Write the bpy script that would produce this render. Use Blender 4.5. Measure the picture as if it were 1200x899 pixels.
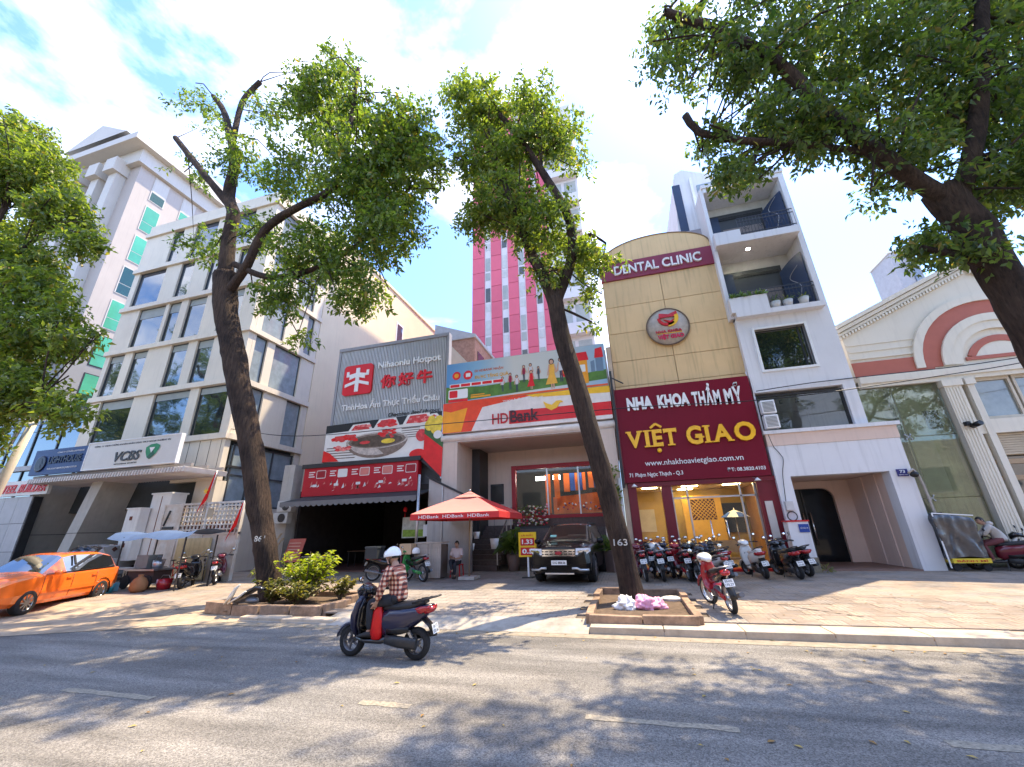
import bpy, math, random
import numpy as np
from mathutils import Vector, Matrix
for o in list(bpy.data.objects): bpy.data.objects.remove(o)
SC = bpy.context.scene
COL = SC.collection
rnd = random.Random(11)
PI = math.pi
# ---------------------------------------------------------------- camera
yaw, pitch, roll = math.radians(-14.98), math.radians(20.18), math.radians(-1.656)
fwd = Vector((math.sin(yaw)*math.cos(pitch), math.cos(yaw)*math.cos(pitch), math.sin(pitch)))
rgt = Vector((math.cos(yaw), -math.sin(yaw), 0)); up = rgt.cross(fwd)
cr, sr = math.cos(roll), math.sin(roll)
rgt, up = cr*rgt+sr*up, -sr*rgt+cr*up
cam = bpy.data.cameras.new('camera'); cam.lens = 36*467.75/1200; cam.sensor_width = 36
cam.clip_start = .05; cam.clip_end = 3000
camo = bpy.data.objects.new('camera', cam); COL.objects.link(camo)
m = Matrix((rgt, up, -fwd)).transposed().to_4x4(); m.translation = (0, 0, 1.85)
camo.matrix_world = m; SC.camera = camo
# ---------------------------------------------------------------- light
SUN_EL, SUN_AZ = math.radians(66), math.radians(43)
sd = Vector((math.cos(SUN_EL)*math.sin(SUN_AZ), math.cos(SUN_EL)*math.cos(SUN_AZ), math.sin(SUN_EL)))
sl = bpy.data.lights.new('sun', 'SUN'); sl.energy = 2.6; sl.angle = math.radians(.5); sl.color = (1, .83, .58)
so = bpy.data.objects.new('sun', sl); COL.objects.link(so)
so.rotation_euler = (-sd).to_track_quat('-Z', 'Y').to_euler()
W = bpy.data.worlds.new('World'); SC.world = W; W.use_nodes = True
nt = W.node_tree; nt.nodes.clear(); N = nt.nodes.new; L = nt.links.new
sky = N('ShaderNodeTexSky'); sky.sky_type = 'NISHITA'; sky.sun_disc = False
sky.sun_elevation = SUN_EL; sky.sun_rotation = SUN_AZ; sky.air_density = 1.0; sky.dust_density = .6; sky.ozone_density = 1.6
tc = N('ShaderNodeTexCoord')
mp = N('ShaderNodeMapping'); mp.inputs['Scale'].default_value = (1.0, 1.0, 1.9); mp.inputs['Location'].default_value = (.35, .2, .1)
L(tc.outputs['Generated'], mp.inputs[0])
cn = N('ShaderNodeTexNoise'); cn.inputs['Scale'].default_value = 1.9; cn.inputs['Detail'].default_value = 9; cn.inputs['Roughness'].default_value = .58
cn.inputs['Distortion'].default_value = .25
L(mp.outputs[0], cn.inputs['Vector'])
rp = N('ShaderNodeValToRGB'); rp.color_ramp.elements[0].position = .475; rp.color_ramp.elements[1].position = .70
L(cn.outputs['Fac'], rp.inputs[0])
mx = N('ShaderNodeMixRGB'); mx.inputs[2].default_value = (5.4, 5.5, 5.8, 1)
sb = N('ShaderNodeMixRGB'); sb.blend_type = 'MULTIPLY'; sb.inputs[0].default_value = 1; sb.inputs[2].default_value = (.62, .76, 1.0, 1)
L(sky.outputs[0], sb.inputs[1])
L(rp.outputs[0], mx.inputs[0]); L(sb.outputs[0], mx.inputs[1])
bg = N('ShaderNodeBackground'); bg.inputs[1].default_value = .15
wo = N('ShaderNodeOutputWorld'); L(mx.outputs[0], bg.inputs[0]); L(bg.outputs[0], wo.inputs[0])
SC.view_settings.view_transform = 'Standard'; SC.view_settings.look = 'None'
SC.view_settings.exposure = 2.12; SC.view_settings.gamma = 1
SC.render.engine = 'CYCLES'
SC.cycles.max_bounces = 8; SC.cycles.transparent_max_bounces = 12; SC.cycles.use_denoising = True
SC.cycles.sample_clamp_indirect = 6; SC.cycles.caustics_reflective = False; SC.cycles.caustics_refractive = False

# ---------------------------------------------------------------- helpers
class MB:
    def __init__(s): s.v = []; s.f = []; s.m = []; s.sm = []
    def add(s, vs, fs, m=0, smooth=False):
        o = len(s.v); s.v += [tuple(v) for v in vs]
        for f in fs: s.f.append([i+o for i in f]); s.m.append(m); s.sm.append(smooth)
        return s
    def box(s, x0, x1, y0, y1, z0, z1, m=0):
        return s.add([(x0,y0,z0),(x1,y0,z0),(x1,y1,z0),(x0,y1,z0),(x0,y0,z1),(x1,y0,z1),(x1,y1,z1),(x0,y1,z1)],
                     [(0,3,2,1),(4,5,6,7),(0,1,5,4),(1,2,6,5),(2,3,7,6),(3,0,4,7)], m)
    def bar(s, p, q, w, h=None, m=0, upv=(0,0,1)):
        h = h or w; p = Vector(p); q = Vector(q); d = (q-p).normalized(); u = Vector(upv)
        if abs(d.dot(u)) > .98: u = Vector((0,1,0))
        a = d.cross(u).normalized()*w/2; b = a.cross(d).normalized()*h/2
        vs = [p-a-b, p+a-b, p+a+b, p-a+b, q-a-b, q+a-b, q+a+b, q-a+b]
        return s.add(vs, [(0,3,2,1),(4,5,6,7),(0,1,5,4),(1,2,6,5),(2,3,7,6),(3,0,4,7)], m)
    def rings(s, R, m=0, smooth=True, caps=True, closed=True):
        n = len(R[0]); vs = [p for r in R for p in r]; fs = []
        for i in range(len(R)-1):
            for j in range(n if closed else n-1):
                k = (j+1) % n; fs.append((i*n+j, i*n+k, (i+1)*n+k, (i+1)*n+j))
        s.add(vs, fs, m, smooth)
        if caps:
            o = len(s.v)-len(vs)
            for r, rev in ((0, True), (len(R)-1, False)):
                f = [o+r*n+j for j in range(n)]
                s.f.append(f[::-1] if rev else f); s.m.append(m); s.sm.append(False)
        return s
    def tube(s, pts, r, n=8, m=0, smooth=True, caps=True):
        P = [Vector(p) for p in pts]; R = []; u = None
        rr = r if isinstance(r, (list, tuple)) else [r]*len(P)
        for i, p in enumerate(P):
            d = (P[min(i+1, len(P)-1)]-P[max(i-1, 0)]).normalized()
            if u is None: u = d.orthogonal().normalized()
            u = (u-d*u.dot(d)).normalized(); w = d.cross(u)
            R.append([p+(u*math.cos(2*PI*k/n)+w*math.sin(2*PI*k/n))*rr[i] for k in range(n)])
        return s.rings(R, m, smooth, caps)
    def lathe(s, prof, M=None, n=16, m=0, smooth=True):
        M = M or Matrix(); R = []
        for r, z in prof: R.append([M @ Vector((max(r,1e-4)*math.cos(2*PI*k/n), max(r,1e-4)*math.sin(2*PI*k/n), z)) for k in range(n)])
        return s.rings(R, m, smooth, True)
    def ell(s, c, r, n=12, m=0, k=8, M=None):
        prof = [(math.sin(PI*i/k), -math.cos(PI*i/k)) for i in range(k+1)]
        X = Matrix.Translation(c) @ (M or Matrix()) @ Matrix.Diagonal((r[0], r[1], r[2], 1))
        return s.lathe(prof, X, n, m)
    def prism(s, poly, y0, y1, m=0, smooth=False):
        """poly in x,z (counter-clockwise seen from -Y), extruded y0..y1"""
        n = len(poly)
        vs = [(x, y0, z) for x, z in poly]+[(x, y1, z) for x, z in poly]
        s.add(vs, [tuple(range(n)), tuple(range(2*n-1, n-1, -1))], m)
        o = len(s.v)-2*n
        for i in range(n):
            j = (i+1) % n; s.f.append([o+i, o+n+i, o+n+j, o+j]); s.m.append(m); s.sm.append(smooth)
        return s
    def slab(s, poly, z0, z1, m=0):
        n = len(poly); vs = [(x, y, z0) for x, y in poly]+[(x, y, z1) for x, y in poly]
        s.add(vs, [tuple(range(n-1, -1, -1)), tuple(range(n, 2*n))], m); o = len(s.v)-2*n
        for i in range(n):
            j = (i+1) % n; s.f.append([o+i, o+j, o+n+j, o+n+i]); s.m.append(m); s.sm.append(False)
        return s
    def sweep(s, path, dims, n=14, e=2.6, m=0, off=0):
        """path in x,z (vehicle side view), dims (half width in y, half thickness) per point"""
        P = [Vector((x, 0, z)) for x, z in path]; R = []
        for i, p in enumerate(P):
            d = (P[min(i+1, len(P)-1)]-P[max(i-1, 0)]).normalized(); nn = Vector((-d.z, 0, d.x)); a, b = dims[i]
            r = []
            for k in range(n):
                t = 2*PI*k/n; c, q = math.cos(t), math.sin(t)
                c = math.copysign(abs(c)**(2/e), c); q = math.copysign(abs(q)**(2/e), q)
                r.append(p+Vector((0, a*c+off, 0))+nn*(b*q))
            R.append(r)
        return s.rings(R, m, True, True)
    def grid(s, fn, nu, nv, m=0, smooth=True):
        vs = [fn(i/nu, j/nv) for j in range(nv+1) for i in range(nu+1)]
        fs = [(j*(nu+1)+i, j*(nu+1)+i+1, (j+1)*(nu+1)+i+1, (j+1)*(nu+1)+i) for j in range(nv) for i in range(nu)]
        return s.add(vs, fs, m, smooth)
    def poly(s, pts, m=0): return s.add(pts, [tuple(range(len(pts)))], m)
    def xf(s, M):
        s.v = [tuple(M @ Vector(v)) for v in s.v]; return s
    def mesh(s, name, mats):
        me = bpy.data.meshes.new(name); me.from_pydata(s.v, [], s.f)
        for mt in (mats if isinstance(mats, (list, tuple)) else [mats]): me.materials.append(mt)
        me.polygons.foreach_set('material_index', s.m); me.polygons.foreach_set('use_smooth', s.sm); me.update(); return me
    def build(s, name, mats, parent=None, loc=None, rot=None, bevel=0):
        return put(name, s.mesh(name, mats), parent, loc, rot, bevel)

def put(name, me, parent=None, loc=None, rot=None, bevel=0):
    o = bpy.data.objects.new(name, me); COL.objects.link(o)
    if parent is not None: o.parent = parent
    if loc is not None: o.location = loc
    if rot is not None: o.rotation_euler = rot
    if bevel:
        b = o.modifiers.new('bevel', 'BEVEL'); b.width = bevel; b.segments = 2; b.limit_method = 'ANGLE'
    return o
def thing(name, label, cat, loc=(0,0,0), rz=0, group=None):
    o = bpy.data.objects.new(name, None); COL.objects.link(o); o.location = loc; o.rotation_euler = (0, 0, rz)
    o.empty_display_size = .2; return tag(o, label, cat, group)
def tag(o, label, cat, group=None):
    o['label'] = label; o['category'] = cat
    if group: o['group'] = group
    return o
def structure(o): o['kind'] = 'structure'; return o
def stuff(o): o['kind'] = 'stuff'; return o
def box(*a): return MB().box(*a)

_M = {}
def mat(name, col, rough=.6, metal=0., var=.12, scale=2.5, bump=0., bscale=None, streak=0., spec=.35, rnd_obj=0., emit=None, coat=0., hue=None, alpha=1., trans=0.):
    if name in _M: return _M[name]
    m = bpy.data.materials.new(name); m.use_nodes = True; t = m.node_tree; b = t.nodes['Principled BSDF']; _M[name] = m
    N = t.nodes.new; L = t.links.new
    b.inputs['Roughness'].default_value = rough; b.inputs['Metallic'].default_value = metal
    b.inputs['Specular IOR Level'].default_value = spec; b.inputs['Coat Weight'].default_value = coat; b.inputs['Coat Roughness'].default_value = .08
    b.inputs['Alpha'].default_value = alpha; b.inputs['Transmission Weight'].default_value = trans
    tc = N('ShaderNodeTexCoord'); c0 = tuple(col)+(1,)
    no = N('ShaderNodeTexNoise'); no.inputs['Scale'].default_value = scale; no.inputs['Detail'].default_value = 6; no.inputs['Roughness'].default_value = .65
    L(tc.outputs['Object'], no.inputs['Vector'])
    mr = N('ShaderNodeMapRange'); mr.inputs['From Min'].default_value = .3; mr.inputs['From Max'].default_value = .7
    mr.inputs['To Min'].default_value = 1-var; mr.inputs['To Max'].default_value = 1+var
    L(no.outputs['Fac'], mr.inputs['Value']); last = mr.outputs[0]
    if streak:
        mp = N('ShaderNodeMapping'); mp.inputs['Scale'].default_value = (6, 6, .35); L(tc.outputs['Object'], mp.inputs[0])
        n2 = N('ShaderNodeTexNoise'); n2.inputs['Scale'].default_value = 1.2; n2.inputs['Detail'].default_value = 5; L(mp.outputs[0], n2.inputs['Vector'])
        m2 = N('ShaderNodeMapRange'); m2.inputs['From Min'].default_value = .52; m2.inputs['From Max'].default_value = .75
        m2.inputs['To Min'].default_value = 1; m2.inputs['To Max'].default_value = 1-streak; L(n2.outputs['Fac'], m2.inputs['Value'])
        mu = N('ShaderNodeMath'); mu.operation = 'MULTIPLY'; L(last, mu.inputs[0]); L(m2.outputs[0], mu.inputs[1]); last = mu.outputs[0]
    if rnd_obj:
        oi = N('ShaderNodeObjectInfo'); m3 = N('ShaderNodeMapRange'); m3.inputs['To Min'].default_value = 1-rnd_obj; m3.inputs['To Max'].default_value = 1+rnd_obj
        L(oi.outputs['Random'], m3.inputs['Value'])
        mu = N('ShaderNodeMath'); mu.operation = 'MULTIPLY'; L(last, mu.inputs[0]); L(m3.outputs[0], mu.inputs[1]); last = mu.outputs[0]
    vm = N('ShaderNodeVectorMath'); vm.operation = 'SCALE'; vm.inputs[0].default_value = col; L(last, vm.inputs['Scale'])
    if hue:
        n4 = N('ShaderNodeTexNoise'); n4.inputs['Scale'].default_value = scale*.37; n4.inputs['Detail'].default_value = 4; L(tc.outputs['Object'], n4.inputs['Vector'])
        m4 = N('ShaderNodeMapRange'); m4.inputs['From Min'].default_value = .42; m4.inputs['From Max'].default_value = .62; L(n4.outputs['Fac'], m4.inputs['Value'])
        mx = N('ShaderNodeMixRGB'); mx.inputs[2].default_value = tuple(hue)+(1,); L(m4.outputs[0], mx.inputs[0]); L(vm.outputs[0], mx.inputs[1]); L(mx.outputs[0], b.inputs['Base Color'])
    else: L(vm.outputs[0], b.inputs['Base Color'])
    if bump:
        n3 = N('ShaderNodeTexNoise'); n3.inputs['Scale'].default_value = bscale or scale*8; n3.inputs['Detail'].default_value = 5; L(tc.outputs['Object'], n3.inputs['Vector'])
        bu = N('ShaderNodeBump'); bu.inputs['Strength'].default_value = bump; bu.inputs['Distance'].default_value = .02
        L(n3.outputs['Fac'], bu.inputs['Height']); L(bu.outputs[0], b.inputs['Normal'])
    if emit:
        b.inputs['Emission Color'].default_value = tuple(emit[0])+(1,); b.inputs['Emission Strength'].default_value = emit[1]
    return m
def glass_mat(name, tint, op=.25, rough=.02):
    """architectural glass: mirror reflection by angle, tinted view through"""
    if name in _M: return _M[name]
    m = bpy.data.materials.new(name); m.use_nodes = True; t = m.node_tree; t.nodes.clear(); N = t.nodes.new; L = t.links.new; _M[name] = m
    fr = N('ShaderNodeFresnel'); fr.inputs[0].default_value = 1.6
    tr = N('ShaderNodeBsdfTransparent'); tr.inputs[0].default_value = tuple(tint)+(1,)
    df = N('ShaderNodeBsdfDiffuse'); df.inputs[0].default_value = tuple(x*.5 for x in tint)+(1,)
    gl = N('ShaderNodeBsdfGlossy'); gl.inputs['Roughness'].default_value = rough
    m1 = N('ShaderNodeMixShader'); m1.inputs[0].default_value = op; L(tr.outputs[0], m1.inputs[1]); L(df.outputs[0], m1.inputs[2])
    m2 = N('ShaderNodeMixShader'); L(fr.outputs[0], m2.inputs[0]); L(m1.outputs[0], m2.inputs[1]); L(gl.outputs[0], m2.inputs[2])
    o = N('ShaderNodeOutputMaterial'); L(m2.outputs[0], o.inputs[0]); return m
def window_mat(name, col, rough=.03, warp=.35):
    """dark office glass that mirrors the street, panes slightly bowed"""
    if name in _M: return _M[name]
    m = mat(name, col, rough=rough, var=.35, scale=.9, spec=.9, rnd_obj=.3)
    t = m.node_tree; b = t.nodes['Principled BSDF']; N = t.nodes.new; L = t.links.new
    b.inputs['IOR'].default_value = 1.9
    tc = N('ShaderNodeTexCoord'); n3 = N('ShaderNodeTexNoise'); n3.inputs['Scale'].default_value = .8; n3.inputs['Detail'].default_value = 1
    L(tc.outputs['Object'], n3.inputs['Vector']); bu = N('ShaderNodeBump'); bu.inputs['Strength'].default_value = warp; bu.inputs['Distance'].default_value = .03
    L(n3.outputs['Fac'], bu.inputs['Height']); L(bu.outputs[0], b.inputs['Normal']); return m
def leaf_mat(name, c0, c1, trans=.35):
    m = bpy.data.materials.new(name); m.use_nodes = True; t = m.node_tree; t.nodes.clear(); N = t.nodes.new; L = t.links.new
    g = N('ShaderNodeNewGeometry'); rp = N('ShaderNodeValToRGB'); rp.color_ramp.elements[0].color = tuple(c0)+(1,); rp.color_ramp.elements[1].color = tuple(c1)+(1,); rp.color_ramp.elements[1].position = .93; e_ = rp.color_ramp.elements.new(.992); e_.color = (.20,.15,.04,1)
    L(g.outputs['Random Per Island'], rp.inputs[0])
    b = N('ShaderNodeBsdfPrincipled'); b.inputs['Roughness'].default_value = .42; b.inputs['Specular IOR Level'].default_value = .45; L(rp.outputs[0], b.inputs['Base Color'])
    tl = N('ShaderNodeBsdfTranslucent'); mu = N('ShaderNodeMixRGB'); mu.blend_type = 'MULTIPLY'; mu.inputs[0].default_value = 1; mu.inputs[2].default_value = (2.3, 2.4, .8, 1)
    L(rp.outputs[0], mu.inputs[1]); L(mu.outputs[0], tl.inputs[0])
    x = N('ShaderNodeMixShader'); x.inputs[0].default_value = trans; L(b.outputs[0], x.inputs[1]); L(tl.outputs[0], x.inputs[2])
    o = N('ShaderNodeOutputMaterial'); L(x.outputs[0], o.inputs[0]); return m

def world_stain(m, scale, lo, f0=.45, f1=.7):
    """dirt that runs on from piece to piece"""
    t = m.node_tree; N = t.nodes.new; L = t.links.new; b = t.nodes['Principled BSDF']; g = N('ShaderNodeNewGeometry')
    n = N('ShaderNodeTexNoise'); n.inputs['Scale'].default_value = scale; n.inputs['Detail'].default_value = 8; n.inputs['Roughness'].default_value = .68; L(g.outputs['Position'], n.inputs['Vector'])
    r = N('ShaderNodeMapRange'); r.inputs['From Min'].default_value = f0; r.inputs['From Max'].default_value = f1; r.inputs['To Min'].default_value = 1.06; r.inputs['To Max'].default_value = lo; L(n.outputs['Fac'], r.inputs['Value'])
    old = b.inputs['Base Color'].links[0].from_socket; v = N('ShaderNodeVectorMath'); v.operation = 'SCALE'; L(old, v.inputs[0]); L(r.outputs[0], v.inputs['Scale']); L(v.outputs[0], b.inputs['Base Color'])
_T = {}
def text_mesh(s, bold=0., shear=0., extr=.02):
    k = (s, bold, shear, extr)
    if k in _T: return _T[k]
    c = bpy.data.curves.new('t', 'FONT'); c.body = s; c.size = 1; c.extrude = extr; c.offset = bold; c.shear = shear; c.resolution_u = 3
    o = bpy.data.objects.new('t', c); COL.objects.link(o)
    dg = bpy.context.evaluated_depsgraph_get(); me = bpy.data.meshes.new_from_object(o.evaluated_get(dg))
    bpy.data.objects.remove(o); bpy.data.curves.remove(c)
    v = np.empty(len(me.vertices)*3, np.float32); me.vertices.foreach_get('co', v); v = v.reshape(-1, 3)
    fs = [list(p.vertices) for p in me.polygons]; bpy.data.meshes.remove(me)
    _T[k] = (v, fs); return _T[k]
def text_into(mb, s, x0, x1, z0, z1, y, depth=.03, bold=0., shear=0., m=0, rise=0.):
    """letters filling the box x0..x1, z0..z1, front face at y, thickness depth behind; rise tilts the baseline"""
    v, fs = text_mesh(s, bold, shear)
    if len(v) == 0: return mb
    a, b = v.min(0), v.max(0)
    X = (v[:, 0]-a[0])/max(b[0]-a[0], 1e-5); Z = (v[:, 1]-a[1])/max(b[1]-a[1], 1e-5); D = (v[:, 2]-a[2])/max(b[2]-a[2], 1e-5)
    P = [(x0+(x1-x0)*p, y+depth*(1-d), z0+(z1-z0)*q+rise*p) for p, q, d in zip(X.tolist(), Z.tolist(), D.tolist())]
    return mb.add(P, fs, m)
def lettering(s, x0, x1, z0, z1, y, mt, parent, depth=.03, bold=0., shear=0., name='lettering'):
    return text_into(MB(), s, x0, x1, z0, z1, y, depth, bold, shear).build(name, mt, parent)
def circ(cx, cz, r, n=24, a0=0, a1=2*PI, rz=None):
    rz = rz or r; full = abs(a1-a0-2*PI) < 1e-6
    return [(cx+r*math.cos(a0+(a1-a0)*i/(n if full else n-1)), cz+rz*math.sin(a0+(a1-a0)*i/(n if full else n-1))) for i in range(n)]
def rrect(x0, x1, z0, z1, r, n=5):
    P = []
    for cx, cz, a in ((x1-r, z1-r, 0), (x0+r, z1-r, PI/2), (x0+r, z0+r, PI), (x1-r, z0+r, 1.5*PI)):
        P += [(cx+r*math.cos(a+PI/2*i/n), cz+r*math.sin(a+PI/2*i/n)) for i in range(n+1)]
    return P
def flat(mb, poly, y, m=0):
    return mb.poly([(x, y, z) for x, z in poly], m)
def gz(y): return .13+max(0, y-8.9)*.0185
# plain materials
WHITE = mat('white_paint', (.78,.78,.77), .55, var=.05, scale=1.2, streak=.1)
CREAM = mat('cream_render', (.74,.70,.62), .7, var=.06, scale=.8, streak=.12)
BLACK = mat('black_plastic', (.012,.012,.013), .35, var=.1)
DARK = mat('dark_metal', (.03,.03,.032), .45, var=.2)
STEEL = mat('steel', (.45,.45,.46), .35, metal=.9, var=.15)
CHROME = mat('chrome', (.8,.8,.8), .12, metal=1, var=.03)
RED = mat('red_paint', (.55,.012,.018), .4, var=.08)
GREY = mat('grey_metal_panel', (.30,.30,.32), .5, var=.08, streak=.15)
RUBBER = mat('tyre_rubber', (.018,.018,.019), .8, var=.25, scale=30)
CONC = mat('concrete', (.42,.38,.33), .9, var=.18, scale=6, bump=.3, bscale=60)
SOIL = mat('soil', (.11,.075,.05), 1, var=.4, scale=9, bump=.6, bscale=40)
WPLAS = mat('white_plastic', (.8,.8,.8), .35, var=.04)
YEL = mat('yellow_plastic', (.85,.50,.03), .4, var=.05)
ORANGE = mat('orange_print', (.9,.22,.02), .4, var=.05)
SKIN = mat('skin', (.42,.24,.16), .55, var=.06, scale=8)
HAIR = mat('black_hair', (.012,.010,.009), .5, var=.3, scale=60)
# ---------------------------------------------------------------- ground
asph = mat('asphalt', (.20,.187,.17), .88, var=.34, scale=95, bump=.8, bscale=120, hue=(.23,.21,.185))
def _road_tune():
    t = asph.node_tree; N = t.nodes.new; L = t.links.new; b = t.nodes['Principled BSDF']
    old = b.inputs['Base Color'].links[0].from_socket
    for n in t.nodes:
        if n.type == 'TEX_NOISE' and abs(n.inputs['Scale'].default_value-95*.37) < .1: n.inputs['Scale'].default_value = .45
    tc = N('ShaderNodeTexCoord'); mp = N('ShaderNodeMapping'); mp.inputs['Scale'].default_value = (.35, 2.2, 1); L(tc.outputs['Object'], mp.inputs[0])
    n = N('ShaderNodeTexNoise'); n.inputs['Scale'].default_value = 1; n.inputs['Detail'].default_value = 7; L(mp.outputs[0], n.inputs['Vector'])
    r = N('ShaderNodeMapRange'); r.inputs['From Min'].default_value = .35; r.inputs['From Max'].default_value = .68; r.inputs['To Min'].default_value = .62; r.inputs['To Max'].default_value = 1.22
    L(n.outputs['Fac'], r.inputs['Value'])
    v = N('ShaderNodeTexVoronoi'); v.inputs['Scale'].default_value = 85; L(tc.outputs['Object'], v.inputs['Vector'])
    r2 = N('ShaderNodeMapRange'); r2.inputs['From Min'].default_value = 0; r2.inputs['From Max'].default_value = 1; r2.inputs['To Min'].default_value = .55; r2.inputs['To Max'].default_value = 1.5
    sp = N('ShaderNodeSeparateColor'); L(v.outputs['Color'], sp.inputs[0]); L(sp.outputs[0], r2.inputs['Value'])
    mu = N('ShaderNodeMath'); mu.operation = 'MULTIPLY'; L(r.outputs[0], mu.inputs[0]); L(r2.outputs[0], mu.inputs[1])
    vm = N('ShaderNodeVectorMath'); vm.operation = 'SCALE'; L(old, vm.inputs[0]); L(mu.outputs[0], vm.inputs['Scale']); L(vm.outputs[0], b.inputs['Base Color'])
_road_tune()
far = mat('bare_ground', (.2,.18,.15), .95, var=.2, scale=.1)
structure(MB().poly([(-900,-900,-.06),(900,-900,-.06),(900,900,-.06),(-900,900,-.06)]).build('ground', far))
structure(MB().poly([(-200,-5,0),(200,-5,0),(200,8.9,0),(-200,8.9,0)]).build('road', asph))
# worn dashes and a strip of old line
wear = mat('worn_line_paint', (.27,.235,.18), .85, var=.5, scale=26)
for x0, x1, y, w in ((-.68,.78,5.12,.085), (2.45,3.9,5.2,.1), (-3.3,-2.65,5.0,.1), (-7.6,-6.0,4.6,.09)):
    v = []; n = 14
    for i in range(n+1): v.append((x0+(x1-x0)*i/n, y-w/2-rnd.random()*.03, .004))
    for i in range(n, -1, -1): v.append((x0+(x1-x0)*i/n, y+w/2+rnd.random()*.03, .004))
    structure(MB().poly(v).build('road_marking', wear))
structure(MB().poly([(-5.9,8.35,.004),(-4.6,8.35,.004),(-4.6,8.43,.004),(-5.9,8.44,.004)]).build('road_marking', mat('white_line_paint', (.6,.58,.52), .8, var=.3, scale=20)))
# gutter strip, pale cement with a thin red edge in places
structure(MB().poly([(-40,8.30,.0045),(40,8.30,.0045),(40,8.62,.0045),(-40,8.62,.0045)]).build('gutter', mat('gutter_cement', (.26,.22,.165), .9, var=.3, scale=7, bump=.3, bscale=90)))
# kerb with single stones
kerb = structure(MB().box(-.95,60,8.64,8.72,-.05,.06).box(-9.2,-6.9,8.64,8.72,-.05,.03).build('kerb', CONC))
kst = mat('kerb_stone', (.44,.36,.27), .85, var=.14, scale=4, rnd_obj=.10, bump=.2, bscale=50)
x = -.95
k = 0
while x < 16:
    w = 1.32
    MB().box(-w/2+.006, w/2-.006, 0, .58, -.14, 0).build('kerb_stone', kst, kerb, (x+w/2, 8.63, .125+rnd.uniform(-.006,.006)), (rnd.uniform(-.004,.004), rnd.uniform(-.004,.004), rnd.uniform(-.003,.003)), .012)
    x += w
x = -9.2
while x < -6.9:
    w = rnd.uniform(.45,.75)
    MB().box(-w/2+.01, w/2-.01, 0, .35, -.14, 0).build('kerb_stone', kst, kerb, (x+w/2, 8.66, .085+rnd.uniform(-.02,.02)), (rnd.uniform(-.05,.05), rnd.uniform(-.03,.03), rnd.uniform(-.12,.12)), .02)
    x += w
# sidewalk : mortar bed + ribbed tiles laid one by one
side = structure(MB().add([(-60,9.3,gz(9.3)-.035),(60,9.3,gz(9.3)-.035),(60,34,gz(34)-.035),(-60,34,gz(34)-.035)], [(0,1,2,3)]).build('sidewalk', mat('sidewalk_mortar', (.12,.095,.075), .95, var=.3, scale=8)))
tile_m = mat('sidewalk_tile', (.32,.25,.19), .85, var=.16, scale=7, rnd_obj=.09, bump=.25, bscale=70, hue=(.30,.245,.20))
tile_g = mat('sidewalk_tile_grey', (.28,.24,.205), .85, var=.16, scale=7, rnd_obj=.08, bump=.25, bscale=70)
world_stain(tile_m, .9, .62); world_stain(tile_g, .9, .62); world_stain(kst, 1.1, .65)
S = .40
def tile_mesh(mt):
    b = MB(); g = .008; h = S/2-g/2
    b.box(-h, h, -h, h, -.03, 0)
    for i in range(4):                       # raised ribs
        c = -h+.05+i*(2*h-.1)/3; b.box(-h+.02, h-.02, c-.03, c+.03, .0005, .0035)
    return b.mesh('sidewalk_tile', mt)
tm, tg = tile_mesh(tile_m), tile_mesh(tile_g)
PL1 = (-10.9,-7.25,8.85,11.35); PL2 = (-1.08,1.12,8.85,12.3)
spots = []
for j in range(int((17.6-9.22)/S)):
    y = 9.24+S*(j+.5)
    if y > 17.2: break
    for i in range(-62, 48):
        x = i*S+.11+(.2 if j % 2 else 0)
        if any(a-.1 < x < b+.1 and c-.1 < y < d+.1 for a, b, c, d in (PL1, PL2)): continue
        if x < -8.9 and y < 9.6: continue
        spots.append((x, y))
def vis(p):
    return p[0]**2+(p[1])**2 if (-.62*p[1]-4 < p[0] < .95*p[1]) else 999
spots.sort(key=vis)
far_t = MB()
for q, (x, y) in enumerate(spots):
    drive = -6.6 < x < -1.2
    z = gz(y)+rnd.uniform(-.002,.002)
    turn = drive or (int(x*2.5)+int(y*2.5)) % 2
    j1, j2, j3 = rnd.uniform(-.003,.003), rnd.uniform(-.003,.003), rnd.uniform(-.008,.008)
    rt = (j1, -.0185+j2, PI/2+j3) if turn else (.0185+j1, j2, j3)
    if q < 300: put('tile', tg if drive or rnd.random() < .12 else tm, side, (x, y, z), rt)
    else:
        mi = 1 if drive or rnd.random() < .2 else 0
        for k in range(4):
            a, c = -.197+k*.0995, -.197+k*.0995+.092
            (xa, xb, ya, yb) = (a, c, -.196, .196) if turn else (-.196, .196, a, c)
            far_t.add([(x+xa,y+ya,z+ya*.0185),(x+xb,y+ya,z+ya*.0185),(x+xb,y+yb,z+yb*.0185),(x+xa,y+yb,z+yb*.0185)], [(0,1,2,3)], mi)
stuff(far_t.build('tile_field', [tile_m, tile_g], side))
# the strip between kerb and tiles: cement, lowered ramp at the two drives
structure(MB().add([(-6.9,8.58,.007),(-.97,8.58,.007),(-.97,9.24,gz(9.24)+.004),(-6.9,9.24,gz(9.24)+.004)], [(0,1,2,3)]).build('drive_ramp', mat('ramp_cement', (.36,.32,.27), .9, var=.2, scale=5, bump=.3, bscale=50)))
structure(MB().add([(-40,4.6,.006),(-14.2,6.2,.008),(-11.8,7.3,.010),(-8.9,8.72,.012),(-8.9,9.62,gz(9.6)+.006),(-40,9.62,gz(9.6)+.006)], [(0,1,2,3,4,5)]).build('drive_apron', mat('apron_cement', (.36,.275,.19), .9, var=.25, scale=3, bump=.4, bscale=40)))
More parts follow.
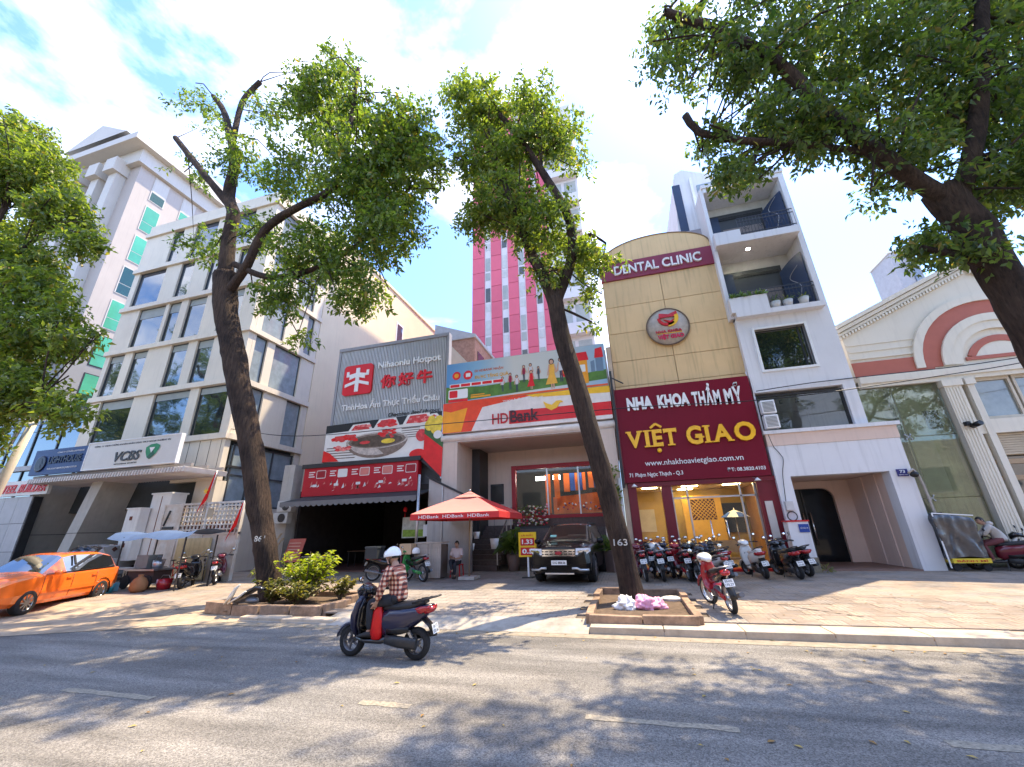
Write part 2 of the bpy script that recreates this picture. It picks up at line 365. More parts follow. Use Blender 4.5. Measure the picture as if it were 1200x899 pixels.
# cracks / lifted slab near the bed, thin red line, stains
ck = mat('crack_dirt', (.045,.037,.03), 1, var=.4, scale=20)
for pts, w in ((((1.6,12.1),(2.4,11.4),(2.9,11.0),(3.6,10.3),(4.0,9.9)),.05), (((-11.6,9.0),(-10.6,9.2),(-10.0,9.0),(-9.4,9.15)),.07), (((2.9,11.0),(4.2,11.15)),.035), (((-12.5,10.6),(-11.9,9.3),(-11.2,8.4)),.03)):
    b = MB()
    for (ax, ay), (bx, by) in zip(pts, pts[1:]):
        n = 6
        for i in range(n):
            t0, t1 = i/n, (i+1)/n; j = rnd.uniform(-.05,.05)
            p0 = (ax+(bx-ax)*t0, ay+(by-ay)*t0+j*.5); p1 = (ax+(bx-ax)*t1, ay+(by-ay)*t1-j*.5); ww = w*rnd.uniform(.4,1.2)
            b.poly([(p0[0], p0[1]-ww/2, gz(p0[1])+.0105), (p1[0], p1[1]-ww/2, gz(p1[1])+.0105), (p1[0], p1[1]+ww/2, gz(p1[1])+.0105), (p0[0], p0[1]+ww/2, gz(p0[1])+.0105)])
    structure(b.build('sidewalk_crack', ck))
# tree beds
bedstone_ = None
bedstone = mat('bed_stone', (.27,.18,.12), .9, var=.35, scale=5, rnd_obj=.15, bump=.5, bscale=25)
def bed(label, corners, w, h, gap=.012, jit=.02, seg=.6, dark=None):
    t = thing('tree_bed', label, 'tree bed', (0,0,0), 0, 'tree beds in the pavement')
    MB().slab([(x, y) for x, y in corners], .06, gz(corners[0][1])+.05).build('soil', SOIL, t)
    n = len(corners)
    for i in range(n):
        a = Vector((*corners[i],0)); b = Vector((*corners[(i+1) % n],0)); d = b-a; ln = d.length; k = max(1, round(ln/seg)); ang = math.atan2(d.y, d.x)
        for j in range(k):
            p = a+d*((j+.5)/k); l = ln/k; m0 = MB().box(-l/2+gap/2, l/2-gap/2, -w/2, w/2, -h-.1, 0)
            m0.build('kerb_block', bedstone, t, (p.x, p.y, gz(p.y)+h+rnd.uniform(-jit,jit)), (rnd.uniform(-jit,jit), rnd.uniform(-jit,jit), ang+rnd.uniform(-jit,jit)), .015)
    return t
bed('low stone tree bed with pink bag and bare soil, parked bikes behind', [(-.98,9.0),(1.03,9.0),(1.03,12.2),(-.98,12.2)], .15, .13, seg=1.05)
bed('broken kerb bed of yellow green plants round the leaning tree', [(-10.75,9.15),(-8.9,9.0),(-7.35,9.25),(-7.4,11.2),(-10.7,11.2)], .2, .17, gap=.03, jit=.035, seg=.85)

world_stain(bedstone, 1.6, .5); world_stain(_M['apron_cement'], .7, .6); world_stain(_M['ramp_cement'], .9, .6)
T1TR= [(-10.00,10.40,0.17),(-10.35,10.30,1.38),(-10.75,10.20,2.58),(-11.22,10.05,4.14),(-11.63,9.95,5.26),(-12.21,9.80,6.76),(-12.81,9.65,8.39),(-13.29,9.50,9.78),(-13.56,9.40,11.17)]
T1L=[ [(-13.50,9.42,10.87),(-13.73,9.30,12.79),(-13.72,9.20,13.96),(-14.22,9.20,14.98),(-14.27,9.10,16.76),(-14.82,9.00,18.33),(-15.75,9.00,20.29),(-16.76,9.00,21.69)],[(-14.09,9.20,14.50),(-15.66,9.00,16.38),(-17.19,9.00,18.14),(-18.38,9.00,19.53)],[(-13.30,9.45,10.29),(-12.31,9.20,11.21),(-11.62,9.00,12.40),(-10.31,8.90,12.93),(-9.09,8.90,13.24),(-8.49,8.90,13.97),(-8.53,9.00,16.46),(-8.58,9.00,19.91)],[(-13.08,9.30,11.45),(-11.11,9.30,10.46),(-9.18,9.50,10.71),(-7.33,9.60,11.79),(-6.12,9.60,13.35)],[(-14.66,9.05,18.08),(-15.03,9.20,20.84),(-14.41,9.30,22.11)],[(-8.49,8.90,13.97),(-6.61,8.60,14.41),(-5.27,8.50,14.59)] ]
T1C= [(-7.41,9.00,13.73,2.40,1.00),(-9.97,9.20,18.49,2.05,0.90),(-6.11,8.80,14.87,1.55,1.00),(-6.63,9.20,11.27,1.64,0.90),(-9.33,9.40,11.03,1.64,0.80),(-10.77,9.00,14.81,1.37,0.55),(-17.29,9.20,20.89,1.47,0.35),(-13.39,8.80,16.36,1.25,0.45),(-14.71,9.20,12.75,1.01,0.35),(-9.73,9.20,21.21,0.97,0.50),(-10.23,9.00,9.41,0.96,0.70),(-5.14,9.00,13.19,0.91,0.80),(-16.91,9.20,17.25,0.95,0.30),(-13.64,9.30,19.85,1.23,0.30),(-7.65,9.50,9.36,1.12,0.70),(-12.43,9.30,12.87,0.98,0.50),(-9.06,9.00,7.64,0.42,0.60)]
T2TR= [(-0.11,11.00,0.21),(-0.26,10.95,1.41),(-0.42,10.90,2.43),(-0.58,10.80,3.50),(-0.76,10.75,4.43),(-0.99,10.70,5.68),(-1.25,10.60,7.00),(-1.39,10.50,8.42)]
T2L=[ [(-1.41,10.50,8.18),(-1.61,10.45,9.04),(-1.98,10.40,10.05),(-2.29,10.20,11.15),(-2.66,10.10,12.60),(-3.06,10.00,14.38)],[(-1.38,10.50,8.26),(-0.90,10.40,9.23),(-0.68,10.20,10.07),(-0.76,10.10,11.16),(-1.19,10.00,12.34),(-1.68,9.90,13.59),(-2.23,9.90,14.91),(-2.78,9.80,15.93)],[(-0.69,10.20,9.91),(-0.17,10.30,10.34),(0.30,10.40,9.98)] ]
T2C= [(-3.56,9.80,16.47,1.33,1.00),(-2.41,9.90,14.24,1.24,0.90),(-0.93,10.20,14.68,1.13,0.80),(-2.79,10.00,12.17,1.31,1.00),(-1.45,10.20,10.92,1.25,1.00),(-0.19,10.40,9.69,0.83,0.90),(-3.69,9.80,13.97,1.07,0.80),(-1.74,10.00,16.22,1.11,0.70),(-0.37,10.40,8.30,0.55,0.50),(-3.69,10.00,11.52,0.74,0.70),(-1.54,10.20,9.32,0.73,0.80),(-0.38,10.20,13.49,0.69,0.50),(-0.22,10.40,7.29,0.29,0.40),(-4.34,9.80,17.96,0.79,0.60)]
T3TR= [(7.45,9.60,-0.14),(7.67,9.40,1.73),(7.76,9.20,3.74),(7.63,9.00,5.39),(7.40,8.80,6.96),(7.01,8.60,8.27)]
T3L=[ [(7.07,8.62,7.97),(6.13,8.10,8.65),(5.38,7.80,9.66),(4.91,7.60,10.63),(4.30,7.40,11.88),(3.38,7.20,12.93),(2.34,7.00,13.79)],[(5.88,8.00,8.98),(4.34,7.70,9.47),(3.34,7.50,9.67),(2.54,7.40,10.10),(2.31,7.30,10.60)],[(7.17,8.70,7.69),(7.93,8.40,9.45),(8.52,8.20,11.29),(9.59,8.00,14.74)],[(7.43,8.85,6.38),(6.76,8.60,6.65),(6.16,8.40,6.85)] ]
T3C= [(2.45,7.20,13.09,0.96,0.70),(3.58,7.30,11.91,1.08,0.80),(4.01,7.50,10.06,0.89,0.80),(3.12,7.50,9.00,0.62,0.80),(5.38,7.50,11.96,1.34,0.80),(4.88,7.70,9.72,1.00,0.80),(7.27,8.00,11.57,1.61,0.80),(6.43,8.10,9.15,1.06,0.80),(8.40,8.30,10.14,1.43,0.90),(7.92,8.50,8.05,0.93,0.90),(6.52,8.50,6.94,0.61,0.90),(5.42,8.00,7.87,0.41,0.40),(5.13,7.50,15.49,1.54,0.70),(8.21,8.00,15.73,1.93,0.80),(10.15,8.40,12.57,1.70,0.80),(7.23,8.50,6.66,0.42,0.60),(2.19,7.30,11.36,0.44,0.30),(8.94,8.50,8.49,1.17,0.90)]
T4C= [(-23.48,7.00,16.79,2.28,1.00),(-19.36,7.10,13.64,1.24,1.00),(-20.84,7.00,11.57,1.73,1.00),(-17.42,7.00,11.69,0.78,0.80),(-17.85,7.00,8.41,1.60,1.00),(-17.53,7.00,6.18,1.34,1.00),(-14.86,7.00,5.36,0.67,0.70),(-27.54,7.00,16.32,3.08,1.00),(-21.97,7.00,8.60,2.40,1.00),(-15.96,7.10,7.84,0.66,0.70),(-18.55,7.00,10.00,1.02,0.90),(-20.04,7.00,5.35,1.59,0.90),(-25.76,7.10,19.76,1.61,0.90)]
bark = mat('bark', (.045,.028,.020), .95, var=.5, scale=3.2, hue=(.075,.047,.032))
def _bark():
    t = bark.node_tree; N = t.nodes.new; L = t.links.new; b = t.nodes['Principled BSDF']
    tc = N('ShaderNodeTexCoord'); mp = N('ShaderNodeMapping'); mp.inputs['Scale'].default_value = (12, 12, 1.5); L(tc.outputs['Object'], mp.inputs[0])
    n = N('ShaderNodeTexNoise'); n.inputs['Scale'].default_value = 1.6; n.inputs['Detail'].default_value = 8; n.inputs['Roughness'].default_value = .7; L(mp.outputs[0], n.inputs['Vector'])
    bu = N('ShaderNodeBump'); bu.inputs['Strength'].default_value = 1; bu.inputs['Distance'].default_value = .14; L(n.outputs['Fac'], bu.inputs['Height']); L(bu.outputs[0], b.inputs['Normal'])
    old = b.inputs['Base Color'].links[0].from_socket
    r = N('ShaderNodeMapRange'); r.inputs['From Min'].default_value = .35; r.inputs['From Max'].default_value = .62; r.inputs['To Min'].default_value = .45; r.inputs['To Max'].default_value = 1.25; L(n.outputs['Fac'], r.inputs['Value'])
    vm = N('ShaderNodeVectorMath'); vm.operation = 'SCALE'; L(old, vm.inputs[0]); L(r.outputs[0], vm.inputs['Scale']); L(vm.outputs[0], b.inputs['Base Color'])
_bark()
cutwood = mat('cut_wood', (.42,.27,.17), .9, var=.2, scale=12)
def resample(P, step):
    P = [Vector(p) for p in P]; out = []
    for i in range(len(P)-1):
        p0, p1, p2, p3 = P[max(i-1,0)], P[i], P[i+1], P[min(i+2,len(P)-1)]
        n = max(1, int((p2-p1).length/step))
        for k in range(n):
            t = k/n; out.append(.5*((2*p1)+(p2-p0)*t+(2*p0-5*p1+4*p2-p3)*t*t+(3*p1-p0-3*p2+p3)*t**3))
    return out+[P[-1]]
from mathutils import noise as mnoise
def bark_tube(mb, pts, r0, r1, n=14, flare=0., step=.2, cap=1):
    P = resample(pts, step); R = []; u = None; k = len(P)
    for i, p in enumerate(P):
        d = (P[min(i+1,k-1)]-P[max(i-1,0)]).normalized()
        if u is None: u = d.orthogonal().normalized()
        u = (u-d*u.dot(d)).normalized(); w = d.cross(u); t = i/(k-1); r = r0+(r1-r0)*t+flare*max(0, 1-t*k*step/.9)**2
        ring = []
        for j in range(n):
            a = 2*PI*j/n; v = u*math.cos(a)+w*math.sin(a)
            q = 1+.05*math.sin(a*7+2*mnoise.noise(p*.8))*mnoise.noise(p*.5+v)+.10*mnoise.noise(p*.9+v*1.5)+.07*mnoise.noise(p*2.7+v*3)+.03*math.sin(a*5+p.z)
            q += .16*max(0, mnoise.noise(p*1.9+v*.9+Vector((7,0,0)))-.25)*2
            ring.append(p+v*r*q)
        R.append(ring)
    mb.rings(R, 0, True, True); return mb
def crown_mesh(lobes, leaf, per, mats, seed, droop=.55, clus=15):
    rs = np.random.default_rng(seed); V = []
    for (x, y, z, r, dens) in lobes:
        nc = int(per*dens*r*r)
        d = rs.normal(size=(nc, 3)); d /= np.linalg.norm(d, axis=1)[:, None]
        rad = r*(rs.random(nc)**.42)*(.75+.35*np.array([mnoise.noise(Vector(q)*1.7+Vector((x, y, z))) for q in d]))
        c = np.array((x, y, z))+d*rad[:, None]*np.array((1.12, 1.05, .92))
        keep = np.array([mnoise.noise(Vector(q)*(1.15/max(.6, r**.5))) for q in c]) > -.17-.25*(dens-.5); c = c[keep]; d = d[keep]; nc = len(c)
        if nc == 0: continue
        tw = d*.8+rs.normal(size=(nc, 3))*.55; tw[:, 2] -= droop*.6; tw /= np.linalg.norm(tw, axis=1)[:, None]
        m = clus
        t = np.tile((np.arange(m)+.5)/m, nc)
        C0 = np.repeat(c, m, 0); T = np.repeat(tw, m, 0)
        side = rs.normal(size=(nc*m, 3)); side -= T*(side*T).sum(1)[:, None]; side /= np.linalg.norm(side, axis=1)[:, None]+1e-9
        ln = leaf*(.5+.95*rs.random(nc*m))
        pos = C0+T*((t-.3)*leaf*3.6)[:, None]+side*(leaf*.25*rs.random(nc*m))[:, None]
        dr = T*.35+side*.9+rs.normal(size=(nc*m, 3))*.25; dr[:, 2] -= droop*rs.random(nc*m)*1.1; dr /= np.linalg.norm(dr, axis=1)[:, None]
        nn = rs.normal(size=(nc*m, 3))*.55; nn[:, 2] += .9; wv = np.cross(dr, nn); wv /= np.linalg.norm(wv, axis=1)[:, None]+1e-9; nn = np.cross(wv, dr)
        b = pos; tip = pos+dr*ln[:, None]; mid = pos+dr*(ln*.45)[:, None]; hw = (ln*.23)[:, None]
        V.append(np.stack([b, mid+wv*hw+nn*hw*.35, tip-nn*hw*.5, mid-wv*hw+nn*hw*.35], 1))
    V = np.concatenate(V).astype(np.float32); n = len(V)
    me = bpy.data.meshes.new('crown'); me.vertices.add(n*4); me.loops.add(n*6); me.polygons.add(n*2)
    me.vertices.foreach_set('co', V.ravel())
    base = np.arange(n)[:, None]*4; li = (base+np.array([[0,1,2,0,2,3]])).ravel().astype(np.int32)
    me.loops.foreach_set('vertex_index', li); me.polygons.foreach_set('loop_start', np.arange(n*2, dtype=np.int32)*3)
    me.update(calc_edges=True); me.validate()
    me.materials.append(mats)
    return me
leafA = leaf_mat('leaves_green', (.034,.068,.020), (.15,.20,.035), .46)
leafB = leaf_mat('leaves_light', (.046,.082,.022), (.18,.22,.042), .48)
leafC = leaf_mat('leaves_dark', (.032,.062,.022), (.12,.16,.040), .48)
def tree(label, base, tr, r0, r1, limbs, lobes, leaf, per, lm, seed, num=None, cuts=(), clus=15):
    t = thing('street_tree', label, 'tree', base, 0, 'street trees along the kerb')
    off = Vector(base); sh = lambda P: [tuple(Vector(p)-off) for p in P]
    b = MB(); bark_tube(b, sh(tr), r0, r1, 18, .07)
    trunk = b.build('trunk', bark, t)
    for k, (pts, a, c) in enumerate(limbs):
        bark_tube(MB(), sh(pts), a, c, 10).build('limb', bark, t)
    # thin twigs reaching into the lobes
    rr = random.Random(seed); tw = MB(); allp = [Vector(p) for l in limbs for p in resample(l[0], .5)]
    for (x, y, z, r, dn) in lobes:
        c = Vector((x, y, z)); q = sorted(allp, key=lambda p: (p-c).length)[:4]
        for k in range(4 if dn > .6 else 1):
            s0 = rr.choice(q); e = c+Vector((rr.uniform(-1,1), rr.uniform(-1,1), rr.uniform(-.7,.9)))*r*.75
            mpt = (s0+e)/2+Vector((rr.uniform(-.3,.3), rr.uniform(-.3,.3), rr.uniform(-.1,.5)))*r*.5
            tw.tube([p-off for p in resample([s0, mpt, e], .5)], [.026*(1-.75*i/8) if i < 8 else .008 for i in range(len(resample([s0, mpt, e], .5)))], 5)
    stuff(tw.build('twigs', bark, t))
    me = crown_mesh([(x-off.x, y-off.y, z-off.z, r, d) for x, y, z, r, d in lobes], leaf, per, lm, seed, clus=clus)
    cr = stuff(put('crown', me, t))
    for pts, r in cuts: MB().tube(sh(pts), r, 10).build('cut_end', cutwood, t)
    return t, trunk
def thick(lobes, dy, dd=.62):
    """crowns are as deep as they are wide: a second layer of lobes further from the road"""
    out = []
    for i, (x, y, z, r, d) in enumerate(lobes):
        out.append((x, y, z, r, d)); k = (y+dy*(.75+.5*((i*37 % 10)/10)))/y
        out.append((x*k, y*k, (z-1.85)*k+1.85, r*k*.95, d*dd))
    return out
T1 = tree('leaning tall tree with dark curved trunk numbered 861 in the planted bed', (-10.0,10.4,.2), T1TR, .29, .39,
     list(zip(T1L, (.28,.15,.16,.12,.12,.12), (.10,.12,.07,.06,.11,.05))), thick(T1C, 2.6), .175, 105, leafA, 3)
T2 = tree('bending tree with split trunk numbered 163 over the pink plastic bag', (-.11,11.0,.2), T2TR, .255, .245,
     list(zip(T2L, (.20,.17,.08), (.05,.09,.03))), thick(T2C, 3.0), .165, 125, leafB, 5)
T3 = tree('dark thick tree at upper right whose branches hang over the white balconies', (7.45,9.6,.1), T3TR, .34, .29,
     list(zip(T3L, (.17,.065,.17,.08), (.09,.08,.10,.05))), thick(thick(T3C+[(2.75,7.4,9.85,.42,.9)], 1.7, .9), 1.7, .45), .145, 115, leafC, 8)
T4TR = [(-26.0,8.9,.1),(-25.6,8.6,3),(-25.2,8,6),(-24.6,7.5,9)]
T4 = tree('sunlit bushy tree at far left hanging over the blue sign', (-26,8.9,.1), T4TR, .42, .3,
     [([(-24.6,7.5,9),(-23.8,7.1,12),(-23.4,7,16)], .22, .06), ([(-25.2,8,6),(-22,7.2,7.5),(-18.4,7,8)], .16, .04), ([(-24.6,7.5,9),(-22,7,11),(-19.5,7,13)], .16, .04), ([(-25.2,8,6),(-21,7.3,5.8),(-16,7,5.6)], .12, .03)], T4C, .18, 150, leafB, 12)
# stencilled tree numbers
paintw = mat('number_paint', (.75,.75,.72), .8, var=.2, scale=20)
def wrap_text(s, c, r, z0, z1, half, y_dir, tree_pair, lean=0):
    """letters wrapped round a trunk of radius r at centre c, facing the road"""
    mb = text_into(MB(), s, -1, 1, 0, 1, 0, 0.0, .012)
    P = []
    for x, y, z in mb.v:
        a = x*half+y_dir; zz = z0+(z1-z0)*z
        P.append((c[0]+lean*(zz-z0)+(r)*math.sin(a), c[1]-(r)*math.cos(a), zz))
    mb.v = [tuple(Vector(p)-tree_pair.location) for p in P]
    return mb.build('number', paintw, tree_pair)
wrap_text('861', (-10.52,10.26), .338, 1.74, 1.9, .42, .5, T1[0])
wrap_text('163', (-.29,10.94), .282, 1.43, 1.58, .62, .1, T2[0])

# trees on the opposite pavement (behind the viewer, mirrored in the windows)
for k, (x, y, s, rz) in enumerate(((-66,-6,1.05,.4),(-57,-5,1.1,2.1),(-48,-6,1.05,3.6),(-39,-5,1.0,5.0),(13,-6,1.0,2.4),(24,-5.5,1.0,.8))):
    r = T1[0].copy(); COL.objects.link(r); r.location = (x,y,.1); r.rotation_euler = (0,0,rz); r.scale = (s,s,s)
    r['label'] = ('first','second','third','fourth','fifth','sixth')[k]+' tree from the left across the street, seen only mirrored in window panes'; r['group'] = 'trees across the street'
    for ch in list(T1[0].children):
        if ch.name.startswith('number') or ch.name.startswith('twigs'): continue
        c = ch.copy(); COL.objects.link(c); c.parent = r
ow = thing('opposite_building', 'dark shop row across the street, seen only as a reflection in the window panes', 'building', (0,-16,0))
MB().box(-90,60,-4,4,0,9).build('wall', mat('opposite_wall', (.42,.38,.33), .8, var=.3, scale=.3), ow)
for k in range(30): MB().box(-85+k*4.5,-82.6+k*4.5,4,4.06,4+(k % 3)*.3,6.4).build('window', mat('opposite_window', (.03,.04,.05), .1), ow)
structure(MB().box(-80,80,-30,-5,-.05,.12).build('opposite_pavement', mat('opposite_paving', (.3,.27,.24), .9)))
# ---------------------------------------------------------------- office building on the left
stone = mat('pale_stone_cladding', (.66,.585,.475), .6, var=.06, scale=.7, streak=.10, rnd_obj=.03)
band_m = mat('stone_band', (.68,.60,.49), .6, var=.06, scale=1, streak=.12)
wglass = window_mat('office_glass', (.022,.034,.036))
bglass = window_mat('sky_glass', (.035,.055,.085))
blind = mat('window_blind', (.33,.36,.35), .8, var=.1)
frame_d = mat('window_frame_dark', (.05,.055,.06), .4)
creamw = mat('cream_side_wall', (.78,.65,.46), .75, var=.05, scale=.5, streak=.06)
OB = thing('office_building', 'pale stone office block of tall dark windows behind the leaning tree', 'building', (-25.2,15.6,0))
OX, OY = -25.2, 15.6
def loc(o, x=OX, y=OY): return o
def ob(mb, name, mt, par=OB, **k):
    mb.v = [(x-OX, y-OY, z) for x, y, z in mb.v]; return mb.build(name, mt, par, **k)
ZB = [6.85, 9.95, 13.05, 16.2, 19.25, 22.3]
XL, XR, YB = -30.9, -19.5, 20.7
# core (dark behind glass), parapet
ob(box(XL+.3, XR-.3, OY+.35, YB-.05, 3.4, 22.3), 'core', mat('core_dark', (.05,.055,.055), .9))
ob(box(XL, XR, OY, YB, 22.46, 23.2), 'parapet', stone)
floors = [  # z-range, window x-ranges on the front
 (6.99, 9.79, [(-29.9,-27.2,0),(-25.57,-22.85,0),(-22.2,-20.05,0)]),
 (10.09, 12.89, [(-30.5,-29.2,0),(-28.5,-27.25,0),(-25.35,-24.0,0),(-23.3,-22.05,0)]),
 (13.19, 16.04, [(-29.2,-26.9,0),(-26.6,-25.6,0),(-25.0,-23.5,0),(-22.2,-20.6,0)]),
 (16.34, 19.09, [(-30.4,-27.95,1),(-26.6,-25.45,1),(-24.1,-22.6,1),(-21.7,-20.5,1)]),
 (19.39, 22.14, [(-28.3,-27.4,1),(-26.3,-24.3,1),(-22.9,-21.2,1)])]
sides = [ (6.99, 9.79, [(16.4,17.3),(19.0,20.2)]), (10.09, 12.89, [(16.1,16.9),(17.45,19.55)]), (13.19, 16.04, [(16.3,17.9),(19.6,20.2)]),
          (16.34, 19.09, [(16.2,17.2),(18.2,19.9)]), (19.39, 22.14, [(16.3,18.2),(19.2,20.1)]) ]
def window_front(x0, x1, z0, z1, y, par, gm, mkframe, rec=.14, blind_h=0):
    f = MB(); t = .05
    f.box(x0, x0+t, y+rec-.04, y+rec+.04, z0, z1); f.box(x1-t, x1, y+rec-.04, y+rec+.04, z0, z1)
    f.box(x0+t, x1-t, y+rec-.04, y+rec+.04, z0, z0+t); f.box(x0+t, x1-t, y+rec-.04, y+rec+.04, z1-t, z1)
    w = mkframe(f, 'window', frame_d, par)
    p = mkframe(MB().poly([(x0+t, y+rec, z0+t), (x1-t, y+rec, z0+t), (x1-t, y+rec, z1-t), (x0+t, y+rec, z1-t)]), 'pane', gm, w)
    if blind_h: mkframe(box(x0+t, x1-t, y+rec+.03, y+rec+.035, z1-blind_h, z1-t), 'blind', blind, w)
    return w
def child(mb, name, mt, par):
    o = par; off = Vector((0,0,0))
    while o is not None: off += o.location; o = o.parent
    mb.v = [tuple(Vector(v)-off) for v in mb.v]; return mb.build(name, mt, par)
for fi, (z0, z1, ws) in enumerate(floors):
    prev = XL
    for x0, x1, g in ws+[(XR, XR, 0)]:
        if x0-prev > .05: child(box(prev+.006, x0-.006, OY, OY+.3, z0-.006, z1+.006), 'cladding_panel', stone, OB)
        if x1 > x0:
            w = window_front(x0, x1, z0, z1, OY, OB, bglass if g else wglass, child)
            if fi < 3: child(box(x0+.05, x1-.05, OY+.118, OY+.130, z1-rnd.uniform(.4,.7), z1-.06), 'blind', blind, w)
        prev = x1
for z0, z1, ws in sides:
    prev = OY+.3
    for y0, y1 in ws+[(YB, YB)]:
        if y0-prev > .05: child(box(XR-.3, XR, prev+.006, y0-.006, z0-.006, z1+.006), 'cladding_panel', stone, OB)
        if y1 > y0:
            f = MB(); t = .05; xa, xb = XR-.18, XR-.1
            f.box(xa, xb, y0, y0+t, z0, z1); f.box(xa, xb, y1-t, y1, z0, z1); f.box(xa, xb, y0+t, y1-t, z0, z0+t); f.box(xa, xb, y0+t, y1-t, z1-t, z1)
            w = child(f, 'window', frame_d, OB); m1 = XR-.14
            child(MB().poly([(m1,y0+t,z0+t),(m1,y1-t,z0+t),(m1,y1-t,z1-t),(m1,y0+t,z1-t)]), 'pane', mat('light_glass', (.25,.30,.33), .05, spec=.9, var=.2), w)
        prev = y1
for z in ZB:
    child(box(XL-.06, XR+.13, OY-.14, OY+.26, z-.15, z+.15), 'floor_band', band_m, OB)
    child(box(XR-.25, XR+.128, OY+.262, YB, z-.148, z+.148), 'floor_band', band_m, OB)
# ground floor: fins, dark entrance, side glazing
child(box(XL, XR-.01, OY+2.2, OY+2.4, .15, 5.3), 'entrance_glass', mat('dark_door_glass', (.010,.011,.013), .05, var=.2, spec=.25), OB)
child(box(XL, XR, OY+.3, OY+2.2, 5.3, 5.4), 'entrance_soffit', DARK, OB)
child(box(XR-3.1, XR, OY, OY+.3, 4.6, 6.69), 'cladding_panel', stone, OB)
for i in range(4): child(box(XR-3.1+i*.72+.7, XR-3.1+i*.72+.72, OY-.012, OY+.01, 5.2, 6.69), 'panel_joint', frame_d, OB)
child(box(XR-1.3, XR, OY-.002, OY+.55, .15, 4.59), 'corner_pier', stone, OB)
child(box(XR-1.31, XR+.003, OY-.006, OY+.556, 2.95, 2.98), 'panel_joint', frame_d, OB)
child(box(XR-.2, XR-.1, OY+.56, 20.6, 3.45, 6.45), 'side_glazing', mat('light_glass', (.25,.3,.33)), OB)
for y in (16.2, 17.3, 18.7, 20.1): child(box(XR-.22, XR-.03, y, y+.07, 3.45, 6.5), 'mullion', frame_d, OB)
for z in (3.35, 4.9, 6.45): child(box(XR-.21, XR-.04, OY+.56, 20.6, z, z+.07), 'mullion', frame_d, OB)
child(box(XR-.3, XR, OY+.56, YB, .15, 3.35), 'side_plinth', stone, OB)
child(box(XR-.3, XR-.0, 20.25, YB, 3.42, 6.69), 'side_pier', stone, OB)
fin = mat('fin_stone', (.46,.44,.40), .6, var=.08, streak=.12)
for xb, xt in ((-31.6,-30.5), (-27.5,-26.0)):
    b = MB(); w = .75
    b.add([(xb,OY-1.2,.15),(xb+w,OY-1.2,.15),(xb+w,OY+2.1,.15),(xb,OY+2.1,.15),(xt,OY-1.2,5.28),(xt+w,OY-1.2,5.28),(xt+w,OY+2.1,5.28),(xt,OY+2.1,5.28)],
          [(0,3,2,1),(4,5,6,7),(0,1,5,4),(1,2,6,5),(2,3,7,6),(3,0,4,7)])
    c = child(b, 'column', fin, OB)
    child(MB().bar((xb+w*.5+(xt-xb)*.42, OY-1.22, 2.3), (xb+w*.5+(xt-xb)*.42, OY+2.12, 2.3), w+.02, .03), 'column_joint', frame_d, c)
# louvred canopy
can = thing('entrance_canopy', 'long canopy of white louvre slats below the office sign boards', 'canopy', (-24.4,13.6,4.75))
for y in (13.75, 14.5, 15.3): child(box(-29.6,-18.9, y, y+.12, 5.0, 5.14), 'beam', mat('canopy_beam', (.33,.30,.28), .6), can)
lm = None
sl_m = mat('canopy_slat', (.62,.58,.55), .55, rnd_obj=.08)
me = MB().box(-.05,.05,-1.05,1.05,-.11,.11).mesh('slat', sl_m)
for i in range(58):
    o = put('slat', me, can, (-29.5+i*.183+.1-(-24.4), 14.55-13.6, 4.85-4.75), (0, .25, 0))
# sign boards on it
def board(label, x0, x1, z0, z1, y, mt, cat='sign', d=.14, fr=None, group=None):
    t = thing('sign_board', label, cat, ((x0+x1)/2, y, z0), 0, group)
    child(box(x0, x1, y, y+d, z0, z1), 'panel', mt, t)
    if fr:
        f = MB(); e = .05
        f.box(x0-e, x1+e, y-.02, y+d+.02, z1, z1+e); f.box(x0-e, x1+e, y-.02, y+d+.02, z0-e, z0); f.box(x0-e, x0, y-.02, y+d+.02, z0, z1); f.box(x1, x1+e, y-.02, y+d+.02, z0, z1)
        child(f, 'frame', fr, t)
    return t
def letter(s, x0, x1, z0, z1, y, mt, t, depth=.03, bold=0., shear=0., name='lettering', rise=0.):
    return child(text_into(MB(), s, x0, x1, z0, z1, y, depth, bold, shear, 0, rise), name, mt, t)
vb = board('white board lettered VCBS with a green shield emblem', -25.62, -19.6, 5.2, 6.48, 13.5, mat('sign_white', (.66,.65,.62), .5, var=.04), fr=WPLAS)
txt_d = mat('sign_dark_grey', (.06,.07,.08), .5)
letter('VCBS', -23.55, -21.85, 5.45, 5.92, 13.46, txt_d, vb, .04, .02, .25)
letter('CÔNG TY TNHH CHỨNG KHOÁN NGÂN HÀNG TMCP NGOẠI THƯƠNG VN', -25.2, -20.2, 6.23, 6.36, 13.49, txt_d, vb, .01)
letter('VIETCOMBANK SECURITIES', -23.5, -22.0, 5.30, 5.36, 13.49, txt_d, vb, .01)
child(flat(MB(), [(-21.62,6.0),(-21.58,5.78),(-21.42,5.52),(-21.22,5.42),(-20.95,5.62),(-20.78,5.85),(-20.74,6.05),(-21.0,6.15),(-21.35,6.13)], 13.48), 'emblem', mat('emblem_green', (.02,.25,.10), .4), vb)
child(flat(MB(), [(-21.42,5.52),(-21.22,5.42),(-20.95,5.62),(-21.1,5.85)], 13.474), 'emblem_shade', mat('emblem_dark_green', (.01,.10,.05), .4), vb)
child(flat(MB(), [(-21.38,5.98),(-21.2,5.72),(-21.02,5.98)], 13.47), 'emblem_notch', WPLAS, vb)
bb = board('blue board with a round ship emblem beside the white VCBS board', -29.6, -25.70, 5.15, 6.44, 13.52, mat('sign_blue', (.012,.045,.16), .45, var=.05), fr=None)
navy = mat('sign_navy', (.006,.012,.04), .4)
letter('LIGHTHOUSE', -28.35, -25.95, 5.68, 6.05, 13.485, navy, bb, .03, .03)
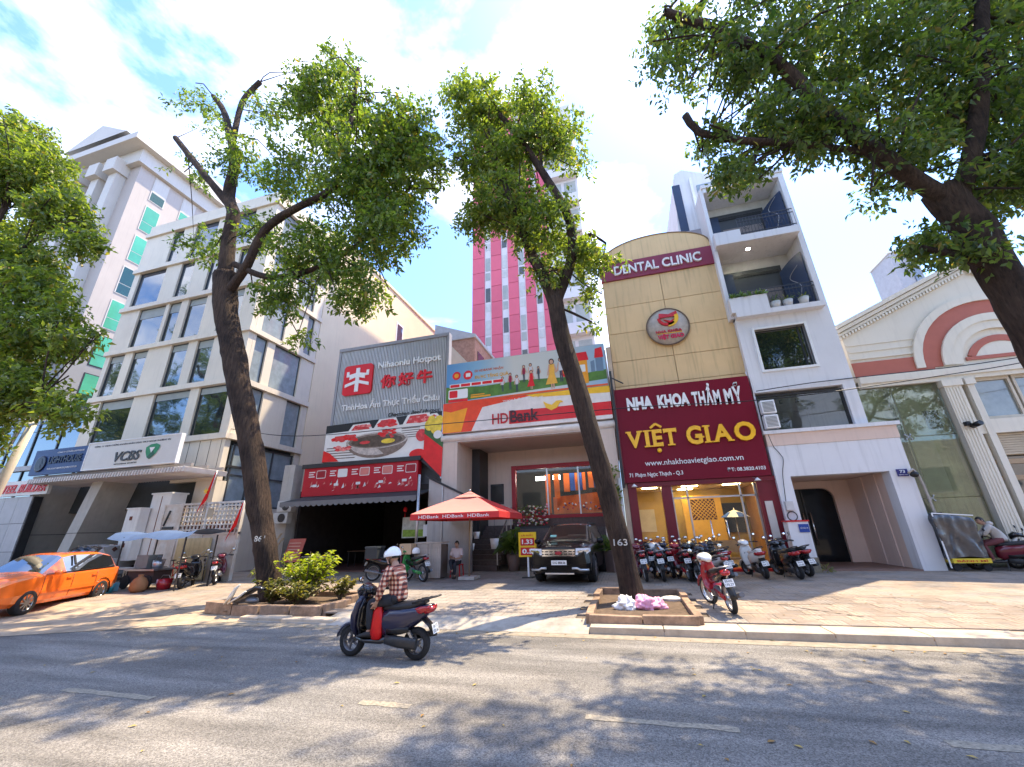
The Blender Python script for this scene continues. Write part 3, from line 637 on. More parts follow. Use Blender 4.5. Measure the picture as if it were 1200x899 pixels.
letter('CÔNG TY CỔ PHẦN LIGHTHOUSE', -27.9, -25.95, 6.2, 6.31, 13.51, WPLAS, bb, .008)
letter('THE LIGHT SERVICES JOINT STOCK', -28.3, -26.1, 5.36, 5.46, 13.51, WPLAS, bb, .008)
em = MB()
em.lathe([(.36,-.02),(.42,0),(.36,.02)], Matrix.Translation((-28.9,13.49,5.72)) @ Matrix.Rotation(PI/2,4,'X'), 24)
em.prism([(-29.05,5.5),(-28.78,5.5),(-28.83,5.68),(-28.72,5.7),(-28.85,5.98),(-29.0,5.98),(-29.08,5.68)], 13.46, 13.5)
child(em, 'emblem', navy, bb)
# neighbour on the far left: wall of pale panels and red lettered board
wl = thing('panel_wall', 'grey panelled low wall under the red BUILDER board', 'wall', (-33.5,14.2,0))
wpm = mat('wall_panel_grey', (.42,.42,.43), .5, var=.08, streak=.15, rnd_obj=.06)
child(box(-42,-29.95,14.25,14.6,.1,4.2), 'backing', DARK, wl)
for i in range(11):
    for j in range(3):
        child(box(-42+i*1.09+.012, -42+(i+1)*1.09-.012, 14.2, 14.26, .15+j*1.36+.012, .15+(j+1)*1.36-.012), 'panel', wpm, wl)
sbt = board('white board with red slanted lettering STEEL BUILDER', -33.4, -28.85, 4.28, 5.05, 14.1, mat('sign_white', (.66,.65,.62)), fr=None)
letter('STEEL BUILDER', -32.75, -29.0, 4.42, 4.86, 14.06, RED, sbt, .04, .025, .3)
dk = thing('glass_annex', 'dark glass annex behind the leaves above the red board', 'building', (-37,16.5,0))
child(box(-44,-31.4,16.5,22,.1,9.5), 'glass_wall', window_mat('office_glass', (.03,.045,.05)), dk)
for i in range(6): child(box(-44+i*2.4, -43.9+i*2.4, 16.44, 16.49, .1, 9.5), 'mullion', frame_d, dk)
child(box(-44.02,-31.3,16.35,16.5,6.2,6.5), 'ledge', mat('ledge_grey', (.4,.4,.4), .7), dk)
# tower behind
tw = thing('tower', 'tall grey pink tower with green panes behind the office block', 'building', (-50,22,0))
twm = mat('tower_render', (.40,.355,.325), .7, var=.05, scale=.3, streak=.08)
twl = mat('tower_white', (.50,.475,.44), .6, var=.05, scale=.3, streak=.08)
twg = mat('tower_grey', (.24,.235,.23), .7, var=.08, scale=.3)
TX, TY = -50.0, 22.0
child(box(TX-16, TX, TY+.4, TY+26, 0, 43.0), 'shaft', twm, tw)
child(box(TX-16, TX+.02, TY+.38, TY+26, 0, 21.5), 'podium', twg, tw)
for i in range(5):
    x = TX-1.9-i*2.9
    child(box(x-1.2, x, TY-.55, TY+.42, 18, 42.6-(.6 if i else 0)), 'pilaster', twl, tw)
    child(box(x-1.45, x+.25, TY-1.1, TY+.43, 41.6, 43.4), 'bracket', twl, tw)
child(box(TX-16.5, TX+1.3, TY-1.5, TY+27, 44.9, 45.8), 'cornice', twl, tw)
child(box(TX-16, TX+.5, TY-.2, TY+26.5, 43.0, 44.9), 'frieze', twl, tw)
child(box(TX-15, TX-.6, TY+.5, TY+25, 45.8, 47.8), 'attic', twl, tw)
child(MB().add([(TX-13,TY-1,47.8),(TX-2.2,TY-1,47.8),(TX-2.2,TY+8,47.8),(TX-13,TY+8,47.8),(TX-7.5,TY-1,50.6),(TX-7.5,TY+8,50.6)],
      [(0,1,4),(1,2,5,4),(2,3,5),(3,0,4,5)]), 'gable_roof', twl, tw)
child(box(TX-9, TX-3.0, TY+9, TY+17, 47.8, 50.4), 'lift_house', twl, tw); child(box(TX-9.6, TX-2.4, TY+8.4, TY+17.6, 50.4, 51.0), 'lift_roof', twl, tw)
gpan = mat('green_pane', (.06,.33,.19), .12, spec=.9, var=.15, scale=.6, rnd_obj=.2); dpan = mat('dark_green_pane', (.01,.06,.035), .08, spec=.9, rnd_obj=.3)
for c, y0 in enumerate((TY+2.1, TY+5.4, TY+8.7)):
    for k in range(9):
        z0 = 39.5-k*4.2; w = child(box(TX-.05, TX+.06, y0-.1, y0+1.5, z0-.1, z0+3.3), 'window', twl if z0 > 21 else DARK, tw)
        child(box(TX+.03, TX+.075, y0, y0+1.4, z0+1.2, z0+3.2), 'pane', (twl if k == 0 else gpan) if (k+c) % 4 != 3 else dpan, w)
        child(box(TX+.03, TX+.075, y0, y0+1.4, z0, z0+1.12), 'pane', dpan if (k+c) % 3 == 0 else gpan, w)
# cream block wall behind restaurant
cb = thing('cream_block', 'tall blank cream side wall catching the sun behind the hotpot sign', 'building', (-22,28,0))
child(box(-30, XR+.02, 20.72, 38.5, 0, 24.0), 'wall', creamw, cb)
w = child(box(XR-.1, XR+.06, 30.2, 31.4, 18.9, 21.2), 'window', WPLAS, cb); child(box(XR, XR+.08, 30.35, 31.25, 19.1, 21.0), 'pane', bglass, w)
child(box(-30.1, XR+.12, 20.74, 38.6, 24.0, 24.25), 'coping', creamw, cb)
# gate wall with lattice, cabinets, flags
gt = thing('lattice_gate', 'white metal gate with square lattice top and rusted sheet below', 'gate', (-18.3,14.2,.2))
gwm = mat('gate_white', (.62,.60,.56), .5, var=.12, scale=4, streak=.25, hue=(.50,.42,.34))
rust = mat('gate_rust', (.16,.055,.035), .8, var=.3)
child(box(-20.4,-15.95,14.2,14.26,.22,2.02), 'sheet', gwm, gt)
for x in (-20.45,-19.35,-17.9,-15.98): child(box(x, x+.08, 14.16, 14.3, .2, 3.38), 'post', gwm, gt)
for z in (3.3, 2.02): child(box(-20.37,-15.9,14.17,14.29,z,z+.08), 'rail', gwm, gt)
child(box(-20.37,-19.27,14.2,14.25,2.1,3.3), 'side_panel', gwm, gt)
for i in range(15): child(box(-19.12+i*.21, -19.06+i*.21, 14.2, 14.25, 2.1, 3.3), 'lattice_bar', gwm, gt)
for j in range(6): child(box(-19.27,-15.98,14.195,14.255,2.22+j*.19,2.27+j*.19), 'lattice_rail', gwm, gt)
child(box(-19.25,-16.0,14.27,14.29,2.1,2.55), 'rust_backing', rust, gt)
child(box(-18.0,-17.5,14.17,14.2,2.75,3.12), 'plate', mat('brass_plate', (.45,.36,.25), .5), gt)
child(box(-18.9,-17.15,14.0,14.12,.3,1.9), 'leaning_board', mat('yellowed_board', (.55,.44,.24), .8, var=.2, streak=.3), gt)
child(MB().bar((-20.2,14.15,2.45),(-20.0,14.15,3.1),.05).bar((-20.25,14.15,2.35),(-19.6,14.15,2.35),.04,.12), 'bracket', DARK, gt)
cab = thing('metal_cabinet', 'tall white metal cabinet left of the lattice gate', 'cabinet', (-20.9,14.5,.2))
cm = mat('cabinet_white', (.68,.68,.66), .45, var=.06, streak=.15)
child(box(-21.7,-20.5,14.4,15.1,.2,3.9), 'body', cm, cab); child(box(-21.75,-20.45,14.35,15.15,3.9,3.97), 'lid', cm, cab); child(box(-21.08,-21.05,14.385,14.41,.3,3.8), 'door_gap', rust, cab)
for z, lab in ((1.05,'lower small white meter box beside the tall cabinet'), (2.2,'upper small white meter box beside the tall cabinet')):
    mb_ = thing('meter_box', lab, 'box', (-21.95,14.05,z), 0, 'meter boxes by the gate'); child(box(-22.4,-21.55,13.95,14.35,z,z+1.05), 'body', cm, mb_)
    child(box(-22.1,-21.95,13.93,13.96,z+.55,z+.72), 'lock', rust, mb_); child(box(-22.44,-21.5,13.92,14.38,z+1.05,z+1.1), 'lid', cm, mb_)
def star(cx, cz, r): return [(cx+(r if i % 2 == 0 else r*.4)*math.sin(i*PI/5), cz+(r if i % 2 == 0 else r*.4)*math.cos(i*PI/5)) for i in range(10)][::-1]
flag_r = mat('flag_red', (.72,.012,.012), .7, var=.05)
def flag(label, x, y, z, h, tilt, st):
    t = thing('flag', label, 'flag', (x, y, z), 0, 'red flags on the gate')
    MB().tube([(0,0,0),(tilt,0,h)], .015, 8).build('pole', STEEL, t)
    def fn(u, v):
        hh = h*(.38+.6*v); wdt = .12+.42*(1-v)**.8
        return (tilt*hh/h-.012-u*wdt*(1-.25*v), .05*math.sin(u*7+v*3), hh-u*.30-(.5*u*(1-v)))
    MB().grid(fn, 8, 8).build('cloth', flag_r, t)
    if st: flat(MB(), star(tilt*.55-.2, h*.55-.1, .17), -.07).build('star', YEL, t)
flag('red flag with yellow star standing upright on the gate top', -18.0, 14.12, 3.0, 1.75, .28, True)
flag('limp red flag hanging on the gate post near the trunk', -16.0, 14.1, 2.0, 1.35, .2, False)
# street lamp / pole at the left edge
lp = thing('street_lamp', 'pale leaning lamp pole with curved arm at the left edge', 'street lamp', (-21.6,8.9,.13))
pm = mat('lamp_pole', (.55,.50,.40), .6, var=.1)
child(MB().tube([(-22.2,9.1,.1),(-21.3,9.1,3.5),(-20.75,9.1,6.2)], [.16,.14,.12], 10), 'pole', pm, lp)
child(MB().tube(resample([(-21.5,9.05,5.2),(-21.2,9.05,6.4),(-21.3,9.05,7.6),(-21.9,9.05,8.4),(-23,9.05,8.9)], .25), .06, 8), 'arm', STEEL, lp)
for z in (5.9, 6.4): child(MB().bar((-21.9,9.0,z),(-20.3,9.0,z+.05),.07), 'cross_arm', STEEL, lp)
# ---------------------------------------------------------------- hotpot restaurant
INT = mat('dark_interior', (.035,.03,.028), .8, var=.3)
RS = thing('restaurant_building', 'dark open fronted restaurant under the grey ribbed hotpot sign', 'building', (-12,17.5,.28))
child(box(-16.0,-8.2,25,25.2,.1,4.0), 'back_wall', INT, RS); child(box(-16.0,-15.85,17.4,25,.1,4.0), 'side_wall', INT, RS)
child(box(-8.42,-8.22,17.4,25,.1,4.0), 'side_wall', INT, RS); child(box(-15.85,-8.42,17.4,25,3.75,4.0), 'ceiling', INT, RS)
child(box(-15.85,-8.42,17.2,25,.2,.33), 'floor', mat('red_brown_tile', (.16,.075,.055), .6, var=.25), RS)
child(box(-14.6,-8.25,17.75,24.8,4.0,11.4), 'upper_block', mat('block_dark', (.12,.12,.125), .7), RS)
child(box(-8.6,-8.42,17.2,17.45,.3,3.7), 'door_post', mat('brown_post', (.22,.13,.09), .7), RS)
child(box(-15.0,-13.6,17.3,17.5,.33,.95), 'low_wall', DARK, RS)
gpo = thing('drink_poster', 'pale and green poster board at the right end of the dark restaurant', 'poster', (-9.6,17.6,1.9)); child(box(-10.15,-9.0,17.55,17.6,1.65,2.55), 'board', mat('poster_white', (.50,.52,.46), .5, var=.3, scale=5), gpo)
child(box(-10.1,-9.05,17.53,17.549,1.7,2.0), 'green_print', mat('poster_green', (.22,.36,.05), .5, var=.4, scale=8), gpo); child(box(-8.95,-8.6,17.3,17.34,1.7,2.2), 'notice', WPLAS, gpo)
# a few dim things inside
for i, (x, y) in enumerate(((-13.6,19.5),(-11.4,20.5),(-10.0,19))):
    t = thing('dining_table', ('table just inside the dark restaurant nearest the red stand', 'table deepest inside the dark restaurant', 'table inside the dark restaurant nearest the parked green bike')[i], 'table', (x,y,.33), 0, 'restaurant tables')
    wood = mat('table_wood', (.12,.06,.035), .5)
    MB().box(-.55,.55,-.35,.35,.71,.75).build('tabletop', wood, t)
    for a in (-.48,.48):
        for b in (-.28,.28): MB().box(a-.025,a+.025,b-.025,b+.025,0,.71).build('leg', DARK, t)
lan = thing('lantern', 'small red lantern hanging under the awning of the restaurant', 'lantern', (-9.85,17.2,2.72))
MB().ell((0,0,.15),(.09,.09,.12),12).build('shade', mat('lantern_red', (.6,.01,.015), .5), lan)
MB().tube([(0,0,.3),(0,0,1.0)], .008, 5).build('cord', BLACK, lan); MB().tube([(0,0,-.18),(0,0,0)], .02, 5).build('tassel', RED, lan)
mb_ = thing('menu_stand', 'pale red menu board leaning on a stand beside the first trunk', 'menu board', (-15.3,16.7,.27))
child(MB().add([(-15.75,16.62,.75),(-14.85,16.62,.75),(-14.75,16.82,1.75),(-15.65,16.82,1.75),(-15.75,16.66,.75),(-14.85,16.66,.75),(-14.75,16.86,1.75),(-15.65,16.86,1.75)],
      [(0,1,2,3),(7,6,5,4),(0,4,5,1),(1,5,6,2),(2,6,7,3),(3,7,4,0)]), 'board', mat('menu_red', (.50,.13,.10), .5), mb_)
for i in range(6): child(MB().bar((-15.6+i*.0,16.63+i*.028,.86+i*.14),(-14.95,16.63+i*.028,.86+i*.14),.01,.035), 'print_line', mat('menu_line', (.7,.45,.35), .5), mb_)
for x in (-15.6,-14.9): child(MB().bar((x,16.75,.27),(x,16.72,.9),.04), 'leg', DARK, mb_)
bench = thing('side_table', 'dark low serving table behind the shrub at the restaurant door', 'table', (-13.9,16.6,.27))
child(box(-14.5,-13.3,16.4,16.9,.95,1.0), 'tabletop', STEEL, bench)
for x in (-14.45,-13.4):
    for y in (16.45,16.82): child(box(x,x+.05,y,y+.05,.27,.95), 'leg', DARK, bench)
# ribbed sign
hs = thing('hotpot_sign', 'grey ribbed sign of Nihaoniu Hotpot with red ox emblem and raised letters', 'sign', (-11.4,17.5,6.3))
rib = mat('ribbed_grey', (.56,.55,.55), .45, metal=.3, var=.06, streak=.1)
child(box(-14.65,-8.1,17.5,17.72,6.3,11.6), 'backing', mat('sign_back', (.22,.22,.225), .6), hs)
child(box(-14.75,-8.0,17.38,17.74,11.6,11.78), 'top_frame', GREY, hs); child(box(-14.75,-14.6,17.4,17.73,6.3,11.598), 'side_frame', GREY, hs); child(box(-8.15,-8.0,17.4,17.73,6.3,11.598), 'side_frame', GREY, hs)
b = MB()
for i in range(70):
    x = -14.57+i*.0915; b.box(x, x+.05, 17.43, 17.5, 6.3, 11.59)
stuff(child(b, 'ribs', rib, hs))
rd = mat('sign_red', (.68,.012,.02), .4, var=.04)
child(MB().prism(rrect(-14.2,-12.42,8.9,10.62,.18), 17.33, 17.43), 'emblem', rd, hs)
e = MB(); y0, y1 = 17.29, 17.33
e.prism([(-14.0,9.95),(-13.8,9.95),(-13.8,9.78),(-13.35,9.92),(-12.85,9.78),(-12.85,9.95),(-12.62,9.95),(-12.62,10.25),(-12.77,10.25),(-12.77,10.06),(-13.3,10.16),(-13.85,10.06),(-13.85,10.25),(-14.0,10.25)][::-1], y0, y1)
e.prism([(-14.05,9.35),(-13.3,9.56),(-12.57,9.35),(-12.57,9.52),(-13.3,9.73),(-14.05,9.52)], y0, y1)
e.prism([(-13.42,9.05),(-13.2,9.05),(-13.2,10.42),(-13.42,10.42)], y0-.004, y1+.004)
child(e, 'ox_mark', WPLAS, hs)
wl_ = mat('letter_white', (.78,.78,.77), .4)
letter('Nihaoniu Hotpot', -12.14, -8.45, 10.14, 10.62, 17.37, wl_, hs, .06, .022)
for s, x in (('你',-11.9),('好',-10.86),('牛',-9.78)): letter(s, x, x+.9, 9.08, 9.82, 17.36, rd, hs, .08, .03)
letter('TinhHoa Ẩm Thực Triều Châu', -14.15, -8.42, 7.98, 8.58, 17.37, wl_, hs, .06, .02)
letter('Chaoshan Beef Hotpot', -11.3, -8.4, 7.42, 7.68, 17.40, mat('letter_dark', (.06,.06,.06), .4), hs, .03, .0, .25)
# food photo board
def disc(mb, cx, cz, rx, rz, y, m): return flat(mb, circ(cx, cz, rx, 16, rz=rz)[::-1][::-1], y, m)
fb = thing('food_board', 'printed board of meat plates and a hotpot above the red menu strip', 'sign', (-11.5,17.05,5.0))
P = [mat('print_black', (.02,.02,.02), .4), mat('print_white', (.75,.73,.70), .4, var=.05), mat('print_meat', (.62,.05,.05), .4, var=.35, scale=7), mat('print_pot', (.20,.15,.12), .4, var=.4, scale=4),
     mat('print_broth', (.10,.07,.05), .3, var=.4, scale=5), mat('print_red', (.70,.015,.012), .4), mat('print_yellow', (.75,.55,.05), .4, var=.3, scale=6), mat('print_green', (.05,.12,.03), .4, var=.3, scale=6), mat('print_pink', (.75,.22,.2), .4, var=.35, scale=9), mat('print_steel', (.48,.42,.38), .4, var=.4, scale=5)]
child(MB().prism([(-14.6,5.3),(-9.1,5.04),(-8.0,4.1),(-7.95,7.35),(-14.6,7.2)], 17.0, 17.3), 'panel', P[0], fb)
d = MB(); Y = 16.996
flat(d, [(-14.58,5.32),(-9.3,5.08),(-8.9,5.6),(-8.9,6.9),(-14.58,6.78)], Y, 1)
for k, (x, z, w, h) in enumerate(((-14.4,6.25,2.0,.42),(-13.3,6.72,1.5,.42),(-11.8,6.78,1.5,.5),(-10.2,6.8,1.7,.55),(-8.95,7.0,.85,.28))):
    yy = Y-.004-.002*k
    flat(d, [(x,z),(x+w,z+.02),(x+w-.25,z+h),(x+.3,z+h-.02)], yy, 1); flat(d, [(x+.22,z+.09),(x+w-.2,z+.1),(x+w-.4,z+h-.06),(x+.42,z+h-.08)], yy-.001, 2)
for k in range(5): flat(d, [(-14.4,5.45+k*.13),(-12.7,5.42+k*.13),(-12.7,5.46+k*.13),(-14.4,5.49+k*.13)], Y-.014, 4); flat(d, [(-10.2,6.2+k*.11),(-9.2,6.2+k*.11),(-9.2,6.235+k*.11),(-10.2,6.235+k*.11)], Y-.014, 4)
flat(d, [(-11.55+1.72*math.cos(a), 6.2+.86*math.sin(a)) for a in np.linspace(PI, 2*PI, 20)], Y-.016, 3); flat(d, [(-11.55+1.5*math.cos(a), 6.1+.62*math.sin(a)) for a in np.linspace(PI*1.1, 1.6*PI, 12)]+[(-11.4,5.75),(-12.6,6.0)], Y-.0165, 9)
disc(d, -11.55, 6.2, 1.75, .42, Y-.018, 9); disc(d, -11.55, 6.19, 1.62, .36, Y-.0185, 3); disc(d, -11.55, 6.17, 1.45, .29, Y-.019, 4); disc(d, -10.9, 6.12, .38, .12, Y-.02, 6); disc(d, -12.2, 6.14, .3, .08, Y-.02, 2)
for k in range(90):
    cx, cz, sx, sz = ((-13.4,6.42,.75,.14),(-12.5,6.95,.5,.12),(-11.0,7.02,.5,.14),(-9.3,7.08,.55,.15),(-11.1,6.5,.55,.2),(-13.6,5.95,.6,.08))[k % 6]
    x, z = cx+rnd.uniform(-sx,sx), cz+rnd.uniform(-sz,sz); r = rnd.uniform(.06,.13)
    flat(d, [(x+r*1.4*math.cos(a)*(1+.3*math.sin(a*3+k)), z+r*.7*math.sin(a)) for a in np.linspace(0, 2*PI, 9)[:-1]], Y-.0245-.00004*k, (2,8,5,2)[k % 4])
disc(d, -9.35, 5.7, .4, .26, Y-.022, 1); disc(d, -9.25, 5.35, .45, .25, Y-.024, 5); disc(d, -9.1, 6.25, .3, .3, Y-.022, 2); flat(d, [(-14.58,5.32),(-13.6,5.3),(-14.2,5.75),(-14.58,5.9)], Y-.022, 5)
flat(d, [(-8.95,5.1),(-8.0,4.2),(-7.97,5.55),(-8.95,6.3)], Y-.026, 5); flat(d, [(-8.95,6.3),(-7.97,5.55),(-7.97,6.0),(-8.95,6.6)], Y-.026, 7)
for x, z, r in ((-8.7,6.7,.25),(-8.35,6.55,.3),(-8.6,6.95,.2),(-8.2,6.9,.22)): disc(d, x, z, r, r*1.1, Y-.028-.002*abs(x+8.5), 6)
disc(d, -8.25, 6.2, .22, .2, Y-.032, 1)
child(d, 'print', P, fb)
child(box(-8.06,-7.98,16.98,17.45,4.15,7.4), 'edge_trim', STEEL, fb)
# red menu strip
ms = thing('menu_sign', 'long dark red strip sign with rows of pictures over the black awning', 'sign', (-12.4,16.9,3.7))
child(box(-15.55,-9.2,16.98,17.32,3.68,5.05), 'panel', mat('menu_strip_red', (.46,.008,.02), .4, var=.06), ms)
child(box(-15.65,-9.05,16.88,17.34,5.05,5.25), 'top_beam', DARK, ms)
pr = MB()
for i in range(5):
    x = -15.3+i*1.24
    pr.m_ = 0
    flat(pr, rrect(x+.5,x+1.05,4.52,4.92,.06), 16.975, 0); flat(pr, rrect(x+.53,x+1.02,4.55,4.89,.05), 16.972, (1,0,2,2,1)[i])
    for k in range(3): flat(pr, [(x+.05,4.6+k*.11),(x+.4-.08*(k % 2),4.6+k*.11),(x+.4-.08*(k % 2),4.65+k*.11),(x+.05,4.65+k*.11)], 16.975, 0)
    for k in range(9):
        a, bb_ = x+.08+rnd.random()*.9, 3.85+rnd.random()*.42
        flat(pr, [(a,bb_),(a+.16*rnd.random()+.04,bb_+.05),(a+.1,bb_+.22*rnd.random()+.05)], 16.973, rnd.choice((2,2,0)))
    flat(pr, rrect(x+.35,x+.6,4.12,4.24,.03), 16.97, 0)
child(pr, 'print', [mat('print_white', (.75,.73,.7)), mat('menu_strip_dark', (.3,.012,.02), .4), mat('menu_line_pink', (.62,.20,.17), .4)], ms)
# awning with scalloped edge
aw = thing('awning', 'black awning with scalloped valance over the open restaurant front', 'awning', (-12,16.5,3.2))
awm = mat('awning_cloth', (.03,.033,.036), .7, var=.15, scale=3); av = mat('awning_valance', (.15,.15,.155), .7, var=.1)
child(MB().grid(lambda u, v: (-15.4+u*6.95, 15.6+v*1.75, 3.33+.42*v+.015*math.sin(u*40)), 24, 4), 'canvas', awm, aw)
v = MB(); n = 24
for i in range(n):
    a = -15.4+6.95*i/n; w = 6.95/n
    v.poly([(a, 15.595, 3.34)]+[(a+w*k/6, 15.59-.01*math.sin(k), 3.17-.07*math.sin(PI*k/6)) for k in range(7)]+[(a+w, 15.595, 3.34)])
child(v, 'valance', av, aw)
for x in (-15.38,-12.0,-8.5): child(MB().bar((x,15.62,3.31),(x,17.4,3.73),.04), 'arm', DARK, aw)
# old air conditioners on the alley wall left of it
for k, (x, z) in enumerate(((-16.1,2.45),(-15.95,2.98))):
    ac = thing('air_conditioner', ('lower grey outdoor unit at the left end of the awning','upper grey outdoor unit at the left end of the awning')[k], 'air conditioner', (x,16.6,z), 0, 'outdoor units by the awning')
    MB().box(-.42,.42,-.16,.16,0,.5).build('casing', mat('ac_grey', (.5,.5,.48), .5, streak=.2), ac, bevel=.02)
    MB().lathe([(.2,-.02),(.2,.02)], Matrix.Translation((.1,-.17,.25)) @ Matrix.Rotation(PI/2,4,'X'), 16).build('fan_grille', DARK, ac)
pil = thing('brick_pier', 'grey stone pier with leaning boards between the gate and the restaurant', 'pier', (-16.3,17,.2))
child(box(-16.75,-16.1,16.9,17.5,.2,5.3), 'shaft', mat('pier_stone', (.40,.38,.35), .7, streak=.2), pil)
child(MB().bar((-16.2,15.3,.2),(-16.0,16.6,2.0),.12,.03), 'plank', mat('old_plank', (.35,.26,.16), .8), pil)
child(MB().bar((-15.95,15.2,.2),(-15.85,16.6,1.8),.1,.03), 'plank', mat('old_plank', (.35,.26,.16), .8), pil)
# ---------------------------------------------------------------- bank
beige = mat('bank_beige', (.62,.50,.42), .65, var=.05, streak=.12)
HB = thing('bank_building', 'beige bank porch with deep soffit and red framed glass hall', 'building', (-4,17,.28))
child(box(-8.0,-7.25,17,20.4,.2,5.75), 'side_wall', beige, HB)
child(box(-.92,-.15,17,20.4,.2,5.75), 'side_wall', beige, HB)
soff = mat('soffit_grey', (.50,.44,.40), .6, var=.05)
child(box(-8.0,-.15,17.02,26,5.75,6.0), 'soffit', soff, HB)
b = MB(); R = []
for x in (-8.06,-.1): R.append([(x, 17.25-.35*math.cos(a), 5.98-.2*0+.22*math.sin(a)-.02) for a in np.linspace(-PI/2, PI/2, 9)])
b.rings(R, 0, True, True, False); child(b, 'round_edge', mat('bank_white', (.74,.66,.60), .5), HB)
child(box(-8.0,-.15,17.25,26,6.0,9.5), 'upper_block', beige, HB)
red = mat('bank_red', (.36,.012,.02), .45)
child(box(-7.25,-5.55,20.2,20.4,.3,5.75), 'back_wall', beige, HB); child(box(-5.55,-.92,20.2,20.4,4.95,5.75), 'back_beam', beige, HB)
child(box(-5.55,-.92,20.12,20.4,.3,2.35), 'plinth', mat('granite_brown', (.09,.05,.045), .35, var=.3, scale=8), HB)
for a in ((-5.55,-.92,20.08,20.35,4.75,4.95),(-5.55,-5.35,20.08,20.35,2.35,4.75),(-5.35,-.92,20.08,20.35,2.35,2.5)): child(box(*a), 'red_frame', red, HB)
for x in (-3.75,-2.2): child(box(x,x+.06,20.15,20.28,2.5,4.75), 'mullion', STEEL, HB)
child(MB().poly([(-5.35,20.2,2.5),(-.92,20.2,2.5),(-.92,20.2,4.75),(-5.35,20.2,4.75)]), 'glass', glass_mat('hall_glass', (.75,.82,.80), .06), HB)
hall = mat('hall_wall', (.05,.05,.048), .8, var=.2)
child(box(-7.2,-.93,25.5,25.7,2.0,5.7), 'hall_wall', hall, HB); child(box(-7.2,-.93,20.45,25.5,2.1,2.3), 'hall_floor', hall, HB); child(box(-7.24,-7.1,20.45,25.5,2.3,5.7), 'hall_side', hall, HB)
child(box(-4.9,-4.2,23,23.05,4.5,4.7), 'hall_lamp', mat('lit_panel', (.9,.9,.9), emit=((1,.95,.85), 8)), HB); child(box(-5.3,-1.0,20.45,20.55,4.8,4.83), 'added_ribbon_light', mat('lit_panel', (.9,.9,.9)), HB); child(box(-3.9,-3.5,23,23.05,4.5,4.72), 'hall_lamp', mat('lit_panel', (.9,.9,.9)), HB)  # glowing strip just behind the glass is added to brighten the ribbons
child(box(-6.7,-6.0,20.16,20.21,3.1,4.1), 'notice_frame', DARK, HB); child(box(-6.62,-6.08,20.14,20.17,3.2,4.0), 'notice', mat('notice_black', (.03,.03,.03), .2), HB)
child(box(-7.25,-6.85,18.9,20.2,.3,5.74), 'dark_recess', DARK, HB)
# festive decoration in the window : orange and blue ribbons, orange table cloths
rb = thing('ribbon_display', 'orange and blue hanging ribbons over an orange backdrop in the bank window', 'decoration', (-2.5,20.6,2.5))
orc = mat('ribbon_orange', (.90,.16,.01), .6, var=.1); blc = mat('ribbon_blue', (.02,.09,.38), .6)
k = 0
for x, w, z0, mt in ((-3.95,.26,2.6,orc),(-3.5,.28,3.3,orc),(-3.0,.3,3.6,orc),(-2.68,.26,3.65,blc),(-2.42,.13,3.65,orc),(-2.27,.2,3.65,blc),(-2.05,.16,3.65,orc),(-1.75,.25,3.75,orc),(-1.48,.22,3.75,blc),(-1.25,.15,3.75,orc),(-1.08,.14,3.8,blc)):
    child(MB().grid(lambda u, v, x=x, w=w, z0=z0: (x+w*u, 20.85+.03*math.sin(v*5+x*7), z0+(4.52-z0)*v), 2, 6), 'ribbon', mt, rb)
child(MB().grid(lambda u, v: (-3.6+2.6*u, 20.95+.04*math.sin(u*21), 2.55+(.82+.18*u)*v), 24, 4), 'backdrop', orc, rb)
fd = MB()
for i in range(26): fd.ell((-3.5+rnd.random()*2.3, 20.86, 2.7+rnd.random()*.35), (.05,.03,.05), 6, i % 3, 4)
child(fd, 'print', [WPLAS, mat('print_purple', (.25,.03,.12), .5), RED], rb)
st_ = thing('flower_bank', 'bank of pink white and red flowers at the left of the bank window', 'flowers', (-4.7,19.6,1.9))
fl = MB(); 
for i in range(170):
    x, y, z = rnd.uniform(-5.3,-3.7), rnd.uniform(19.4,19.95), 2.0+rnd.random()**1.3*.95
    if rnd.random() < .45: fl.ell((x,y,z+.05), (.055,.055,.045), 6, rnd.choice((1,1,2,3)), 4)
    else:
        a = rnd.random()*6.28; l = rnd.uniform(.12,.3); fl.poly([(x,y,z),(x+l*.5*math.cos(a)-.03,y-.05,z+l*.4),(x+l*math.cos(a),y-.1,z+l*.2),(x+l*.5*math.cos(a)+.03,y-.05,z+l*.25)], 0)
stuff(child(fl, 'blooms', [leafC, mat('flower_white', (.75,.7,.6), .6), mat('flower_pink', (.7,.25,.35), .6), mat('flower_red', (.5,.02,.05), .6)], st_))
child(box(-5.3,-3.6,19.4,20.0,.3,2.0), 'trough', mat('trough_dark', (.04,.04,.04), .6), st_)
# steps at the left of the porch
sp = thing('entrance_steps', 'dark granite steps rising behind the umbrella into the bank', 'steps', (-6.2,17.8,.3))
gr = mat('granite_dark', (.10,.075,.07), .45, var=.3, scale=9)
for i in range(9): child(box(-7.24,-5.5,17.3+i*.3,17.3+i*.3+.32 if i < 8 else 20.1,.28+i*.2-.05,.28+(i+1)*.2), 'step', gr, sp)
child(MB().bar((-5.52,17.35,1.3),(-5.52,19.9,2.9),.05), 'handrail', STEEL, sp)
for i in range(4): child(box(-5.54,-5.5,17.4+i*.75,17.44+i*.75,.5+i*.45,1.3+i*.47), 'baluster', STEEL, sp)
dk_ = thing('porch_ramp_wall', 'dark granite wall of the porch behind the black car', 'wall', (-3,18.2,.28))
child(box(-5.45,-.95,19.2,19.38,.28,1.9), 'face', gr, dk_)
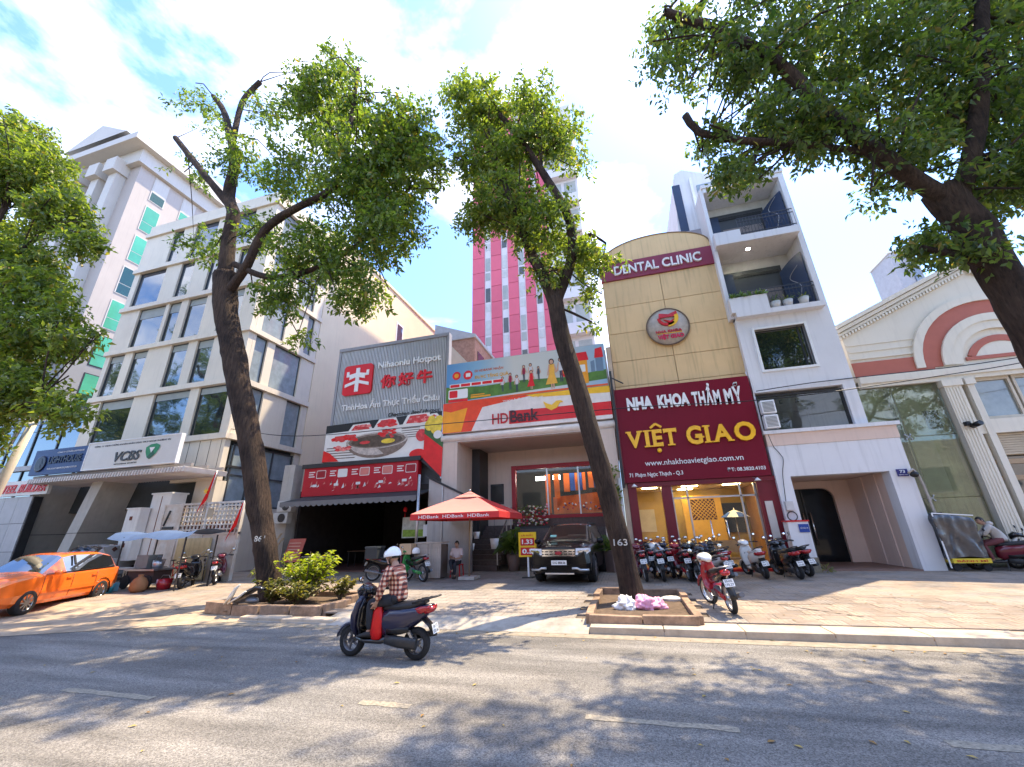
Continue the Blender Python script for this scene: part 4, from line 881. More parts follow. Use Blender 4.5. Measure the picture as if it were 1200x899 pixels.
# billboard
BBd = thing('billboard', 'wide bank billboard of people walking on grass with blue sky print', 'billboard', (-4,16.95,7.7))
def ramp_print(name, stops, z0, z1, hx=None):
    m = bpy.data.materials.new(name); m.use_nodes = True; t = m.node_tree; b = t.nodes['Principled BSDF']; N = t.nodes.new; L = t.links.new
    tc = N('ShaderNodeTexCoord'); s = N('ShaderNodeSeparateXYZ'); L(tc.outputs['Object'], s.inputs[0]); r = N('ShaderNodeMapRange'); r.inputs['From Min'].default_value = z0; r.inputs['From Max'].default_value = z1
    L(s.outputs['X' if hx else 'Z'], r.inputs['Value']); c = N('ShaderNodeValToRGB'); L(r.outputs[0], c.inputs[0])
    for i, (p, col) in enumerate(stops):
        e = c.color_ramp.elements[i] if i < 2 else c.color_ramp.elements.new(p)
        e.position = p; e.color = tuple(col)+(1,)
    L(c.outputs[0], b.inputs['Base Color']); b.inputs['Roughness'].default_value = .4; return m
child(box(-7.9,-.18,16.97,17.24,7.68,9.72), 'panel', mat('billboard_edge', (.4,.4,.4)), BBd)
Y = 16.965
skyp = ramp_print('print_sky', [(0,(.10,.28,.55)), (.22,(.25,.45,.62)), (.45,(.62,.62,.58)), (.7,(.60,.62,.60)), (1,(.28,.45,.60))], -3.8, 3.7, True)
child(flat(MB(), [(-7.88,7.7),(-.2,7.7),(-.2,9.70),(-7.88,9.70)], Y), 'sky_print', skyp, BBd)
grass = mat('print_grass', (.09,.20,.035), .4, var=.35, scale=2)
d = MB(); flat(d, [(-7.88,7.7),(-.2,8.0),(-.2,8.45),(-2,8.3),(-4,8.42),(-6,8.35),(-7.88,8.5)], Y-.002, 0)
flat(d, [(-7.88,7.66),(-7.0,7.70),(-3.0,7.78),(-.2,7.78),(-.2,7.7),(-7.88,7.66)][:5], Y-.003, 1)
child(d, 'grass_print', [grass, mat('print_orange_red', (.75,.10,.015), .4)], BBd)
f = MB()   # printed figures : 0 skin 1 hair 2 yellow 3 red 4 white 5 dark 6 maroon
def fig(x, z, h, c1, skirt, k):
    yy = Y-.005-.003*k; hd = h*.07
    flat(f, [(x-h*.05,z),(x-h*.015,z),(x,z+h*.45),(x-h*.06,z+h*.45)], yy, 0 if skirt else 5); flat(f, [(x+h*.02,z),(x+h*.06,z+.02),(x+h*.05,z+h*.45),(x,z+h*.45)], yy, 0 if skirt else 5)
    if skirt: flat(f, [(x-h*.22,z+h*.15),(x+h*.16,z+h*.16),(x+h*.05,z+h*.6),(x-h*.05,z+h*.6)], yy-.001, c1)
    flat(f, [(x-h*.08,z+h*.45),(x+h*.08,z+h*.45),(x+h*.10,z+h*.82),(x-h*.10,z+h*.82)], yy-.0012, c1)
    flat(f, [(x-h*.16,z+h*.45),(x-h*.11,z+h*.45),(x-h*.06,z+h*.8),(x-h*.1,z+h*.8)], yy-.0014, 0); flat(f, [(x+h*.11,z+h*.5),(x+h*.17,z+h*.55),(x+h*.1,z+h*.8),(x+h*.07,z+h*.78)], yy-.0014, 0)
    flat(f, circ(x, z+h*.91, hd*1.25, 10, rz=hd*1.5), yy-.0015, 1); flat(f, circ(x, z+h*.90, hd*.85, 10, rz=hd*1.1), yy-.0018, 0)
for k, a in enumerate(((-5.0,7.95,.75,4,0),(-4.62,8.0,.85,6,0),(-4.3,7.85,.85,4,0),(-3.95,8.3,.85,6,0),(-3.62,8.3,.9,4,0),(-3.25,8.3,.7,5,0),(-3.6,7.9,.95,3,1),(-2.2,8.1,1.2,4,0),(-2.62,7.82,1.45,2,1))): fig(*a, k)
child(f, 'figure_print', [mat('print_skin', (.62,.36,.26)), mat('print_hair', (.03,.015,.012)), mat('print_dress', (.85,.45,.07)), mat('print_red2', (.72,.02,.03)), mat('print_shirt', (.62,.62,.66)), mat('print_trouser', (.06,.07,.10)), mat('print_maroon', (.30,.02,.06))], BBd)
o = MB()   # printed offers at left, machine and towers at right
y2 = Y-.006
flat(o, circ(-7.35,9.05,.22,14), y2, 0); flat(o, circ(-7.35,9.05,.12,12), y2-.002, 1); flat(o, circ(-6.75,9.02,.24,14), y2, 0); flat(o, rrect(-6.86,-6.62,8.92,9.12,.03), y2-.002, 2)
flat(o, rrect(-7.7,-4.95,8.42,8.62,.03), y2, 2)
for i in range(5): flat(o, rrect(-7.66+i*.55,-7.18+i*.55,8.45,8.59,.03), y2-.002, 0)
flat(o, rrect(-7.75,-6.75,7.86,8.33,.06), y2, 2); flat(o, rrect(-7.7,-7.28,7.92,8.28,.05), y2-.002, 0); flat(o, rrect(-7.75,-6.75,7.70,7.83,.03), y2-.001, 0); flat(o, rrect(-6.6,-5.6,7.82,7.9,.02), y2, 1); flat(o, rrect(-6.6,-5.9,7.94,7.99,.02), y2, 1)
flat(o, circ(-2.0,8.55,.25,16), y2-.01, 0); flat(o, circ(-2.0,8.55,.12,12), y2-.012, 1)
flat(o, [(-1.5,7.85),(-1.0,7.9),(-1.0,9.2),(-1.5,9.25)], y2, 1); flat(o, [(-1.62,9.0),(-.92,9.0),(-1.0,9.42),(-1.55,9.4)], y2-.002, 0); flat(o, rrect(-1.4,-1.1,8.45,8.8,.03), y2-.003, 2)
flat(o, [(-.62,8.4),(-.3,8.4),(-.3,9.5),(-.62,9.4)], y2, 3); flat(o, [(-.66,9.05),(-.26,9.05),(-.3,9.55),(-.6,9.5)], y2-.002, 0); flat(o, [(-.85,8.4),(-.68,8.4),(-.68,8.95),(-.85,8.9)], y2, 3)
child(o, 'offer_print', [mat('print_red2', (.72,.02,.03)), mat('print_orange2', (.85,.35,.03)), WPLAS, mat('print_tower', (.16,.24,.34))], BBd)
letter('DI HDBANK NHẬN', -6.4,-4.95,9.08,9.28,y2-.002, mat('print_brown_red', (.55,.10,.01)), BBd, .004, .02); letter('ĐƯỢC TẶNG QUÀ', -6.4,-4.7,8.72,8.98,y2-.002, mat('print_gold', (.70,.36,.02)), BBd, .004, .03)
# fascia
FA = thing('bank_sign', 'white red and orange fascia sign lettered HDBank with gold bird', 'sign', (-4,16.95,6.2))
child(box(-8.0,-.15,16.95,17.24,6.2,7.66), 'panel', mat('fascia_white', (.76,.70,.66), .4), FA)
Y = 16.945
d = MB(); flat(d, [(-8.0,6.2),(-6.55,6.2),(-6.0,7.3),(-3.2,7.66),(-8.0,7.66)], Y, 0); flat(d, [(-7.98,6.22),(-7.05,6.22),(-6.75,7.35),(-7.6,7.2),(-7.98,7.3)], Y-.002, 1); flat(d, [(-3.5,7.5),(-.15,7.35),(-.15,7.66),(-3.9,7.66)], Y-.001, 2)
flat(d, [(-4.72,6.36),(-.15,6.36),(-.15,6.95),(-3.0,6.95),(-4.72,6.98)], Y-.003, 3)
child(d, 'stripe', [mat('fascia_red_orange', (.78,.06,.015), .4), mat('fascia_orange', (.88,.33,.01), .4, var=.15, scale=1), mat('fascia_yellow', (.88,.50,.02), .4), mat('fascia_red', (.66,.012,.015), .4)], FA)
letter('HD', -5.52,-4.76,6.42,6.9,16.90, mat('letter_bank_red', (.5,.012,.02), .4), FA, .04, .012); letter('Bank', -4.66,-3.35,6.42,6.98,16.90, mat('letter_black_red', (.07,.008,.012), .4), FA, .04, .02)
child(MB().prism([(-3.1,7.25),(-3.0,6.95),(-2.75,6.8),(-2.5,6.9),(-2.35,7.12),(-2.2,7.14),(-2.3,7.22),(-2.5,7.22),(-2.72,7.05),(-2.9,7.12)], 16.90, 16.944), 'bird_emblem', YEL, FA)
letter('www.hdbank.com.vn', -5.0,-3.1,7.45,7.56,16.94, WPLAS, FA, .004); 
# partition, pole, booth
pt = thing('sheet_partition', 'grey sheet metal partition with sloping top beside the umbrella', 'partition', (-8.15,17,.28))
shm = mat('sheet_grey', (.42,.40,.38), .5, metal=.3, var=.08, streak=.2)
child(MB().prism([(-8.4,.28),(-6.35,.28),(-6.35,3.12),(-8.4,4.1)], 16.6, 16.64), 'sheet', shm, pt)
child(MB().bar((-8.5,16.6,4.2),(-6.2,16.6,3.1),.16,.08), 'top_rail', DARK, pt)
child(MB().box(-8.42,-6.33,16.56,16.6,2.62,2.68), 'rail', STEEL, pt); child(MB().box(-6.42,-6.33,16.55,16.66,.28,3.1), 'end_post', STEEL, pt)
child(MB().box(-7.75,-7.69,16.55,16.6,.28,3.75), 'stud', STEEL, pt)
ps = thing('steel_post', 'thin steel post at the corner between restaurant and bank', 'post', (-8.3,15.5,.26)); MB().tube([(0,0,0),(0,0,3.9)], .06, 10).build('shaft', STEEL, ps); MB().box(-.12,.12,-.12,.12,0,.02).build('base_plate', STEEL, ps)
bo = thing('guard_desk', 'grey slatted guard desk beside the steel post', 'desk', (-7.45,15.2,.26))
slm = mat('weathered_slat', (.50,.43,.37), .8, var=.2, rnd_obj=.12)
me = MB().box(-.03,.03,-.012,.012,0,1.18).mesh('slat', slm)
for i in range(15): put('slat', me, bo, (-.5+i*.0705, -.3, .01))
MB().box(-.54,.54,-.28,.28,.02,1.16).build('carcass', mat('desk_dark', (.14,.11,.09), .8), bo); MB().box(-.58,.58,-.34,.32,1.2,1.25).build('top', slm, bo)
# umbrella
um = thing('market_umbrella', 'red square market umbrella with printed rim beside the bank steps', 'umbrella', (-5.75,14.8,.25))
umr = mat('umbrella_red', (.55,.03,.03), .7, var=.06); ump = mat('umbrella_faded', (.62,.22,.18), .7, var=.06)
def pan(u, v, k):
    a, b_ = [((-1,-1),(1,-1)),((1,-1),(1,1)),((1,1),(-1,1)),((-1,1),(-1,-1))][k]; x = a[0]+(b_[0]-a[0])*u; y = a[1]+(b_[1]-a[1])*u
    r = 1.62*(1-v)+.32*v; return (x*r, y*r*.95, 2.22+.62*v**.9-.10*math.sin(PI*v)*math.sin(PI*u))
for k in range(4):
    MB().grid(lambda u, v, k=k: pan(u, v, k), 8, 6).build('panel', ump if k in (0,) else umr, um)
    a = MB(); e = [pan(i/8, 0, k) for i in range(9)]
    for p, q in zip(e, e[1:]): a.poly([(p[0]*1.003,p[1]*1.003,p[2]),(q[0]*1.003,q[1]*1.003,q[2]),(q[0]*1.01,q[1]*1.01,q[2]-.2),(p[0]*1.01,p[1]*1.01,p[2]-.2)])
    a.build('valance', umr, um)
MB().add([(-.45,-.45,2.80),(.45,-.45,2.80),(.45,.45,2.80),(-.45,.45,2.80),(0,0,3.05)], [(0,1,4),(1,2,4),(2,3,4),(3,0,4)]).build('top_vent', ump, um)
MB().ell((0,0,3.07),(.04,.04,.06),8).build('finial', STEEL, um)
MB().tube([(0,0,0),(0,0,3.0)], .03, 8).build('pole', mat('umbrella_pole', (.25,.18,.12), .6), um); MB().box(-.3,.3,-.3,.3,0,.1).build('base', CONC, um)
for sx, sy in ((-1,-1),(1,-1),(1,1),(-1,1)): MB().bar((0,0,2.75),(sx*1.58,sy*1.5,2.2),.025).bar((0,0,2.1),(sx*.8,sy*.76,2.45),.02).build('rib', DARK, um)
text_into(MB(), 'HDBank  HDBank  HDBank', -1.3, 1.3, 2.06, 2.16, -1.57, .004).build('lettering', WPLAS, um)
# yellow price board
yb = thing('price_board', 'yellow standing board with red digits 1.33 beside the black car', 'sign', (-3.68,15.3,.25))
MB().box(-.33,.33,-.03,.03,.68,1.52).build('panel', mat('board_yellow', (.85,.55,.02), .4), yb); MB().box(-.03,.03,-.02,.04,0,.68).build('post', WPLAS, yb); MB().box(-.2,.2,-.2,.2,0,.03).build('base', DARK, yb)
for z, s in ((1.08,'1.33'),(.76,'0.5')):
    flat(MB(), rrect(-.26,.26,z-.02,z+.24,.02), -.034).build('digit_plate', RED, yb); text_into(MB(), s, -.2, .2, z+.03, z+.19, -.042, .006, .03).build('lettering', WPLAS, yb)
text_into(MB(), 'LÃI SUẤT', -.22, .22, 1.38, 1.46, -.036, .004, .01).build('lettering', RED, yb)
# hanging white pots by the steps
for k, (x, y, z, l) in enumerate(((-6.3,17.0,1.55,'small white pot hung highest by the bank steps'),(-6.45,16.8,1.1,'small white pot hung lowest left by the bank steps'),(-5.5,17.0,1.15,'taller white pot hung by the bank handrail'))):
    t = thing('white_pot', l, 'flower pot', (x,y,z), 0, 'white pots by the steps'); r = .15 if k < 2 else .19
    MB().lathe([(r*.7,0),(r,.28+.12*(k == 2)),(r*.85,.28+.12*(k == 2)),(0,.22)], None, 14).build('pot', WPLAS, t)
    MB().tube([(0,0,.2),(0,0,1.6)], .008, 5).build('hanger', DARK, t)
# ---------------------------------------------------------------- dental clinic
tan = mat('tan_panel', (.73,.51,.26), .5, var=.07, scale=.7, streak=.26, rnd_obj=.06)
mar = mat('maroon_panel', (.17,.004,.018), .5, spec=.2, var=.06, scale=1, streak=.06)
marl = mat('maroon_band', (.25,.035,.07), .5, var=.06, scale=1)
DC = thing('dental_building', 'narrow tan panelled clinic front with arched top and maroon band', 'building', (2.7,17.5,.28))
core_t = mat('core_tan', (.35,.25,.15), .8)
child(box(.1,5.4,17.62,26,3.5,14.0), 'core', core_t, DC); child(box(.1,.25,17.5,24,.2,3.5), 'party_wall', core_t, DC); child(box(5.25,5.4,17.5,24,.2,3.5), 'party_wall', core_t, DC)
rows = [7.0,7.72,8.92,10.33,11.74,13.2]
for z0, z1 in zip(rows, rows[1:]):
    for x0, x1 in ((.1,2.76),(2.76,5.4)): child(box(x0+.012,x1-.012,17.5,17.6,z0+.012,z1-.012), 'panel', tan, DC)
child(box(.06,5.42,17.42,17.61,13.2,14.18), 'name_band', marl, DC)
arch = [(.1,14.2),(5.4,14.2),(5.4,14.45)]+[(2.75+2.45*math.cos(a), 14.45+1.0*math.sin(a)) for a in np.linspace(.0, PI, 17)]+[(.1,14.45)]
child(MB().prism(arch, 17.5, 17.75), 'arch_top', tan, DC)
child(MB().tube([(2.75+2.47*math.cos(a), 17.49, 14.45+1.02*math.sin(a)) for a in np.linspace(0, PI, 25)], .03, 6), 'arch_trim', mat('trim_brown', (.25,.17,.1), .6), DC)
letter('DENTAL CLINIC', .72, 4.68, 13.42, 13.92, 17.34, wl_, DC, .08, .02)
child(box(-.12,.085,17.2,17.62,.28,9.6), 'side_edge', mat('edge_beige', (.58,.45,.33), .6, streak=.2), DC)
lg = thing('clinic_emblem', 'round stone disc with red and gold cup emblem on the tan clinic front', 'sign', (2.7,17.4,10.3))
M_ = Matrix.Translation((2.7,17.42,10.29)) @ Matrix.Rotation(PI/2,4,'X')
child(MB().lathe([(.88,-.08),(.88,.06),(0,.06)], M_, 36), 'disc', mat('emblem_stone', (.46,.40,.34), .5, var=.2, scale=6), lg)
child(MB().tube([(2.7+.9*math.cos(a),17.37,10.29+.9*math.sin(a)) for a in np.linspace(0,2*PI,37)], .035, 6, caps=False), 'rim', mat('rim_bronze', (.16,.11,.08), .4, metal=.5), lg)
def arcband(cx, cz, r0, r1, a0, a1, n=14):
    o = [(cx+r1*math.cos(a), cz+r1*math.sin(a)) for a in np.linspace(a0,a1,n)]; i = [(cx+r0*math.cos(a), cz+r0*math.sin(a)) for a in np.linspace(a1,a0,n)]
    return o+i
for nm, a, mt in (('cup', (2.72,10.72,.30,.42,PI*1.02,PI*1.75), RED), ('cup_gold', (2.78,10.68,.26,.42,-PI*.55,PI*.12), YEL)):
    P = arcband(*a); b = MB()
    for i in range(13):
        q = [P[i],P[i+1],P[26-i],P[27-i]]; b.prism(q, 17.28, 17.355)
    child(b, nm, mt, lg)
child(MB().prism([(2.36,10.72),(3.18,10.74),(3.15,10.98),(2.8,10.86),(2.4,10.95)], 17.29, 17.354), 'cup_top', mat('emblem_red', (.55,.03,.05), .4), lg)
child(MB().prism([(2.55,10.62),(2.85,10.38),(3.02,10.62),(2.85,10.52)], 17.285, 17.35), 'cup_heart', RED, lg)
letter('NHA KHOA', 2.15, 3.25, 9.98, 10.1, 17.3, mat('emblem_red', (.55,.03,.05)), lg, .05, .02); letter('VIỆT GIAO', 2.2, 3.3, 9.62, 9.92, 17.3, mat('emblem_pink', (.62,.03,.10), .4), lg, .05, .04)
child(box(2.2,3.25,17.33,17.36,9.935,9.96), 'line', YEL, lg)
# main sign
SG = thing('clinic_sign', 'big maroon clinic sign with white and gold raised lettering', 'sign', (2.7,17.0,3.5))
child(box(.03,5.27,17.02,17.46,3.5,7.44), 'panel', mar, SG)
child(box(-.02,.025,17.0,17.47,3.46,7.48), 'side_trim', mat('sign_side', (.25,.06,.06), .5), SG)
for s, x0, x1, zt, zb in (('NHA',.48,1.52,7.0,6.44),('KHOA',1.72,2.95,6.99,6.42),): letter(s, x0, x1, zb, zt, 16.93, wl_, SG, .09, .05)
letter('T', 3.06, 3.28, 6.37, 6.97, 16.93, wl_, SG, .09, .035); letter('H', 3.31, 3.54, 6.37, 6.97, 16.93, wl_, SG, .09, .035); letter('Ẩ', 3.57, 3.83, 6.36, 7.28, 16.93, wl_, SG, .09, .035); letter('M', 3.86, 4.1, 6.35, 6.96, 16.93, wl_, SG, .09, .035); letter('M', 4.26, 4.54, 6.32, 6.96, 16.93, wl_, SG, .09, .035); letter('Ỹ', 4.58, 4.88, 6.30, 7.2, 16.93, wl_, SG, .09, .035)
gold = mat('letter_gold', (.90,.47,.015), .35)
def serif(s, x0, x1, z0, z1, y, par):
    mb = text_into(MB(), s, x0, x1, z0, z1, y, .1, .025)
    return mb
g = MB()
def cap(mb, ch, x0, x1, z0=4.85, z1=5.54):
    """slab-serif capitals: bold letter plus serif bars"""
    text_into(mb, ch, x0, x1, z0, z1, 16.90, .1, .035)
    w = .22; h_ = .055
    def s(x, z, w=w): mb.box(x-w/2, x+w/2, 16.903, 16.997, z, z+h_)
    c = (x0+x1)/2
    if ch == 'V': s(x0+.08, z1-h_); s(x1-.08, z1-h_)
    if ch == 'I': s(c, z0, .27); s(c, z1-h_, .27)
    if ch == 'A': s(x0+.06, z0); s(x1-.06, z0)
    if ch == 'T': s(c, z0, .28); mb.box(x0-.004, x0+.05, 16.903, 16.997, z1-.17, z1+.003); mb.box(x1-.05, x1+.004, 16.903, 16.997, z1-.17, z1+.003)
    if ch == 'E': mb.box(x1-.05, x1+.004, 16.903, 16.997, z1-.16, z1+.003); mb.box(x1-.05, x1+.004, 16.903, 16.997, z0-.003, z0+.16); mb.box(x0-.06, x0+.05, 16.904, 16.996, z1-h_, z1+.002); mb.box(x0-.06, x0+.05, 16.904, 16.996, z0-.002, z0+h_)
    if ch == 'G': mb.box(x1-.26, x1+.07, 16.903, 16.997, z0+.25, z0+.25+h_)
cap(g, 'V', .30, .90); cap(g, 'I', 1.02, 1.17); cap(g, 'E', 1.30, 1.68); cap(g, 'T', 1.74, 2.24)
cap(g, 'G', 2.58, 3.16, 4.82, 5.57); cap(g, 'I', 3.28, 3.42); cap(g, 'A', 3.56, 4.22); cap(g, 'O', 4.32, 5.06, 4.82, 5.57)
g.bar((1.26,16.95,5.62),(1.48,16.95,5.78),.10,.085).bar((1.48,16.95,5.78),(1.70,16.95,5.62),.098,.085); g.lathe([(.085,-.045),(.085,.045),(0,.045)], Matrix.Translation((1.5,16.95,4.69)) @ Matrix.Rotation(PI/2,4,'X'), 14)
child(g, 'lettering', gold, SG)
letter('www.nhakhoavietgiao.com.vn', .88, 4.45, 4.05, 4.33, 16.985, WPLAS, SG, .03)
letter('71 Phạm Ngọc Thạch - Q.3', .22, 2.24, 3.66, 3.86, 17.0, WPLAS, SG, .015, .012); letter('ĐT: 08.3820.4103', 3.82, 5.12, 3.72, 3.86, 17.0, WPLAS, SG, .015, .012)
for k, x in enumerate((.35, 4.62)):
    t = thing('spot_lamp', ('small white spot lamp under the left end of the maroon sign','small white spot lamp under the right end of the maroon sign')[k], 'lamp', (x,16.9,3.45), 0, 'spot lamps under the clinic sign')
    MB().bar((0,.1,0),(0,-.35,-.12),.03).build('arm', STEEL, t); MB().lathe([(.02,0),(.12,-.1),(.11,-.1),(0,-.02)], Matrix.Translation((0,-.38,-.06)), 12).build('shade', WPLAS, t)
for k, (x, z0, z1) in enumerate(((-.02,3.3,8.3),)):
    t = thing('sign_pole', 'black steel pole at the left edge of the maroon sign', 'pole', (x,16.9,z0))
    child(MB().box(-.09,.0,16.88,16.97,z0,z1), 'shaft', DARK, t); child(MB().bar((-.05,16.9,8.0),(.45,17.3,7.8),.04), 'brace', DARK, t)
dp = thing('drain_pipe', 'pale rusty drain pipe on the corner left of the clinic', 'pipe', (-.2,16.9,.28)); child(MB().tube([(-.2,16.9,.3),(-.2,16.9,3.7)], .06, 8), 'pipe', mat('pipe_white', (.55,.5,.47), .5, streak=.3), dp)
# shop front
SF = thing('clinic_shopfront', 'maroon columns and glass front showing the yellow lit clinic room', 'shopfront', (2.7,17.3,.28))
mc = mat('maroon_column', (.16,.010,.02), .4, streak=.08)
for x0, x1 in ((.1,.42),(1.36,1.72),(4.72,5.38)): child(box(x0,x1,17.15,17.5,.28,3.32), 'column', mc, SF)
child(box(.1,5.4,17.1,17.55,3.32,3.49), 'lintel', mc, SF); child(box(.1,5.3,16.9,17.5,.2,.36), 'step', RED, SF)
child(MB().poly([(.42,17.4,.37),(1.36,17.4,.37),(1.36,17.4,3.32),(.42,17.4,3.32)]), 'glass', glass_mat('shop_glass', (.93,.92,.86), .03), SF)
child(MB().poly([(1.72,17.4,.37),(4.72,17.4,.37),(4.72,17.4,3.32),(1.72,17.4,3.32)]), 'glass', glass_mat('shop_glass', (.93,.92,.86), .03), SF)
for x in (1.72,2.28,4.15,4.66): child(box(x,x+.06,17.36,17.45,.36,3.3), 'mullion', STEEL, SF)
child(box(1.75,4.7,17.36,17.45,2.82,2.88), 'transom', STEEL, SF); child(box(4.85,5.1,17.1,17.16,.6,2.6), 'sign_strip', mat('strip_pale', (.55,.5,.45), .5), SF)
for x in (2.95,3.5): child(MB().tube([(x,17.33,.9),(x,17.33,2.0)], .025, 8), 'door_handle', CHROME, SF)
yw = mat('clinic_yellow_wall', (.50,.36,.10), .6, var=.1); wd = mat('clinic_wood', (.38,.20,.08), .5, var=.2)
RM = thing('clinic_room', 'warm yellow clinic waiting room behind the glass', 'room', (2.7,19.5,.3))
child(box(.26,5.24,21.0,21.1,.3,3.45), 'back_wall', yw, RM); child(box(.26,.32,17.55,21.0,.3,3.45), 'side_wall', wd, RM); child(box(5.18,5.24,17.55,21.0,.3,3.45), 'side_wall', wd, RM)
child(box(.26,5.24,17.56,21.0,.28,.34), 'floor', mat('clinic_floor', (.42,.33,.22), .3), RM); child(box(.26,5.24,17.56,21.0,3.4,3.49), 'ceiling', mat('clinic_ceiling', (.75,.66,.5), .7), RM)
for x, y in ((1.0,18.6),(2.6,18.6),(4.2,18.6),(2.6,20.1)): child(box(x-.3,x+.3,y-.18,y+.18,3.37,3.395), 'ceiling_lamp', mat('warm_lamp', (1,.9,.7), emit=((1,.78,.40), 9)), RM)
child(box(.4,1.3,20.2,20.9,.35,1.3), 'counter', wd, RM); child(box(.5,1.2,20.95,20.99,1.6,2.6), 'poster', mat('poster_pale', (.6,.6,.55)), RM)
child(box(4.05,5.1,20.9,20.98,1.5,2.75), 'screen', mat('screen_blue', (.03,.05,.08), .1), RM)
sc_ = thing('lattice_screen', 'gold framed lattice screen standing inside the clinic', 'screen', (3.2,20.3,.34))
gm = mat('gold_frame', (.72,.42,.06), .45)
child(box(2.4,2.75,20.2,20.3,.34,3.1), 'side_board', gm, sc_); child(box(3.75,4.0,20.2,20.3,.34,3.1), 'side_board', gm, sc_); child(box(2.75,3.75,20.2,20.3,2.93,3.1), 'head_board', gm, sc_); child(box(2.75,3.75,20.2,20.3,.34,2.05), 'foot_board', gm, sc_)
child(box(2.75,3.75,20.32,20.34,2.05,2.93), 'dark_back', mat('maroon_dark', (.09,.02,.02), .6), sc_)
for i in range(12):
    x = 2.75+i*.16-.5
    for s in (1,-1):
        pts = []
        a, c = (x, x+.88) if s == 1 else (x+.88, x)
        t0 = max(0, min(1, (2.77-a)/(c-a))) if c != a else 0; t1 = max(0, min(1, (3.73-a)/(c-a)))
        lo, hi = min(t0,t1), max(t0,t1)
        if s == 1: lo, hi = max(0,(2.77-a)/.88), min(1,(3.73-a)/.88)
        else: lo, hi = max(0,(a-3.73)/.88), min(1,(a-2.77)/.88)
        if hi-lo > .08: child(MB().bar((a+(c-a)*lo,20.25,2.06+.86*lo),(a+(c-a)*hi,20.25,2.06+.86*hi),.03,.03), 'lattice_bar', gm, sc_)
pu = thing('blue_parasol', 'small blue and white parasol open inside the clinic window', 'parasol', (4.1,18.6,.34))
b = MB()
for k in range(8):
    a0, a1 = k*PI/4, (k+1)*PI/4
    for r0, z0, r1, z1, mm in ((0,2.05,.25,1.95,1),(.25,1.95,.55,1.76,(k % 2))): 
        b.add([(r0*math.cos(a0),r0*math.sin(a0),z0),(r0*math.cos(a1),r0*math.sin(a1),z0),(r1*math.cos(a1),r1*math.sin(a1),z1),(r1*math.cos(a0),r1*math.sin(a0),z1)], [(0,3,2,1)], mm)
b.build('canopy', [mat('parasol_blue', (.02,.10,.42), .6), WPLAS], pu); MB().tube([(0,0,0),(0,0,2.12)], .02, 8).build('pole', STEEL, pu); MB().lathe([(.22,0),(.22,.06),(0,.08)], None, 12).build('base', DARK, pu)
bn = thing('waiting_bench', 'dark carved wooden bench outside the clinic glass behind the white scooter', 'bench', (3.3,16.95,.36))
for x in (2.6,4.0): 
    child(MB().tube(resample([(x,16.7,.3),(x-.05,16.7,.6),(x+.06,16.7,.85),(x,17.05,.95),(x,17.1,1.3)], .1), .035, 8), 'arm', wd, bn)
child(box(2.55,4.05,16.7,17.08,.68,.74), 'seat', wd, bn); child(box(2.6,4.0,17.02,17.07,.9,1.3), 'backrest', wd, bn)
for x in (2.65,3.9): child(box(x,x+.06,16.98,17.04,.34,.68), 'leg', wd, bn)
# ---------------------------------------------------------------- white house
wh = mat('house_white', (.70,.69,.70), .6, var=.05, scale=.6, streak=.16)
pk = mat('house_pinkish', (.70,.53,.44), .6, var=.05, scale=.8, streak=.08)  # pinkish paint, its tint warmed further for light bounced into the portal
WH = thing('white_house', 'tall narrow white house with two balconies and an open ground floor portal', 'building', (7.1,17,.28))
WY = 17.15
# portal storey
child(box(5.36,5.84,17,17.45,.26,4.55), 'portal_pier', wh, WH); child(box(8.86,9.5,17,17.5,.24,4.55), 'portal_pier', wh, WH); child(box(5.84,8.86,17.002,17.45,3.42,4.55), 'portal_lintel', wh, WH)
child(box(5.36,9.52,16.98,17.5,4.555,5.0), 'canopy_face', pk, WH); child(box(5.3,9.62,16.9,17.55,5.0,5.13), 'canopy_ledge', wh, WH)
child(box(5.84,9.3,17.46,22,3.45,3.6), 'portal_ceiling', pk, WH); child(box(8.87,9.02,17.5,20.6,.26,3.44), 'portal_side_wall', pk, WH); child(box(5.7,5.83,17.46,20.6,.26,3.44), 'portal_side_wall', wh, WH)
child(box(5.83,8.87,17.0,20.6,.18,.32), 'portal_floor', mat('portal_floor', (.22,.13,.10), .6, var=.2), WH)
# back wall with rounded dark glass doorway
hole = [(8.25,.32),(8.25,2.75)]+[(7.85+.4*math.cos(a), 2.75+.4*math.sin(a)) for a in np.linspace(0,PI/2,6)]+[(5.9,3.15),(5.9,.32)]
bw = MB(); bw.box(8.25,8.87,20,20.15,.32,3.44); bw.box(5.83,8.25,20,20.15,3.15,3.44)
for a0, a1 in zip(np.linspace(0,PI/2,6), np.linspace(0,PI/2,6)[1:]):
    bw.prism([(8.25,3.15),(7.85+.4*math.cos(a1),2.75+.4*math.sin(a1)),(7.85+.4*math.cos(a0),2.75+.4*math.sin(a0))], 20, 20.15)
bw.box(8.25-.0001,8.2501,20,20.15,2.75,3.15)
child(bw, 'portal_back_wall', pk, WH)
child(box(5.85,8.3,20.16,20.2,.32,3.2), 'door_glass', mat('dark_door_glass', (.010,.011,.013), .05, var=.2, spec=.25), WH)
child(box(7.12,7.16,20.11,20.15,.33,3.1), 'door_joint', frame_d, WH)
for x in (7.0,7.26): child(MB().tube([(x,20.05,.95),(x,20.05,2.2)], .025, 8), 'door_handle', CHROME, WH)
for y in (18.0,18.9): child(box(8.84,8.87,y,y+.25,.33,3.43), 'wall_rib', pk, WH)
